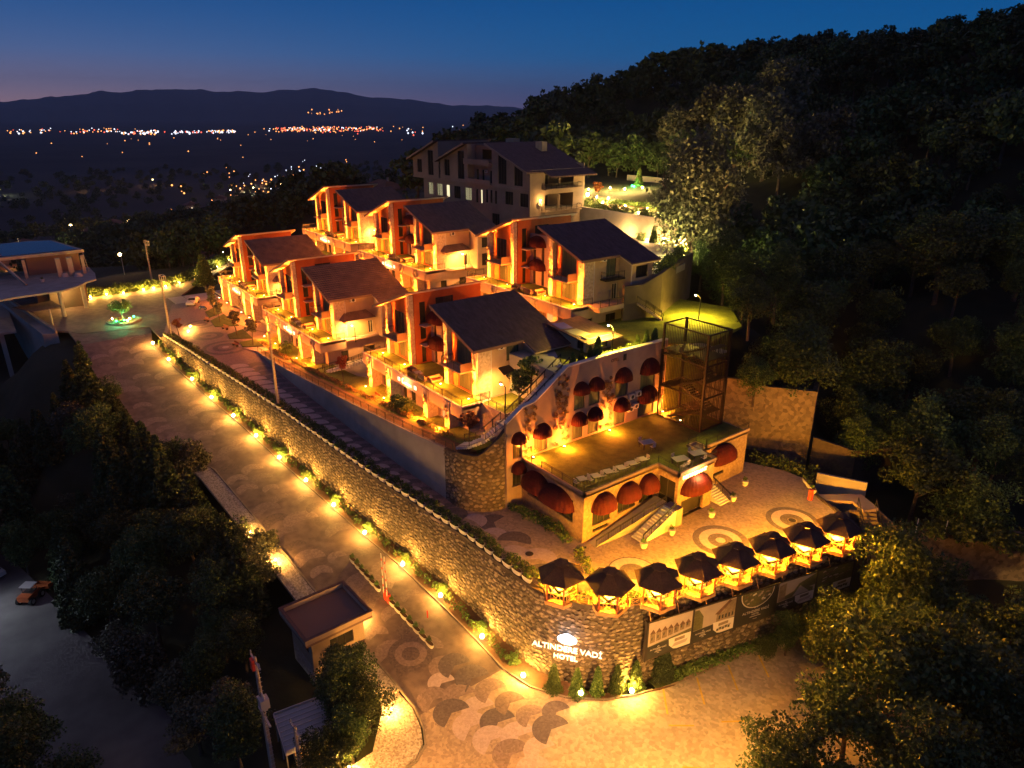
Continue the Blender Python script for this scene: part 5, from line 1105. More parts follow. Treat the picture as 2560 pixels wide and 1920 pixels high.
gl_ = ['leftmost gazebo of the row, beside the last white planters', 'second gazebo from the left, flat side to the wall above the lit hotel sign', 'third gazebo from the left, at the start of the hoarding', 'fourth gazebo from the left end of the row', 'fifth gazebo from the left end of the row', 'third gazebo from the right end of the row', 'second gazebo from the right end of the row', 'rightmost gazebo of the row, beside the stairs down']
first = True
for i, (x, y, a) in enumerate(GZP):
    a = math.radians(a)
    g = gaz0 if i == 0 else copytree(gaz0); g.location = (x, y, .02); g.rotation_euler = (0, 0, a); g['label'] = gl_[i]
    light(g, (0, 0, 1.56), 800, (1, .385, .014), r=.16)
    nm = ordn[i]
    t = tb0 if i == 0 else copytree(tb0); t.location = (x, y, .08); t.rotation_euler = (0, 0, a+.3); t['label'] = 'cloth-topped square table inside the '+nm+' gazebo from the left'; t['group'] = 'tables in the gazebos'
    for k in range(4):
        c = ch0 if first else copytree(ch0); first = False; an = a+.3+k*PI/2; c.location = (x+.78*math.cos(an), y+.78*math.sin(an), .08); c.rotation_euler = (0, 0, an-PI/2)
        c['label'] = ('chair with its back to the valley', 'chair on the right', 'chair on the plaza side', 'chair on the left')[k]+' inside the '+nm+' gazebo from the left'; c['group'] = 'chairs inside the '+nm+' gazebo'
# rail between gazebos
for i, (a, b) in enumerate(zip(GZP, GZP[1:])):
    A_ = Vector((a[0], a[1], 0)); B_ = Vector((b[0], b[1], 0)); d = (B_-A_); n_ = Vector((d.y, -d.x, 0)).normalized()*.75; L = d.length; d.normalize(); p = A_+d*1.75+n_; q = B_-d*1.75+n_
    if (q-p).length < .5: continue
    f = MB()
    for z in (.15, .85): f.bar(p+Vector((0, 0, z)), q+Vector((0, 0, z)), .06)
    f.bar(p+Vector((0, 0, .15)), q+Vector((0, 0, .85)), .04); f.bar(p+Vector((0, 0, .85)), q+Vector((0, 0, .15)), .04)
    for e_ in (p, q): f.bar(e_, e_+Vector((0, 0, .95)), .08)
    f.build('link_railing', 'wood', None, label='wooden cross-braced railing between the %s and %s gazebos from the left' % (ordn[i], ordn[i+1]), cat='railing', group='wooden railings between gazebos')
# ---------------------------------------------------------------- restaurant roof furniture
tb1 = None
sp = [(-47.6, 45.3), (-47.2, 46.9), (-47.1, 48.6), (-46.9, 50.3), (-46.9, 52.0), (-46.9, 53.6)]
for i, (x, y) in enumerate(sp):
    t = copytree(tb0); t.location = (x, y, 5.69); t['label'] = 'dark-legged table with pale top, %s from the near corner of the roof terrace' % ordn[i]; t['group'] = 'tables on the restaurant roof'; t['category'] = 'table'
    for k, dy in enumerate((-.72, .72)):
        c = copytree(ch0); c.location = (x, y+dy, 5.69); c.rotation_euler = (0, 0, 0 if dy > 0 else PI); c['label'] = 'chair %s the %s roof-terrace table from the near corner' % (('before', 'behind')[k], ordn[i]); c['group'] = 'chairs on the restaurant roof'
for i, (x, y) in enumerate([(-44.4, 57.0), (-44.2, 59.6), (-49.5, 57.2)]):
    t = copytree(tb0); t.location = (x, y, 5.69); t.scale = (1.3, 1.9, 1); t['label'] = ['long table on the roof bay above the lit restaurant sign', 'second long table on the roof bay, nearer the tower', 'table standing alone in the middle of the roof terrace'][i]; t['group'] = 'long tables on the restaurant roof'
    for k, dx in enumerate((-.9, .9)):
        c = copytree(ch0); c.location = (x+dx, y, 5.69); c.rotation_euler = (0, 0, PI/2 if dx < 0 else -PI/2); c['label'] = ['chair left of the ', 'chair right of the '][k]+['long table above the restaurant sign', 'long table nearer the tower', 'lone table on the roof terrace'][i]; c['group'] = 'chairs at the long roof tables'
# ---------------------------------------------------------------- terrace sofas
def sofa():
    s_ = empty('garden_sofa', (0, 0, 0), 0, 'x', 'sofa'); MB().box(-.8, -.35, .12, .8, .35, .34).build('base', 'trim', s_); MB().box(-.72, -.32, .345, .72, .22, .46).build('cushion', 'red', s_); MB().box(-.8, .24, .34, .8, .36, .8).build('backrest', 'trim', s_)
    for x in (-.8, .72): MB().box(x, -.35, .34, x+.08, .24, .6).build('armrest', 'trim', s_)
    return s_
so0 = sofa(); so1 = None
vn = ['leftmost lower villa', 'middle lower villa', 'nearest villa', 'upper right villa', 'upper middle villa', 'far left upper villa']
for i in range(6):
    for k, (x, y, r_, lb) in enumerate(((11.2, 1.5, 0, 'sofa nearest the wall end'), (14.6, 1.3, PI, 'sofa nearest the railing'), (16.0, 2.2, PI/2, 'single end sofa'))):
        s_ = so0 if (i == 0 and k == 0) else copytree(so0); s_.location = vw(i, x, y, .06); s_.rotation_euler = (0, 0, r_); s_['label'] = 'brown garden %s on the terrace of the %s' % (lb, vn[i]); s_['group'] = 'sofas on the villa terraces'
    t = copytree(tb0); t.location = vw(i, 12.9, 1.5, .05); t.scale = (1.4, 1, .7); t['label'] = 'low table between the sofas on the terrace of the %s' % vn[i]; t['group'] = 'low tables on the villa terraces'
# ---------------------------------------------------------------- white planters
def planter(lg=1.35, wd=.45):
    m = MB(); pts = []
    n = 14; prof = ((.78, 0), (.95, .22), (1.0, .26), (.97, .30), (1.04, .46), (1.06, .52))
    ring = lambda f, z: [((lg/2*f)*math.copysign(abs(math.cos(t))**.75, math.cos(t)), (wd/2*f)*math.copysign(abs(math.sin(t))**.75, math.sin(t)), z) for t in [2*PI*k/n for k in range(n)]]
    o = []
    for f, z in prof: o += ring(f, z)
    fs = [(i*n+k, i*n+(k+1) % n, (i+1)*n+(k+1) % n, (i+1)*n+k) for i in range(len(prof)-1) for k in range(n)]+[tuple(range(n))[::-1]]
    m.add(o, fs); m2 = MB(); m2.add(ring(1.0, .49), [tuple(range(n))]); return m.data('planter', 'white'), m2.data('planter_soil', 'soil')
PLM, PLS = planter()
# ---------------------------------------------------------------- foliage
def leafmesh(name, centers, radii, per, size, m_, squash=.8, seed=0, up=0.):
    """clumps of leaf-sized faces: centers (n,3), radii (n,), per = leaves per clump"""
    R = np.random.RandomState(seed); n = len(centers)
    C_ = np.repeat(np.asarray(centers, float), per, 0); r = np.repeat(np.asarray(radii, float), per)[:, None]
    d = R.normal(size=(n*per, 3)); d /= np.linalg.norm(d, axis=1)[:, None]; rad = R.uniform(.35, 1.05, (n*per, 1))**.6
    P = C_+d*rad*r*np.array([1, 1, squash])
    a = R.normal(size=(n*per, 3)); a[:, 2] *= (1-up); a /= np.linalg.norm(a, axis=1)[:, None]
    b = np.cross(a, R.normal(size=(n*per, 3))); b /= np.linalg.norm(b, axis=1)[:, None]
    s1 = size*R.uniform(.5, 1.15, (n*per, 1)); s2 = s1*R.uniform(.45, .8, (n*per, 1))
    V = np.stack([P-a*s1, P+b*s2, P+a*s1, P-b*s2], 1).reshape(-1, 3)
    N = n*per; me = bpy.data.meshes.new(name); me.vertices.add(4*N); me.vertices.foreach_set('co', V.ravel()); me.loops.add(4*N); me.loops.foreach_set('vertex_index', np.arange(4*N))
    me.polygons.add(N); me.polygons.foreach_set('loop_start', np.arange(N)*4); me.polygons.foreach_set('loop_total', np.full(N, 4)); me.materials.append(M[m_]); me.update(calc_edges=True); return me
def crown_pts(R_, n, seed, shape='round', fill=.45):
    R = np.random.RandomState(seed); P = []
    while len(P) < n:
        p = R.uniform(-1, 1, 3)
        l = np.linalg.norm(p)
        if l > 1 or l < fill: continue
        k = 1+.35*noise.noise((p[0]*1.7+seed, p[1]*1.7, p[2]*1.7))*2
        if shape == 'tall': p = p*np.array([.8, .8, 1.25])*(1-.28*max(p[2], 0))
        if shape == 'flat': p = p*np.array([1.15, 1.15, .6])
        P.append(p*k)
    return np.array(P)*R_
TREES = {}
def treekit(kind, seed, R_=3.6, h=4.2, mleaf='lbroad', n=62, per=85, size=.24, shape='round'):
    P = crown_pts(R_*.82, n, seed, shape); P[:, 2] += h+R_*.55
    cm = leafmesh('crown', P, np.random.RandomState(seed+1).uniform(.22, .42, n)*R_, per, size, mleaf, seed=seed)
    m = MB(); R = random.Random(seed); tx, ty = R.uniform(-.4, .4), R.uniform(-.4, .4)
    m.tube([(0, 0, -.6), (tx*.3, ty*.3, h*.5), (tx, ty, h), (tx*1.5, ty*1.5, h+R_*.8)], [R_*.075, R_*.055, R_*.04, R_*.015], 7)
    for k in range(6):
        a = 2*PI*k/6+R.uniform(-.4, .4); z = h*R.uniform(.7, 1.); l = R_*R.uniform(.55, .8); m.tube([(tx*.8, ty*.8, z), (tx+l*.5*math.cos(a), ty+l*.5*math.sin(a), z+l*.45), (tx+l*math.cos(a), ty+l*math.sin(a), z+l*.95)], [R_*.03, R_*.02, R_*.008], 5)
    TREES.setdefault(kind, []).append((m.data('trunk', 'bark'), cm)); 
def coniferkit(kind, seed, h=11., r=2.7, mleaf='lcon', per=46, size=.26):
    R = random.Random(seed); cs = []; rs = []; z = h*.12
    while z < h*.985:
        t = (z/h); rr_ = r*(1-t)**.8*(1+.12*R.uniform(-1, 1)); nb = max(3, int(9*(1-t)+3))
        for k in range(nb):
            a = 2*PI*k/nb+R.uniform(-.3, .3)
            for q in ((.55, .95) if rr_ > 1 else (.8,)): rq = rr_*q*R.uniform(.88, 1.08); cs.append((rq*math.cos(a), rq*math.sin(a), z-rq*.22)); rs.append(.26+.20*rr_*.6*(1.1-q*.4))
        z += h*.045
    cs.append((0, 0, h)); rs.append(.2)
    cm = leafmesh('crown', cs, rs, per, size, mleaf, .55, seed, .2); m = MB(); m.tube([(0, 0, -.6), (0, 0, h*.95)], [r*.09, .03], 7); TREES.setdefault(kind, []).append((m.data('trunk', 'bark'), cm))
for s_ in (1, 2, 3): treekit('broad', s_, per=150, size=.165, n=70)
treekit('broad', 4, shape='tall', h=5, per=150, size=.165, n=70); treekit('broad', 41, per=120, size=.19, n=52, shape='flat', h=5.2)
treekit('pale', 5, mleaf='lolive', shape='tall', n=90, per=90, size=.26); treekit('pale', 6, mleaf='lolive')
for s_ in (7, 8, 9): treekit('far', s_, R_=4.4, h=4.5, n=46, per=34, size=.55)
for s_ in (11, 12, 13): coniferkit('conifer', s_)
for s_ in (15, 16, 17): treekit('bush', s_, R_=1.0, h=.15, mleaf='lgreen', n=26, per=55, size=.11)
treekit('redtree', 18, R_=.9, h=1.7, mleaf='lred', n=26, per=60, size=.11)
treekit('sapling', 19, R_=1.0, h=2.0, mleaf='lgreen', n=30, per=40, size=.13, shape='tall'); treekit('sapling', 20, R_=.9, h=2.1, mleaf='lolive', n=26, per=38, size=.13, shape='tall')
treekit('olive', 21, R_=1.8, h=1.5, mleaf='lgreen', n=46, per=60, size=.12, shape='flat')
coniferkit('smallcon', 22, 3., 1.0, 'lgreen', 40, .11); coniferkit('smallcon', 23, 3.2, .8, 'lgreen', 40, .11)
def tree(kind, x, y, z, s_, label, group, cat='tree', name=None, rz=None, sz=None):
    k = random.choice(TREES[kind]); nm = name or {'conifer': 'conifer', 'smallcon': 'small_conifer', 'bush': 'bush', 'redtree': 'red_leaved_tree', 'sapling': 'sapling', 'olive': 'olive_tree'}.get(kind, 'broadleaf_tree')
    t = empty(nm, (x, y, z), rz if rz is not None else random.uniform(0, 6.28), label, cat, group, (s_, s_, sz or s_)); put('trunk', k[0], t); put('crown', k[1], t); return t
F_, CX_, CY_ = 1775., 1280., 960.; TH_ = math.radians(21.02)
def scr(x, y, z):
    """where a point falls in the picture, used only to keep tree crowns off the road and houses they must not cover"""
    n_ = math.hypot(1445, 1901); a0, a1, b0, b1 = 1445/n_, -1901/n_, 1901/n_, 1445/n_
    r = x*a0+y*b0; f = x*a1+y*b1; u = z-42; d = f*math.cos(TH_)-u*math.sin(TH_); up = f*math.sin(TH_)+u*math.cos(TH_)
    if d <= .1: return (-9e9, 9e9, -1)
    return (CX_+F_*r/d, CY_-F_*up/d, d)
def inpoly(p, poly):
    c = False; n = len(poly)
    for i in range(n):
        (x0, y0), (x1, y1) = poly[i], poly[i-1]
        if (y0 > p[1]) != (y1 > p[1]) and p[0] < (x1-x0)*(p[1]-y0)/(y1-y0)+x0: c = not c
    return c
def fits(x, y, z, r, h, poly):
    u, v, d = scr(x, y, z+h*.5)
    if d < 1: return False
    pr_ = F_*r/d
    for a, b in ((0, 0), (pr_*.9, 0), (-pr_*.6, 0), (0, scr(x, y, z+h)[1]-v), (pr_*.5, (scr(x, y, z+h)[1]-v)*.75)):
        if not inpoly((u+a, v+b), poly): return False
    return True
def side(x, y, z):
    u, v, d = scr(x, y, z); return u/.864, v/.864
q_ = lambda L: [(a/.864, b/.864) for a, b in L]
# --- wood between the hill road and the valley road (left)
PL_ = q_([(-400, 860), (60, 905), (120, 880), (150, 790), (172, 722), (215, 790), (262, 850), (330, 935), (440, 985), (478, 1045), (500, 1110), (560, 1150), (612, 1190), (655, 1245), (600, 1310), (610, 1400), (572, 1440), (560, 1540), (590, 1700), (470, 1700), (380, 1590), (260, 1480), (160, 1350), (115, 1280), (70, 1225), (0, 1195), (-400, 1185)])
random.seed(21); used = []; names = {}
def lab(base): names[base] = names.get(base, 0)+1; return base
cnt = 0
for k in range(2600):
    x = random.uniform(-150, -50); y = random.uniform(-12, 21); z = gz(x, y)
    con = (x < -84 and random.random() < .75); r, h = ((2.4, 9.5) if con else (2.7, 7.0)); s_ = random.uniform(.75, 1.25); r *= s_; h *= s_
    if any((x-a)**2+(y-b)**2 < (.8*(r+c))**2 for a, b, c in used): continue
    if not fits(x, y, z, r, h, PL_): continue
    used.append((x, y, r)); cnt += 1
    tree('conifer' if con else random.choice(('broad', 'broad', 'pale')), x, y, z, s_*(.95 if con else .86), 'dark conifer in the dense wood left of the hill road' if con else 'dark broadleaf tree in the wood between the two roads at lower left', 'conifers of the wood left of the hill road' if con else 'broadleaf trees of the wood at lower left')
    if cnt > 110: break
for i, (x, y, s_, kd, lb) in enumerate([(-121.5, 9.5, 1.25, 'conifer', 'tall conifer standing highest at the upper left bend of the hill road'), (-97, 12.6, 1.2, 'conifer', 'dense conifer leaning over the road edge halfway down'), (-72.5, 15.4, 1.05, 'conifer', 'conifer just uphill of the gate house'), (-68.4, 15.6, .95, 'conifer', 'second conifer touching the gate house roof'),
    (-50.2, 19.3, .68, 'broad', 'dense green tree in front of the gate house window'), (-48.4, 17.4, .75, 'broad', 'large green shrub tree between the gate house and the ribbed shed'), (-46.4, 18.6, .7, 'broad', 'bushy tree at the corner of the pebble bed'), (-44.6, 16.6, .62, 'broad', 'shrub tree at the bottom edge beside the pebble bed'), (-52.3, 19.0, .5, 'broad', 'small tree with rusty leaves at the gate house corner'), (-44.0, 14.0, .6, 'broad', 'green shrub right of the white meter cabinet')]):
    tree(kd, x, y, gz(x, y) if i > 3 else gz(x, y), s_, lb, None)
# --- bottom left tree, right foreground trees
for i, (x, y, s_, lb) in enumerate([(-66, -6.5, 1.0, 'spreading dark tree in the bottom left corner over the valley road'), (-62.5, -7, .95, 'dark tree at the very bottom left beside the spreading one'), (-69, -9.5, 1.1, 'dark tree at the left picture edge above the valley road'), (-58, -3.2, .8, 'low tree at the bottom edge left of centre'), (-55, -4.6, .8, 'small tree at the bottom edge below the valley road'), (-99.5, 1.2, .6, 'pale-leaved tree by the parked digger')]):
    tree('broad', x, y, gz(x, y), s_, lb, None)
PR_ = q_([(1620, 1480), (1632, 1400), (1700, 1380), (1760, 1300), (1840, 1300), (1890, 1200), (1960, 1180), (2080, 1200), (2110, 1300), (2212, 1330), (2700, 1300), (2700, 2300), (1560, 2300), (1640, 1600)])
random.seed(8); used = []; cnt = 0
for k in range(3000):
    x = random.uniform(-29, 25); y = random.uniform(22, 86); z = gz(x, y); s_ = random.uniform(.9, 1.45); r = 3.3*s_; h = 8*s_
    if x < -23 and y < 58: s_ *= .8
    if x < -22 and y < 52: continue
    if any((x-a)**2+(y-b)**2 < (.62*(r+c))**2 for a, b, c in used): continue
    if not fits(x, y, z, r, h, PR_): continue
    used.append((x, y, r)); cnt += 1; tree('broad', x, y, z, s_, 'large dark broadleaf tree in the grove right of the parking area', 'trees of the grove right of the parking area')
    if cnt > 60: break
PS = q_([(1640, 1450), (1500, 1500), (1440, 1480), (1700, 1330), (1850, 1240), (1900, 1190), (1960, 1400)])
for i, (x, y, s_) in enumerate([(-28.8, 56.5, .5), (-27.6, 59, .55), (-27.4, 62, .6), (-26.8, 65, .55), (-25.4, 61, .6), (-25.0, 68.5, .6), (-29.6, 54.2, .34)]):
    tree('broad', x, y, -9.6, s_, ordn[i]+' low tree below the hoarding, counted towards the right', 'low trees below the hoarding')
tree('conifer', -34.2, 44.3, -9.4, .44, 'young spruce under the left end of the hoarding', None)
# --- forest on the hillside behind: nearest trees one by one, the far slope as one mass
PF = q_([(2700, -400), (2212, 12), (2050, 48), (1900, 72), (1750, 80), (1600, 78), (1400, 118), (1250, 165), (1130, 225), (1010, 232), (905, 250), (830, 280), (750, 300), (640, 375), (540, 430), (380, 450), (240, 470), (-60, 500), (-60, 570), (172, 585), (215, 632), (330, 612), (430, 585), (500, 480), (640, 470), (660, 400), (760, 395), (830, 370), (890, 330), (1060, 300), (1250, 300), (1280, 395), (1400, 395), (1405, 500), (1520, 525), (1520, 650), (1600, 690), (1580, 830), (1770, 845), (1780, 1000), (1880, 1060), (1900, 1110), (2212, 1140), (2700, 1180)])
random.seed(31); cand = []; used = {}
def free(x, y, r):
    i, j = int(x//8), int(y//8)
    for a in (i-1, i, i+1):
        for b in (j-1, j, j+1):
            for (p, q, c) in used.get((a, b), ()):
                if (x-p)**2+(y-q)**2 < (.62*(r+c))**2: return False
    used.setdefault((i, j), []).append((x, y, r)); return True
NX = 16000
XX = np.random.RandomState(4).uniform(-480, 90, NX); YY = np.random.RandomState(5).uniform(40, 300, NX); ZZ = ground_z(XX, YY); SS = np.random.RandomState(6).uniform(.75, 1.35, NX)
for x, y, z, s_ in zip(XX, YY, ZZ, SS):
    if -212 < x < -52 and 40 < y < 96: continue
    if -152 < x < -88 and 94 < y < 162: continue
    if -165 < x < -88 and y > 140 and y < 163 and x < -110: continue
    if (x+283)**2+(y-72)**2 < 190 or (-283 < x < -250 and abs(y-72-(x+283)*-.25) < 9): continue
    if x < -300 and random.random() < .5: continue
    r = 4.2*s_; h = 9.5*s_; u, v, d = scr(x, y, z+h*.6)
    if d < 20 or u < -80 or u > 2650: continue
    if not inpoly((u, v), PF): continue
    if not inpoly((scr(x, y, z+h)[0], scr(x, y, z+h)[1]), PF): continue
    if d < 150 and not inpoly((u-F_*r*.8/d, v), PF): continue
    if not free(x, y, r): continue
    cand.append((d, x, y, z, s_))
cand.sort()
FT = cand[:235]; REST = cand[235:]
for d, x, y, z, s_ in FT:
    near = d < 125
    if x < -120: lb, gp = 'dark tree on the slope left of and behind the apartment block', 'trees on the slope left of and behind the apartment block'
    elif y > 125: lb, gp = 'dark tree high on the wooded hillside behind the hotel', 'trees high on the hillside behind the hotel'
    else: lb, gp = 'dark tree at the foot of the wooded hillside right of the hotel', 'trees at the foot of the wooded hillside'
    tree('broad' if near else 'far', x, y, z, s_*(1.15 if near else 1), lb, gp)
fm = [t[1] for t in TREES['far']]
def reduced(me, frac, grow, seed):
    n = len(me.polygons); co = np.empty(len(me.vertices)*3); me.vertices.foreach_get('co', co); co = co.reshape(n, 4, 3); k = np.random.RandomState(seed).choice(n, int(n*frac), replace=False); c = co[k]; ce = c.mean(1, keepdims=True); return (ce+(c-ce)*grow)
red = [reduced(m_, .32, 1.65, i) for i, m_ in enumerate(fm)]
V = []
for i, (d, x, y, z, s_) in enumerate(REST):
    a = random.uniform(0, 6.28); c, s2 = math.cos(a), math.sin(a); q = red[i % 3]*s_; V.append(np.stack([q[..., 0]*c-q[..., 1]*s2+x, q[..., 0]*s2+q[..., 1]*c+y, q[..., 2]+z], -1))
if V:
    V = np.concatenate(V).reshape(-1, 3); N = len(V)//4; me = bpy.data.meshes.new('hillside_forest'); me.vertices.add(4*N); me.vertices.foreach_set('co', V.ravel()); me.loops.add(4*N); me.loops.foreach_set('vertex_index', np.arange(4*N)); me.polygons.add(N); me.polygons.foreach_set('loop_start', np.arange(N)*4); me.polygons.foreach_set('loop_total', np.full(N, 4)); me.materials.append(M['lbroad']); me.update(calc_edges=True)
    put('hillside_forest', me, label='dark wooded hillside forest behind the hotel', cat='forest', kind='stuff')
print('trees', len(FT), 'rest', len(REST))
# scattered trees of the valley floor beyond the slope, one dark mass
V = []
Rv = random.Random(12)
for i in range(520):
    a = math.radians(Rv.uniform(-38, -9)); dd_ = Rv.uniform(330, 1500); fx, fy, rx, ry = -.7961, .6052, .6052, .7961; x = dd_*(fx*math.cos(a)+rx*math.sin(a)); y = dd_*(fy*math.cos(a)+ry*math.sin(a))
    if x > -300: continue
    z = gz(x, y); s_ = Rv.uniform(.7, 1.3); q = red[i % 3]*s_; V.append(q[::2]*np.array([1.1, 1.1, 1])+np.array([x, y, z]))
V = np.concatenate(V).reshape(-1, 3); N = len(V)//4; me = bpy.data.meshes.new('valley_trees'); me.vertices.add(4*N); me.vertices.foreach_set('co', V.ravel()); me.loops.add(4*N); me.loops.foreach_set('vertex_index', np.arange(4*N)); me.polygons.add(N); me.polygons.foreach_set('loop_start', np.arange(N)*4); me.polygons.foreach_set('loop_total', np.full(N, 4)); me.materials.append(M['lbroad']); me.update(calc_edges=True)
put('valley_trees', me, label='dark scattered trees around the valley village', cat='trees', kind='stuff')
def rank_labels(group, what, per=12):
    L = [(scr(*o.location)[2], scr(*o.location)[0], o) for o in bpy.data.objects if o.get('group') == group]
    L.sort(key=lambda t: t[0])
    for r in range(0, len(L), per):
        for k, (d, u, o) in enumerate(sorted(L[r:r+per], key=lambda t: t[1])): o['label'] = '%s, %s from the left, %s rank from the front' % (what, ordn[k], ordn[r//per])
rank_labels('conifers of the wood left of the hill road', 'dark conifer of the roadside wood')
rank_labels('broadleaf trees of the wood at lower left', 'broadleaf tree of the lower left wood')
rank_labels('trees of the grove right of the parking area', 'large dark tree of the right grove')
rank_labels('trees at the foot of the wooded hillside', 'tree at the hillside foot')
# special trees
treekit('linden', 51, mleaf='lolive', shape='tall', n=190, per=95, size=.15, h=2.6)
tree('linden', -81.5, 102.5, 17.5, 2.45, 'tall pale-leaved tree rising behind the upper right villa', None, sz=2.75)
for i, (x, y, s_) in enumerate([(-108, 160, 2.2), (-122, 168, 2.3), (-136, 176, 2.3), (-98, 152, 1.9), (-114, 172, 2.4), (-146, 172, 2.0), (-92, 160, 1.9)]): tree('pale', x, y, gz(x, y), s_, ordn[i]+' big olive-green tree behind the apartment block and upper garden', 'big trees behind the upper garden')
tree('smallcon', -138.9, 149.1, 22.6, 1.5, 'small conifer lit bright green in the upper garden', None)
for i, (x, y, s_) in enumerate([(-172, 112, 1.5), (-181, 104, 1.4), (-186, 118, 1.6), (-150, 126, 1.7), (-160, 132, 1.6)]): tree('far', x, y, gz(x, y), s_, ordn[i]+' dark tree standing against the sky left of the apartment block', 'skyline trees left of the apartment block')
tree('redtree', -132, 127, 21, 1.6, 'round red-leaved tree in the upper garden beside the apartment block', None)
for i, (x, y) in enumerate([(-99.6, 112.4), (-96.4, 112.6), (-103, 112.4)]): tree('smallcon' if i == 0 else 'bush', x, y, 16.5, 1.1, ['slim young conifer at the far uplit wall', 'round bush beside the brightest far uplight', 'low bush at the left of the far uplit wall'][i], None, cat='shrub')
for i, (x, y, s_) in enumerate([(-57.5, 84.5, .75), (-61.5, 89.5, .9), (-53.2, 80, .8), (-49.6, 77.5, .7), (-56, 90, 1.), (-66.5, 92, 1.), (-50.5, 83.5, .9), (-75, 97, .8)]): tree('broad', x, y, max(gz(x, y), 13.8 if x < -53 else 6), s_, ordn[i]+' tree round the far edge of the upper lawn behind the stair tower', 'trees round the upper lawn')
def hedge(name, pts, z, w, h, per, label, m_='lgreen', size=.16, dens=1., cat='hedge'):
    P = []; R = random.Random(len(pts)+int(abs(pts[0][0])))
    for a, b in zip(pts, pts[1:]):
        L = math.hypot(b[0]-a[0], b[1]-a[1]); n = max(1, int(L/.45*dens))
        for i in range(n):
            t = (i+R.random())/n; x = a[0]+(b[0]-a[0])*t; y = a[1]+(b[1]-a[1])*t; zz = z(x, y) if callable(z) else z; hh = h*R.uniform(.65, 1.2)
            P.append((x+R.uniform(-w, w)*.4, y+R.uniform(-w, w)*.4, zz+hh*.5*R.uniform(.5, 1.1)))
    return put(name, leafmesh(name, P, [w*.6]*len(P), per, size, m_, h/w*.9, 5), label=label, cat=cat, kind='stuff')
hedge('drive_hedge', [(-67, 77), (-70.6, 84.5), (-74.5, 92)], 20.5, 1.6, 1.9, 130, 'clipped hedge along the drive behind the upper right villa')
hedge('garden_hedge', [(-128, 116), (-112, 116.5), (-98, 118)], 21, 1.6, 1.6, 70, 'dark hedge on top of the far uplit wall', size=.22)
hedge('garden_hedge', [(-132, 124), (-118, 128), (-106, 126)], 21, 2, 1.3, 60, 'second hedge among the lights of the upper garden', size=.22)
hedge('far_hedge', [(x-3.2, y) for x, y in CLP], 2, 2.6, 2.4, 170, 'thick hedge behind the lights beyond the roundabout', size=.26, dens=1.6)
hedge('planter_hedge', [(x, y+1.3) for x, y in WT], lambda x, y: zl(x) if x < -60 else 0, .9, .85, 70, 'low green hedge running along the lane behind the white planters', size=.13)
hedge('foot_planting', [(x, y+1.0) for x, y in CURB[:14]], lambda x, y: zr(x), .8, .9, 34, 'creepers and low planting along the foot of the stone wall', size=.14)
hedge('bank_bushes', [(-33.6, 45.6), (-32.6, 50), (-31.4, 55), (-30.2, 60), (-28.6, 65)], -9.4, 1.1, .8, 60, 'tall grass bank between the parking and the stone wall', 'lgrass', .17, 1.6, 'grass')
hedge('corner_planting', [(-47, 43.2), (-52, 43.0), (-55.6, 42.4)], 0, 1.1, 1.0, 80, 'shadowy planting in the corner under the big awnings', size=.15)
hedge('corner_planting', [(-45.0, 42.6), (-43.2, 42.0), (-41.6, 41.0)], 0, .9, .8, 70, 'planting wedge pointing to the gazebos', size=.14)
hedge('wall_ivy', [(-46, 74.6), (-42, 76.4), (-39.5, 76)], -.5, 1.6, 2, 70, 'dark bushes at the back edge of the plaza', 'lbroad', .2)
hedge('field_bushes', [(-27, 80), (-20, 84.5), (-8, 92), (4, 100)], -2.8, 2.4, 1.6, 90, 'band of green bushes above the lower right wall', 'lgreen', .26)
hedge('garden_borders', [(-126, 38.4), (-110, 38.4), (-96, 38.8), (-84, 39.2), (-72, 39.6), (-64, 40)], lambda x, y: zp(x), .7, .5, 60, 'flower border in front of the lower villas', 'lvine', .10)
for k, (x, y, lb) in enumerate([(-75.5, 40.4, 'golden bush under the lit sign of the nearest villa'), (-77.6, 40.0, 'smaller bush left of the golden one'), (-116, 39.4, 'dark rounded bush in front of the middle lower villa'), (-106.4, 43.4, 'bush at the corner of the middle lower villa')]): tree('bush', x, y, gzf(x, y), 1.2, lb, None, cat='shrub')
tree('redtree', -62.6, 41.3, 6.2, 1.35, 'wide pink-leaved tree at the corner of the nearest villa', None, sz=1.25)
tree('redtree', -93.2, 39.6, 4.9, 1.05, 'small red ball tree beside the stairs left of the nearest villa', None, sz=1.3)
tree('sapling', -60.9, 49.0, 9.8, 1.7, 'thin tree on the bright lawn beside the nearest villa', None, name='young_tree'); tree('sapling', -60.0, 46.6, 9.8, 1.45, 'second thin tree against the lawn wall beside the stairs', None, name='young_tree')
for i, (x, y, s_, k_) in enumerate([(-180.4, 43.5, 2.4, 'smallcon'), (-144.0, 36.4, 1.3, 'sapling'), (-132.7, 36.2, 1.5, 'sapling'), (-125.2, 36.6, 1.5, 'sapling'), (-150.5, 37.2, 1.4, 'sapling'), (-139.9, 27.6, 1.1, 'redtree'), (-157.6, 38.6, 1.4, 'sapling')]):
    tree(k_, x, y, 2.6, s_, ['tall lit conifer at the kerb by the junction', 'slim sapling nearest the plaza circles', 'slim sapling in the grass bed by the paving', 'slim sapling right of the planted beds', 'slim sapling in front of the far-left villa', 'dark red sapling beside the utility pole at the wall head', 'slim sapling beside the parked car'][i], None)
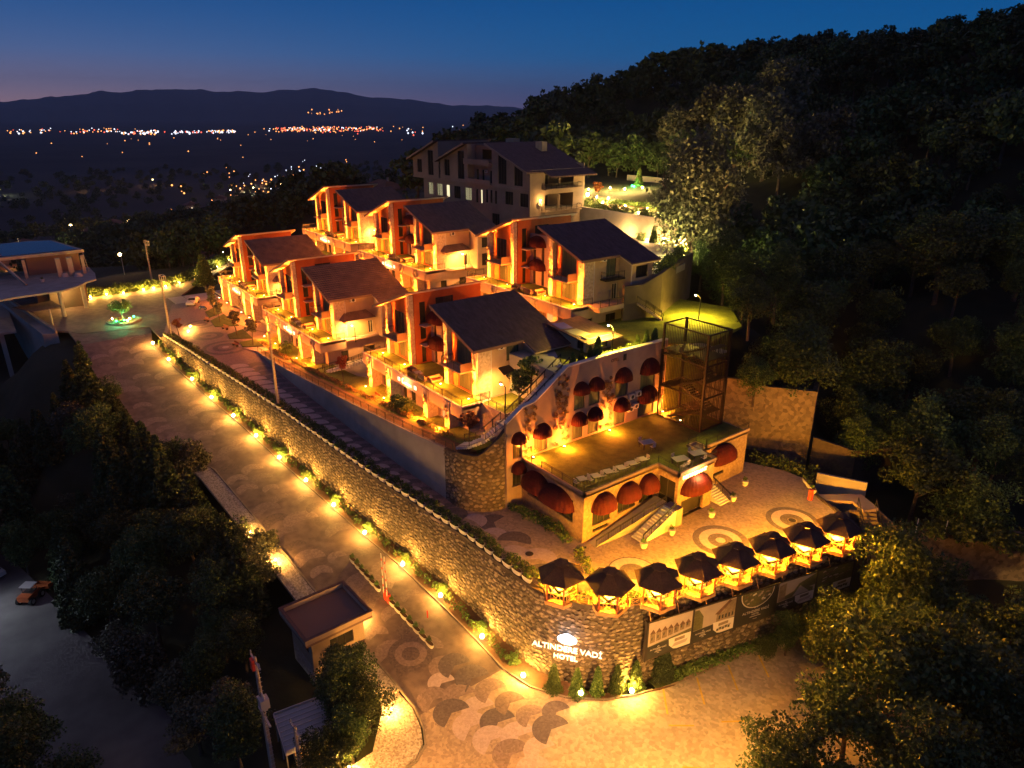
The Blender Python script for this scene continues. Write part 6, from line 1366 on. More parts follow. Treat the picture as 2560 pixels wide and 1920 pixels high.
# grass beds on the upper plaza, benches
for i, (p, lb) in enumerate([([(-146.5, 35.2), (-141.5, 34.6), (-139.5, 38.6), (-150, 38.8)], 'x'), ([(-134.6, 34.9), (-131.6, 34.4), (-129.6, 38), (-136.5, 38.4)], 'x'), ([(-128.4, 35.2), (-125.4, 34.8), (-123.6, 38), (-128.6, 38.2)], 'x'), ([(-154, 36.2), (-149, 35.6), (-151.5, 39), (-158, 40)], 'x')]):
    sheet('plaza_grass_bed', p, 2.72, 'grass')
sheet('upper_plaza_ground', [(-172, 33), (-128, 33.8), (-121, 36.2), (-121, 42.6), (-172, 42.6)], 2.56, 'cobl')
# lit little conifers on the wall-top lawn
for i, (x, y, s_) in enumerate([(-56.9, 52.0, .5), (-57, 53.4, .55), (-57, 54.8, .55), (-57.2, 56.2, .8), (-56.9, 62.6, .55), (-57.1, 64.4, .6), (-57, 65.8, .65)]): tree('smallcon', x, y, 14.75, s_, ordn[i]+' little lit conifer along the edge of the upper lawn from the left', 'little conifers along the lawn edge')
hedge('lawn_edge_shrubs', [(-57, 59.4), (-57, 65)], 14.8, .8, .7, 60, 'bright low shrubs on the lawn edge beside the bent lamp', 'lgreen', .12)
tree('olive', -157.5, 21.4, 2.6, 1.15, 'small spreading olive tree lit green in the roundabout', None)
hedge('roundabout_planting', [(-159, 20), (-156.6, 19.6), (-155.6, 22), (-158, 23.4)], 2.65, .6, .4, 40, 'low plants in the roundabout bed', 'lgreen', .12)
for i, (x, y) in enumerate([(-39.4, 34.9), (-37.7, 36.3), (-36.5, 37.8), (-35.7, 39.6), (-35.0, 41.4)]): tree('smallcon', x, y, -9.3, .78, ordn[i]+' slim conifer at the wall foot under the hotel sign, from the left', 'slim conifers under the hotel sign', sz=1.0)
for i, (x, y) in enumerate([(-116.6, 27.2), (-109, 28.1), (-101.8, 29.2), (-94.6, 29.8), (-86.8, 30.5), (-79.2, 31.2), (-71.8, 32.1), (-64.2, 33), (-57.2, 33.8), (-50, 34), (-44.4, 34.0), (-124.4, 26.2), (-131.8, 25.2)]): tree('bush', x, y, zr(x)+.1, random.uniform(.5, .75), 'lit flowering bush beside the %s stretch of the wall foot' % ordn[i], 'bushes at the foot of the long wall', cat='shrub')
# climbing plants on the pillars and the arched wall
def vine(x, y, z, fc, w, h, label, group, n=None, seed=0, dens=55):
    R = random.Random(seed+int(x*7+z*3)); P = []; rs = []
    n = n or int(w*h*2.6)
    for k in range(n):
        t = R.random()**.8; ww = w*(1-.35*t); u = R.uniform(-.5, .5)*ww; q = (u, -.08-.06*R.random(), h*t)
        P.append((x+q[0], y+q[1], z+q[2]) if fc == 'S' else (x-q[1], y+q[0], z+q[2])); rs.append(.22)
    return put('climbing_vine', leafmesh('climbing_vine', P, rs, dens, .075, 'lvine', 1.1, seed), label=label, cat='climbing plant', group=group)
pn = ['leftmost', 'second', 'third', 'rightmost']
for vi in (1, 2, 3, 4):
    for j, x in enumerate((2.2, 7.6, 17.2, 22.2)):
        X_, Y_, Z_ = vw(vi, x, -.16, -4.0)
        if vi == 3 and j > 1: continue
        vine(X_, Y_, Z_, 'S', 1.0, 4.0, 'leafy creeper on the %s lower pillar of the %s' % (pn[j], vn[vi]), 'creepers on the villa pillars', seed=j+vi*5, dens=38)
    for j, (x, h) in enumerate(((2.2, 5), (8.35, 7.5), (17.4, 6.5), (23.6, 5))):
        X_, Y_, Z_ = vw(vi, x, 2.93, .6); vine(X_, Y_, Z_, 'S', .65, h, 'leafy creeper on the %s upper pillar of the %s' % (pn[j], vn[vi]), 'creepers on the villa pillars', seed=j+vi*9, dens=30)
X_, Y_, Z_ = vw(3, 14.6, 5.9, .3); vine(X_, Y_, Z_, 'S', 1.8, 7, 'wide golden creeper beside the red awnings of the upper right villa', None, seed=3)
for j, (y, w, h) in enumerate(((45.0, 2.2, 5.8), (49.6, 2.6, 8.4), (56.9, 2.4, 6.5), (66.2, 1.4, 6.4))): vine(-55.95, y, 5.9, 'E', w, h, ['red creeper at the low end of the arched wall', 'largest red creeper on the arched wall, left of the window pairs', 'red creeper between the window pairs of the arched wall', 'narrow creeper beside the stair tower'][j], None, n=int(w*h*3.2), seed=40+j)
# ---------------------------------------------------------------- planters in rows
def planters(pts, z, label, group, step=1.5, plant='lgreen', rzoff=0):
    Sx = wall_points(pts); n = int(Sx[-1]/step); ms = [leafmesh('plant', [(random.uniform(-.4, .4), random.uniform(-.1, .1), .66) for _ in range(6)], [.2]*6, 34, .07, plant, 1, s_) for s_ in range(3)]
    for i in range(n):
        x, y, a = along(pts, Sx, (i+.5)*step); zz = z(x, y) if callable(z) else z
        o = put('planter', PLM, None, (x, y, zz), a, label=label, cat='planter', group=group); put('planter_soil', PLS, o); put('plant', ms[i % 3], o)
planters([(x, y+.25) for x, y in WT[2:11]], lambda x, y: (zl(x) if x < -60 else 0)+.12, 'white tub planter in the long row on top of the stone wall', 'white planters along the top of the stone wall')
planters([(x, y+.3) for x, y in WT[0:3]], lambda x, y: zl(x)+.12, 'white tub planter at the upper left end of the stone wall', 'white planters along the top of the stone wall')
planters([(-39.4, 74.4), (-37.4, 72.9), (-36.6, 72.4)], .12, 'white tub planter at the back right edge of the plaza', 'white planters at the back of the plaza', 1.1)
MB().box(-36.6, 70.8, 0, -36.2, 71.2, 1.3).build('hydrant_cabinet', 'redp', None, label='red hydrant cabinet beside the rightmost gazebo', cat='cabinet')
PT = MB().lathe([(.2, 0), (.28, .06), (.36, .3), (.38, .33), (.36, .36), (.42, .62), (.44, .68), (.38, .68)], n=14).data('pot', 'white'); m = MB(); m.ball((0, 0, .86), .3, 10, 7); 
PB = leafmesh('ball_bush', crown_pts(.24, 16, 3)+np.array([0, 0, .92]), [.13]*16, 34, .05, 'lgreen', 1, 2)
random.seed(2)
for i in range(6): 
    x = -67.2+i*1.14; o = put('planter', PLM, None, (x, 27.65+i*.04, zr(x)), .03, label='white planter with clipped ball bush, %s in the row uphill of the barriers' % ordn[i], cat='planter', group='planters uphill of the barriers'); put('planter_soil', PLS, o); put('ball_bush', PB, o)
for i in range(7):
    x = -58.4+i*1.22; o = put('planter', PLM, None, (x, 28.0+i*.05, zr(x)), .03, label='white planter with clipped ball bush, %s in the row downhill of the barriers' % ordn[i], cat='planter', group='planters downhill of the barriers'); put('planter_soil', PLS, o); put('ball_bush', PB, o)
for i, (x, y, lb) in enumerate([(-41.2, 52.6, 'at the foot of the entrance pillar'), (-41.3, 48.4, 'at the bottom of the entrance stairs'), (-40.9, 58.8, 'right of the garage opening'), (-41.6, 63.6, 'at the end of the side steps'), (-43.0, 67.8, 'under the rightmost red awning')]):
    o = put('flower_pot', PT, None, (x, y, .02), 0, label='round white pot with clipped bush '+lb, cat='flower pot', group='round white pots beside the restaurant'); put('ball_bush', PB, o)
# ---------------------------------------------------------------- illuminated hotel sign on the curved wall
def normal_at(s_): x, y, a = along(WALL, S, s_); return x, y, a
p0 = Vector((-41.1, 35.15)); p1 = Vector((-37.5, 37.85)); dd = (p1-p0); ang = math.atan2(dd.y, dd.x); nn = Vector((dd.y, -dd.x)).normalized()*.55; c = (p0+p1)/2+nn*1.35
SG = empty('hotel_sign', (c.x, c.y, -4.9), ang, 'glowing hotel name sign with white oval logo on the curved stone wall', 'sign')
text('ALTINDERE VADİ', .86, (0, 0, 0), (PI/2, 0, 0), 'signw', .06, 'lettering', SG, spacing=.98)
text('HOTEL', .74, (-.1, 0, -.92), (PI/2, 0, 0), 'signw', .06, 'lettering', SG)
m = MB(); n = 28; pts = []
for k in range(n):
    t = 2*PI*k/n; rx = .92; rz = .52; x_ = rx*math.cos(t); z_ = rz*math.sin(t)
    if math.sin(t) > .1: z_ *= 1+.28*math.exp(-(x_/.3)**2)
    pts.append((x_, z_))
m.add([(x_, 0, z_+1.35) for x_, z_ in pts]+[(x_, .12, z_+1.35) for x_, z_ in pts], [tuple(range(n)), tuple(range(n, 2*n))[::-1]]+[(k, n+k, n+(k+1) % n, (k+1) % n) for k in range(n)]); m.build('logo_plate', 'signb', SG)
m = MB()
for a, b in (((-.7, 1.42), (-.42, 1.38)), ((-.5, 1.4), (-.44, 1.18)), ((-.38, 1.36), (-.3, 1.2)), ((-.3, 1.2), (-.12, 1.12)), ((-.42, 1.38), (-.15, 1.36)), ((.15, 1.3), (.34, 1.32)), ((.3, 1.22), (.45, 1.18)), ((.45, 1.2), (.58, 1.55)), ((.58, 1.55), (.7, 1.2)), ((.52, 1.3), (.8, 1.35)), ((.66, 1.1), (.78, 1.4))): m.bar((a[0], -.03, a[1]), (b[0], -.03, b[1]), .035)
m.build('logo_emblem', 'navy', SG)
light(SG, (0, -.9, .2), 200, (1, .42, .10), r=.8); light(SG, (0, -.9, 1.9), 14, (.7, .75, 1), r=.5)
# ---------------------------------------------------------------- hoarding
h0 = Vector((-34.75, 41.9)); h1 = Vector((-28.45, 66.4)); d = h1-h0; L = d.length; ang = math.atan2(d.y, d.x); nrm = Vector((d.y, -d.x)).normalized()
H = empty('hoarding', (h0.x+nrm.x*.35, h0.y+nrm.y*.35, 0), ang, 'long dark hoarding of five printed hotel pictures under the gazebos', 'hoarding')
z1_ = lambda x: -1.65; z0_ = lambda x: -6.0+.95*x/L
m = MB(); m.hull8([(0, 0, z0_(0)), (L, 0, z0_(L)), (L, .14, z0_(L)), (0, .14, z0_(0))], [(0, 0, -1.6), (L, 0, -1.6), (L, .14, -1.6), (0, .14, -1.6)]); m.build('backing_board', 'frame', H)
def PQ(i, pts, mm, nm, dep=.02, par=H):
    """flat print shape on panel i: pts in panel units (0..1, 0..1)"""
    W_ = L/5; m = MB(); q = []
    for u, v in pts:
        x = i*W_+.12+u*(W_-.24); zb = z0_(x)+.15; q.append((x, -dep, zb+(-1.75-zb)*v))
    n = len(q); m.add(q, [tuple(range(n))]); return m.build(nm, mm, par)
arc = lambda cx, cy, rx, ry, a0, a1, n=14: [(cx+rx*math.cos(math.radians(a0+(a1-a0)*k/n)), cy+ry*math.sin(math.radians(a0+(a1-a0)*k/n))) for k in range(n+1)]
R = random.Random(5)
for i in range(5):
    p = PQ(i, [(0, 0), (1, 0), (1, 1), (0, 1)], 'bbd', 'print_panel', .012)
    if i != 2:
        PQ(i, [(0, .34), (1, .40), (1, 1), (0, 1)], 'bbsky' if i != 4 else 'bbtree', 'picture', .018, H)
        PQ(i, [(.48, .40), (.50, .18), (.60, .05), (.68, .02), (1, .02), (1, .38)], 'bbw', 'picture', .02, H)
    if i == 0:
        for k in range(7):
            u = .04+k*.135; PQ(i, [(u, .42+.02*k), (u+.115, .43+.02*k), (u+.115, .68+.02*(k % 3)), (u+.06, .76+.02*(k % 2)), (u, .70)], 'bbwall', 'printed_house', .024); PQ(i, [(u-.01, .69), (u+.125, .67), (u+.06, .80)], 'bbroof', 'printed_roof', .028); PQ(i, [(u+.03, .50+.02*k), (u+.055, .50+.02*k), (u+.055, .58+.02*k), (u+.03, .58+.02*k)], 'bbd', 'printed_window', .03)
        PQ(i, [(0, .34), (1, .40), (1, .5), (.4, .40)], 'bbtree', 'printed_lawn', .032)
    if i == 1:
        PQ(i, [(0, .35), (.22, .36), (.22, .72), (.1, .95), (0, .95)], 'bbtree', 'printed_tree', .024); PQ(i, [(.55, .40), (1, .42), (1, .98), (.82, .96), (.55, .66)], 'bbwall', 'printed_house', .024); PQ(i, [(.5, .66), (.84, 1.0), (.9, .95), (.6, .62)], 'bbroof', 'printed_roof', .028)
        for k in range(5): PQ(i, [(.6+k*.08, .46), (.64+k*.08, .46), (.64+k*.08, .58), (.6+k*.08, .58)], 'bbd', 'printed_window', .028)
    if i == 2:
        PQ(i, [(.08, .98)]+arc(.5, .93, .42, .48, 180, 360)+[(.92, .98)], 'bbw', 'picture_frame', .018); PQ(i, [(.10, .98)]+arc(.5, .93, .40, .45, 180, 360)+[(.90, .98)], 'bbtree', 'picture', .022)
        for k in range(22): u = R.uniform(.16, .8); v = R.uniform(.62, .92); PQ(i, [(u, v), (u+.07, v+.01), (u+.06, v+.06), (u+.01, v+.05)], R.choice(['bbsky', 'bbwall', 'bbroof', 'bbw']), 'printed_roof', .026+.001*k)
    if i == 3:
        PQ(i, [(.02, .36), (.2, .37), (.2, .95), (.02, .9)], 'bbwall', 'printed_wall', .024); PQ(i, [(.4, .55), (1, .58), (1, 1), (.55, .8)], 'bbtree', 'printed_hill', .024); PQ(i, [(.2, .37), (.95, .39), (.95, .52), (.62, .66), (.2, .5)], 'bbtree', 'printed_lawn', .028); PQ(i, [(.4, .4), (.85, .41), (.58, .72)], 'bbsky', 'printed_tent', .032)
    if i == 4:
        for k in range(26): u = R.uniform(.1, .85); v = R.uniform(.48, .93); PQ(i, [(u, v), (u+.09, v+.02), (u+.07, v+.06), (u+.0, v+.04)], R.choice(['bbsky', 'bbwall', 'bbroof']), 'printed_roof', .026+.001*k)
    if i != 2:
        PQ(i, [(.56, .10), (.9, .12), (.94, .22), (.62, .20)], 'bbsky', 'printed_bed', .026); PQ(i, [(.62, .24), (.86, .25), (.86, .34), (.62, .33)], 'bbwall', 'printed_headboard', .026)
        if i in (1, 4):
            for k in range(5): u = .58+k*.07; PQ(i, [(u, .10+.03*(k % 2)), (u+.05, .10+.03*(k % 2)), (u+.05, .17+.03*(k % 2)), (u, .18+.03*(k % 2))], 'bbtree', 'printed_chair', .030)
    x = (i+.26)*L/5 if i != 2 else (i+.5)*L/5; big = i == 2; zb = z0_(x)+.15; hgt = -1.75-zb; b_ = zb+hgt*(.20 if not big else .30)
    t = .42 if big else .23
    text('ALTINDERE VADİ', t, (x, -.035, b_), (PI/2, 0, 0), 'bbw', .004, 'lettering', H); text('HOTEL', t*.7, (x, -.035, b_-t*.75), (PI/2, 0, 0), 'bbw', .004, 'lettering', H)
    m = MB(); m.bar((x-t*1.6, -.035, b_-t*1.15), (x+t*1.6, -.035, b_-t*1.15), .03); m.bar((x-t*.6, -.035, b_-t*1.9), (x+t*.6, -.035, b_-t*1.9), .02); m.bar((x-t*.5, -.035, b_+t*1.2), (x, -.035, b_+t*1.5), .03); m.bar((x, -.035, b_+t*1.5), (x+t*.5, -.035, b_+t*1.25), .03); m.build('print_rule', 'bbw', H)
    if i: MB().box(i*L/5-.03, -.05, z0_(i*L/5), i*L/5+.03, 0, -1.62).build('divider', 'frame', H)
m = MB()
for k in range(9): x = .3+k*(L-.6)/8; m.bar((x, .05, -1.6), (x, .45, -.75), .06); m.bar((x, .14, -2.4), (x, .5, -2.4), .06)
m.build('bracket', 'wood', H)
m = MB(); m.box(-.15, -.06, -6.1, 0, .3, -1.55); m.box(L, -.06, -5.2, L+.1, .3, -1.55); m.build('end_frame', 'frame', H)
# ---------------------------------------------------------------- pool terrace building at the left edge
Pq = empty('pool_building', (-180, 12, 0), 0, 'open concrete building with rooftop pool at the left edge', 'building')
for x, y, r, h in ((6.2, 5.0, .42, 5.3), (11.3, .3, .38, 5.3), (17.3, -2.4, .16, 3.3)): MB().lathe([(r, 2.4), (r, 2.4+h)], x, y, 0, 14).build('column', 'pole', Pq)
MB().prism([(-12, -12), (14, -12), (12.4, -7), (11.6, .9), (9.3, 3.8), (5.6, 6.2), (3.9, 8.2), (-3, 9), (-12, 9)], 7.55, 7.9).build('floor_slab', 'conc', Pq)
MB().box(-14, -3, 2.4, -1, 6.5, 7.55).build('wall', 'trim', Pq); MB().box(-1, -1, 2.4, 3.5, 5.6, 7.55).build('wall', 'oldp', Pq)
m = MB()
for x, y, w in ((-3.1, 4.6, .5), (-5.6, -3.7, .3), (-3.3, 2.4, .45), (-4.2, 7.2, .3)): m.box(x-w, y-w, 7.9, x+w, y+w, 12)
m.build('column', 'pole', Pq); MB().box(-14, -3, 7.9, -9, 7.2, 12).build('wall', 'trim', Pq)
m = MB(); m.bar((-7.6, -8, 12), (2, -4.5, 8), .35, .5); m.bar((-6.6, 7.9, 11.8), (-4.3, 7.3, 9.4), .15); m.bar((-6, 8.2, 7.9), (-7.8, 8, 12), .12); m.build('brace', 'pole', Pq)
MB().prism([(-7.4, -9), (-7.9, 8.3), (-27, 4.2), (-29, -.5), (-28, -12), (-8, -12)], 11.95, 12.6).build('roof_slab', 'pole', Pq)
MB().prism([(-8.6, -9), (-9, 7.2), (-26, 3.6), (-27.6, -.8), (-27, -11), (-9, -11)], 12.6, 12.72).build('pool_water', 'pool', Pq)
m = MB(); m.hull8([(-20, -8, 12.72), (-19, -8, 12.72), (-19, -7, 12.72), (-20, -7, 12.72)], [(-20, -8, 13.6), (-19, -8, 13.6), (-19, -7, 13.6), (-20, -7, 13.6)]); m.build('pedestal', 'conc', Pq)
m = MB(); m.tube([(-19.5, -7.5, 13.6), (-19.4, -7.4, 14.4), (-19.5, -7.5, 15.2), (-19.5, -7.6, 15.9)], [.4, .32, .38, .16], 8); m.ball((-19.5, -7.6, 16.2), .24, 8, 6); m.tube([(-19.5, -7.5, 15.1), (-19.1, -6.9, 14.8), (-18.8, -6.7, 15.3)], [.12, .1, .08], 6); m.build('garden_statue', 'woodr', Pq)
light(Pq, (5.5, 1.5, 5.8), 160, (1, .55, .15), r=.3)
MB().lathe([(.95, 0), (.9, .05), (.55, .74), (.55, .78)], n=10).build('covered_table', 'cloth', None, loc=(-181.6, 17.6, 7.9), label='white-draped round table on the pool building deck, right one', cat='table', group='draped tables on the pool deck'); MB().lathe([(.8, 0), (.75, .05), (.5, .74), (.5, .78)], n=10).build('covered_table', 'cloth', None, loc=(-183, 15.2, 7.9), label='white-draped table behind the right one on the pool building deck', cat='table', group='draped tables on the pool deck')
o = put('flower_pot', PT, None, (-179.4, 10.6, 7.9), 0, label='dark potted plant on the pool building deck', cat='flower pot'); put('ball_bush', PB, o)
MB().prism([(-171.5, 4), (-165, 7), (-166.5, 12), (-173, 11)], 5.0, 5.15).build('canopy', 'roofd', None, label='dark flat canopy below the pool building deck', cat='canopy')
cn = bpy.data.objects['canopy'] if 'canopy' in bpy.data.objects else None
m = MB(); m.hull8([(-156.4, 7.2, -9), (-155.4, 9.6, -9), (-205, 2.3, -9), (-205, .9, -9)], [(-156.4, 7.2, 2.5), (-155.4, 9.6, 2.5), (-205, 2.3, 2.5), (-205, .9, 2.5)]); m.build('ramp_wall', 'conc', None, label='long dark retaining wall below the handrail at the left edge', cat='retaining wall')
m = MB(); a = Vector((-155.3, 9.4, 2.5)); b = Vector((-204, 2.1, 2.5)); m.bar(a+Vector((0, 0, .95)), b+Vector((0, 0, .95)), .12); m.bar(a+Vector((0, 0, .3)), b+Vector((0, 0, .3)), .3, .6)
for k in range(20): p = a.lerp(b, k/19); m.bar(p, p+Vector((0, 0, .95)), .07)
m.build('handrail', 'pole', None, label='long lit handrail running diagonally at the left edge', cat='railing')
UB = empty('unfinished_building', (-168, 1, 0), 0, 'unlit concrete frame building under the left handrail', 'building')
MB().box(-30, -14, 1.2, 2, 2.5, 1.6).build('floor_slab', 'conc', UB)
for x, y in ((0, 0), (-9, -2), (-2, -10), (-18, -3)): MB().box(x-.5, y-.4, -12, x+.5, y+.4, 1.2).build('column', 'conc', UB)
# ---------------------------------------------------------------- vehicles
def wheel(par, x, y, z, r, w=.22):
    o = empty('wheel', (x, y, z)); o.parent = par; m = MB(); m.tube([(0, -w/2, 0), (0, w/2, 0)], r, 14); m.build('tyre', 'rubber', o); m = MB(); m.tube([(0, -w/2-.01, 0), (0, w/2+.01, 0)], r*.55, 10); m.build('rim', 'galv', o)
def car(name, x, y, z, rz, mm, label, s_=1):
    c = empty(name, (x, y, z), rz, label, 'car', s=s_)
    prof = [(-2.1, .35), (-2.15, .75), (-1.5, .95), (-.75, 1.0), (-.25, 1.42), (.95, 1.45), (1.6, 1.0), (2.05, .92), (2.1, .4)]
    m = MB(); n = len(prof); vs = []
    for sy, k in ((-.82, 0), (.82, 1)):
        for px, pz in prof: vs.append((px, sy*(1 if pz < 1.05 else .82), pz))
    m.add(vs, [tuple(range(n)), tuple(range(n, 2*n))[::-1]]+[(i, n+i, n+(i+1) % n, (i+1) % n) for i in range(n)]); m.build('body', mm, c, smooth=False)
    m = MB(); m.add([(-.72, -.7, 1.03), (-.72, .7, 1.03), (-.3, .64, 1.38), (-.3, -.64, 1.38)], [(0, 1, 2, 3)]); m.v = [(a-.02, b, d+.03) for a, b, d in m.v]; m.build('windscreen', 'glass', c)
    m = MB(); m.add([(1.55, -.68, 1.05), (1.55, .68, 1.05), (1.0, .64, 1.4), (1.0, -.64, 1.4)], [(0, 3, 2, 1)]); m.v = [(a+.03, b, d+.03) for a, b, d in m.v]; m.build('rear_window', 'glass', c)
    for sy in (-1, 1):
        m = MB(); m.add([(-.55, sy*.79, 1.04), (1.35, sy*.79, 1.04), (.92, sy*.70, 1.38), (-.25, sy*.70, 1.36)], [(0, 1, 2, 3) if sy < 0 else (0, 3, 2, 1)]); m.build('side_window', 'glass', c)
        MB().box(-2.17, sy*.62-.14, .62, -2.1, sy*.62+.14, .76).build('headlight', 'wframe', c)
        for wx in (-1.35, 1.3): wheel(c, wx, sy*.76, .33, .33)
    return c
car('parked_car', -162.5, 36.0, 2.6, math.radians(150), 'ac', 'pale parked car beside the trees on the upper plaza', 1.05)
mc = empty('motorcycle', (-156.6, 36.4, 2.6), .6, 'dark parked motorcycle right of the pale car', 'motorcycle'); wheel(mc, -.7, 0, .32, .32, .1); wheel(mc, .7, 0, .32, .32, .1); m = MB(); m.bar((-.7, 0, .35), (-.35, 0, .95), .06); m.bar((-.4, -.3, 1.0), (-.4, .3, 1.0), .04); m.hull8([(-.35, -.12, .4), (.4, -.12, .4), (.4, .12, .4), (-.35, .12, .4)], [(-.35, -.14, .75), (.7, -.12, .8), (.7, .12, .8), (-.35, .14, .75)]); m.build('body', 'navy', mc)
car('parked_car', -105.6, -7.6, gz(-105.6, -7.6)+.3, math.radians(30), 'ac', 'white and orange vehicle at the left edge of the valley road', 1.1)
dg = empty('digger', (-96.5, -3.4, -16.05), math.radians(-40), 'small orange wheel loader with open bucket on the valley road', 'loader')
MB().box(-.6, -.75, .6, 1.6, .75, 1.3).build('body', 'orng', dg); m = MB(); m.box(-.3, -.6, 1.3, .7, .6, 1.4)
for x in (-.3, .65):
    for y in (-.6, .55): m.box(x, y, 1.3, x+.06, y+.06, 2.2)
m.build('cab_frame', 'frame', dg); MB().box(-.45, -.75, 2.2, .85, .75, 2.28).build('cab_roof', 'galv', dg)
m = MB(); m.bar((-.5, -.5, 1.1), (-1.7, -.5, .5), .16); m.bar((-.5, .5, 1.1), (-1.7, .5, .5), .16); m.build('lift_arm', 'orng', dg)
m = MB(); m.box(-2.5, -1, .25, -1.7, 1, .32); m.box(-1.74, -1, .32, -1.68, 1, .95); m.box(-2.5, -1, .32, -1.74, -.94, .85); m.box(-2.5, .94, .32, -1.74, 1, .85); m.box(-2.55, -1, .3, -2.48, 1, .8); m.build('bucket', 'orng', dg)
for x in (-.5, 1.2):
    for y in (-.85, .85): wheel(dg, x, y, .5, .5, .35)
floodmast(-98, -14.5, -16, 8.0, (7, 6, -8), 1500, (.78, .86, 1), 120, 'cold white flood mast by the valley road at the left edge')
# ---------------------------------------------------------------- walls and stairs right of the plaza
sheet('side_walk', [(-36.6, 72.8), (-33.4, 76.9), (-30.6, 75.4), (-31.4, 73.6), (-33.2, 74.6), (-35.6, 71.9)][::-1], .02, 'mauve')
wallrun('back_stone_wall', [(-55.5, 74.4), (-51, 77.6), (-43.8, 82.7), (-46.5, 88)], lambda x, y: -5.5, lambda x, y: 8.9 if x < -50 else 8.3, .6, 'rub2', 'massive high stone wall behind the restaurant beside the dark gully', 'retaining wall')
wallrun('gully_wall', [(-42.6, 81.4), (-38.4, 84.6), (-36.2, 92)], lambda x, y: -6, lambda x, y: 2.6-(x+42.6)*.3, .5, 'rub', 'lower stone wall at the far side of the gully', 'retaining wall')
wallrun('gully_parapet', [(-38.6, 76.0), (-33.6, 78.4)], lambda x, y: -5.5, lambda x, y: .9, .3, 'conc', 'low dark parapet behind the side walk', 'parapet')
LW = [(-31.0, 75.6), (-28.6, 77.8), (-19.9, 88.4), (-8, 101), (8, 118)]
wallrun('lower_right_wall', LW, lambda x, y: -10.5, lambda x, y: -.2 if x < -30 else -2.9, .6, 'rub2', 'long rough stone wall at the right edge below the green bushes', 'retaining wall')
stairs('side_stairs', [(-31.0, 75.4, 0), (-28.4, 72.6, -1.9), (-25.6, 69.6, -4.2), (-23.4, 68.0, -5.6)], 22, -1.9, 'long stairs running down beside the rightmost gazebo', 'oldp')
wallrun('stair_bank', [(-29.4, 69.4), (-32.6, 72.9), (-31.2, 74.0)], lambda x, y: -10, lambda x, y: -.4 if y > 72 else (-2.2 if x < -27 else -4.8), .4, 'rub2', 'rough lit bank wall between the last gazebo and the side stairs', 'retaining wall')
for i, (x, y) in enumerate([(-27.6, 79), (-25.4, 81.2), (-22.8, 84.4)]): MB().lathe([(.05, 0), (.05, 1.8)], x, y, -3, 6).build('fence_stake', 'ac', None, label=ordn[i]+' pale stake standing above the lower right wall', cat='stake', group='stakes above the lower right wall')
# benches on the upper plaza and in the nearest villa garden
for i, (x, y, z, r_) in enumerate([(-138.2, 35.6, 2.72, .3), (-126.8, 34.0, 2.6, .2), (-146.6, 34.4, 2.6, .2), (-83.4, 39.9, 5.0, 0)]):
    b = empty('bench', (x, y, z), r_, ['bench between the planted beds of the upper plaza', 'bench at the edge of the paved circles', 'bench under the sapling of the upper plaza', 'bench in the garden under the nearest villa'][i], 'bench', 'benches outside the lower villas')
    for k in range(3): MB().box(-.8, -.24+k*.17, .42, .8, -.1+k*.17, .46).build('slat', 'woodr', b)
    for xx in (-.65, .6): MB().box(xx, -.22, 0, xx+.06, .22, .42).build('leg', 'metal', b)
    MB().box(-.8, .26, .5, .8, .3, .85).build('backrest', 'woodr', b)
m = MB(); railing(m, [(x, y+.2, rwz(x)) for x, y in RW[:7]], .95, 2.2, .035, (1., .84), mesh=False); m.build('path_railing', 'metal', None, label='long dark railing along the top of the garden retaining wall', cat='railing')
m = MB(); railing(m, [(-64.3, 44.2, 9.85), (-59.5, 44.2, 9.85), (-59.2, 50.4, 9.85)], .95, 1.6, .035, (1., .84)); m.build('lawn_railing', 'metal', None, label='railing around the bright lawn beside the nearest villa', cat='railing')
floodmast(9, 80, -8, 7.0, (-1, .35, -.35), 7000, (1, .55, .16), 120, 'flood mast beyond the right picture edge lighting the long stone wall')
# ---------------------------------------------------------------- houses in the valley
def house(x, y, w, d, h, rz, label, wm='housew', rm='clay', lit_=1, s_=1):
    z = gz(x, y)-.5; H_ = empty('valley_house', (x, y, z), rz, label, 'house', 'houses in the valley', s_)
    m = MB(); hs = [(w*.15, w*.15+1.2, 1.2, 2.5), (w*.6, w*.6+1.2, 1.2, 2.5)]
    if h > 5: hs += [(w*.15, w*.15+1.2, 4.0, 5.3), (w*.6, w*.6+1.2, 4.0, 5.3)]
    wallholes(m, 'S', -w/2, -d/2, w, 0, h, hs, .2); wallholes(m, 'E', w/2, -d/2, d, 0, h, [(d*.4, d*.4+1.2, 1.2, 2.5)], .2); wallholes(m, 'N', -w/2, d/2, w, 0, h, [], .2); wallholes(m, 'W', -w/2, -d/2, d, 0, h, [], .2); m.build('wall', wm, H_)
    m = MB(); e = .7; r = h+w*.22; m.add([(-w/2-e, -d/2-e, h), (w/2+e, -d/2-e, h), (w/2+e, d/2+e, h), (-w/2-e, d/2+e, h), (-w/2*.35, 0, r), (w/2*.35, 0, r)], [(0, 1, 5, 4), (1, 2, 5), (2, 3, 4, 5), (3, 0, 4), (3, 2, 1, 0)]); m.build('roof', rm, H_)
    for k, q in enumerate(hs): window(H_, 'S', -w/2, -d/2, *q, 2, 1, 'lit' if k < lit_ else 'glass')
    window(H_, 'E', w/2, -d/2, d*.4, d*.4+1.2, 1.2, 2.5, 2, 1, 'lit' if lit_ > 2 else 'glass'); MB().box(w*.2, -.3, h+.3, w*.2+.6, .3, r+.8).build('chimney', wm, H_); return H_
house(-231, 119, 13, 10, 6.5, .2, 'large house with pediment gable left of the apartment block', lit_=1)
house(-283, 72, 17, 14, 4, .3, 'house with broad brown hipped roof in the dark below the hotel', lit_=2)
random.seed(77)
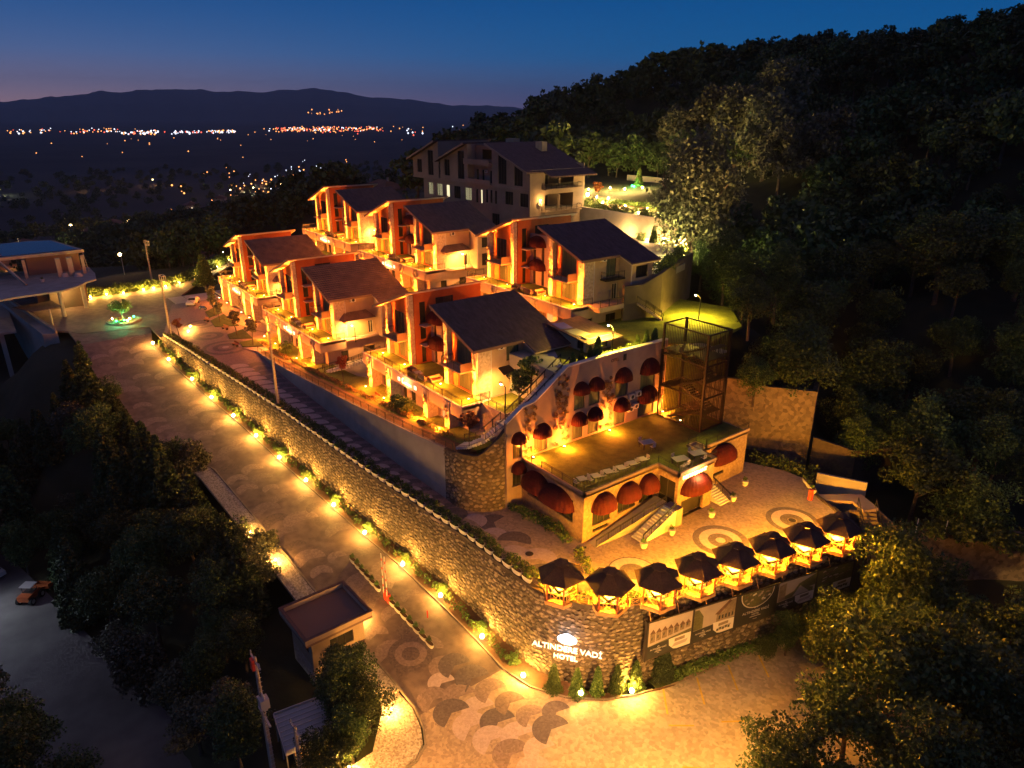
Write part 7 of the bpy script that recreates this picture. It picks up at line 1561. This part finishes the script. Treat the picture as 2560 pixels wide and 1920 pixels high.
def place(a, d):
    a = math.radians(a); fx, fy, rx, ry = -.7961, .6052, .6052, .7961; return d*(fx*math.cos(a)+rx*math.sin(a)), d*(fy*math.cos(a)+ry*math.sin(a))
hp = [place(a, d) for a, d in [(-36, 430), (-34.5, 470), (-33, 410), (-30.5, 520), (-27.5, 640), (-26.4, 700), (-25, 620), (-24, 660), (-23.2, 760), (-22, 680), (-21.2, 800), (-20.4, 720), (-19.6, 860), (-19, 760), (-18.2, 900), (-17.6, 820), (-17, 980), (-16.4, 880), (-21.8, 960), (-20.2, 1050), (-18.8, 1100), (-23.8, 900), (-16.2, 1080), (-25.2, 820), (-29, 760), (-15.4, 960)]]
for i, (x, y) in enumerate(hp):
    far_ = i > 8
    house(x, y, random.uniform(12, 19), random.uniform(10, 14), random.choice((4, 6.5, 6.5)), random.uniform(-.7, .5), ordn[i]+' village house beyond the hotel, counted from the left', lit_=random.choice((0, 1, 2, 3)), s_=1.15)
STR = [place(a, d) for a, d in [(-35.6, 440), (-34.2, 405), (-31.5, 560), (-28, 620), (-25.8, 660), (-24.6, 690), (-22.8, 720), (-21.6, 640), (-20.9, 760), (-20, 830), (-19.2, 800), (-18.6, 860), (-17.9, 790), (-17.2, 900), (-16.6, 830), (-21, 1000), (-19.4, 1020), (-17.4, 1060), (-30, 1150), (-26, 1200), (-35, 1150), (-15.6, 1000)]]
for i, (x, y) in enumerate(STR):
    street_lamp(x, y, gz(x, y), 8, 'street lamp of the valley village, number %d counted from the left' % (i+1) if False else '%s street lamp of the valley village in order from the hotel outward' % ordn[i], 11000, (1, .42, .08) if i % 4 else (.9, .95, .5)).scale = (1.9, 1.9, 1.1)
# village and town lights too many to count, small glowing globes on the plain
def lights_mass(name, pts, r, mm, label):
    m = MB()
    for x, y, z in pts:
        k = r*random.uniform(.6, 1.3); m.add([(x+k, y, z), (x-k, y, z), (x, y+k, z), (x, y-k, z), (x, y, z+k), (x, y, z-k)], [(0, 2, 4), (2, 1, 4), (1, 3, 4), (3, 0, 4), (2, 0, 5), (1, 2, 5), (3, 1, 5), (0, 3, 5)])
    return m.build(name, mm, None, label=label, cat='lights', kind='stuff')
mat('town_orange', (1, .5, .2), .5, emit=(1, .36, .09), es=2.6); M['to'] = MAT['town_orange']; mat('town_white', (1, 1, 1), .5, emit=(.8, .85, 1), es=2.); M['tw'] = MAT['town_white']; mat('town_red', (1, .2, .1), .5, emit=(1, .12, .06), es=2.6); M['tr'] = MAT['town_red']
Rn = random.Random(9)
def ground_at(u, v, z=-58):
    n_ = math.hypot(1445, 1901); X = (u-CX_)/F_; Y = (v-CY_)/F_; fw = math.cos(TH_)-Y*math.sin(TH_); up = -math.sin(TH_)-Y*math.cos(TH_); t = (z-42)/up
    return ((X*1445/n_-fw*1901/n_)*t, (X*1901/n_+fw*1445/n_)*t, z)
def spread(n, az0, az1, d0, d1, z=-57, p=1.):
    """random places on the plain between two bearings (0 = camera axis, degrees, left negative) and two distances"""
    o = []
    for _ in range(n):
        a = math.radians(az0+(az1-az0)*Rn.random()); d = d0+(d1-d0)*Rn.random()**p; fx, fy = -.7961, .6052; rx, ry = .6052, .7961; o.append((d*(fx*math.cos(a)+rx*math.sin(a)), d*(fy*math.cos(a)+ry*math.sin(a)), z+Rn.uniform(0, 8)))
    return o
CL = [(a, d0*.70, d1*.70, w) for a, d0, d1, w in ((-26, 5400, 6200, 1.2), (-23.5, 5400, 6000, 1.4), (-21, 5500, 6000, 1.0), (-16, 5600, 7200, 1.6), (-14, 5400, 7300, 1.2), (-11.5, 5600, 7200, 1.6), (-33, 5800, 7200, 2.5), (-29, 5800, 7200, 2.))]
def clus(n, which, k=0):
    o = []
    for i in which: a, d0, d1, w = CL[i]; o += [q for _ in range(n) for q in spread(1, a+Rn.gauss(0, w)*.7, a+Rn.gauss(0, w)*.7, d0, d1)]
    return o
lights_mass('town_lights', clus(44, (3, 4, 5))+clus(18, (6, 7, 0, 2))+spread(34, -9, 6, 3300, 5300), 3.3, 'to', 'orange lights of the distant town on the plain')
lights_mass('town_lights', clus(26, (0, 1, 2))+clus(12, (3, 4, 5, 6, 7))+spread(14, -8, 6, 3300, 5000), 3.9, 'tw', 'white lights of the distant town on the plain')
lights_mass('town_lights', clus(22, (3, 4, 5))+clus(7, (6, 7, 0, 1))+spread(10, -12, 3, 2800, 4400), 3.4, 'tr', 'red lights of the distant town on the plain')
lights_mass('plain_lights', spread(30, -36, -8, 1700, 3600), 1.5, 'to', 'scattered lamps on the dark plain')
lights_mass('hill_village_lights', [(x, y, Rn.uniform(10, 60)) for x, y, z in spread(20, -15.2, -12.5, 8400, 8800)], 7, 'to', 'lights of a village high on the far hillside')
lights_mass('village_lights', [q for a, d, n in ((-15.5, 900, 9), (-17, 1150, 14), (-19, 1000, 9), (-14, 1400, 8), (-23, 1300, 5), (-21, 700, 5)) for q in spread(n*3, a-2.4, a+2.4, d*.6, d*1.1, -56)], 1.15, 'to', 'orange lights of the near valley village')
lights_mass('village_lights', [q for a, d, n in ((-16.5, 1000, 9), (-18, 1250, 8), (-14.6, 1500, 7)) for q in spread(n*3, a-2.4, a+2.4, d*.6, d*1.1, -56)], 1.0, 'tw', 'white lights of the near valley village')
hz = MB().box(-17000, -9000, -64, 900, 15000, 640).build('haze', 'frame', None, kind='stuff', label='thin evening haze over the whole valley')
hm = bpy.data.materials.new('evening_haze'); hm.use_nodes = True; t_ = hm.node_tree; t_.nodes.clear(); o_ = t_.nodes.new('ShaderNodeOutputMaterial'); v_ = t_.nodes.new('ShaderNodeVolumePrincipled'); v_.inputs['Color'].default_value = (.80, .86, 1, 1); v_.inputs['Density'].default_value = 4.5e-5; v_.inputs['Anisotropy'].default_value = .2
t_.links.new(v_.outputs[0], o_.inputs['Volume']); hz.data.materials.clear(); hz.data.materials.append(hm); SC.cycles.volume_bounces = 0
print('objects', len(bpy.data.objects), 'lights', len([o for o in bpy.data.objects if o.type == 'LIGHT']))
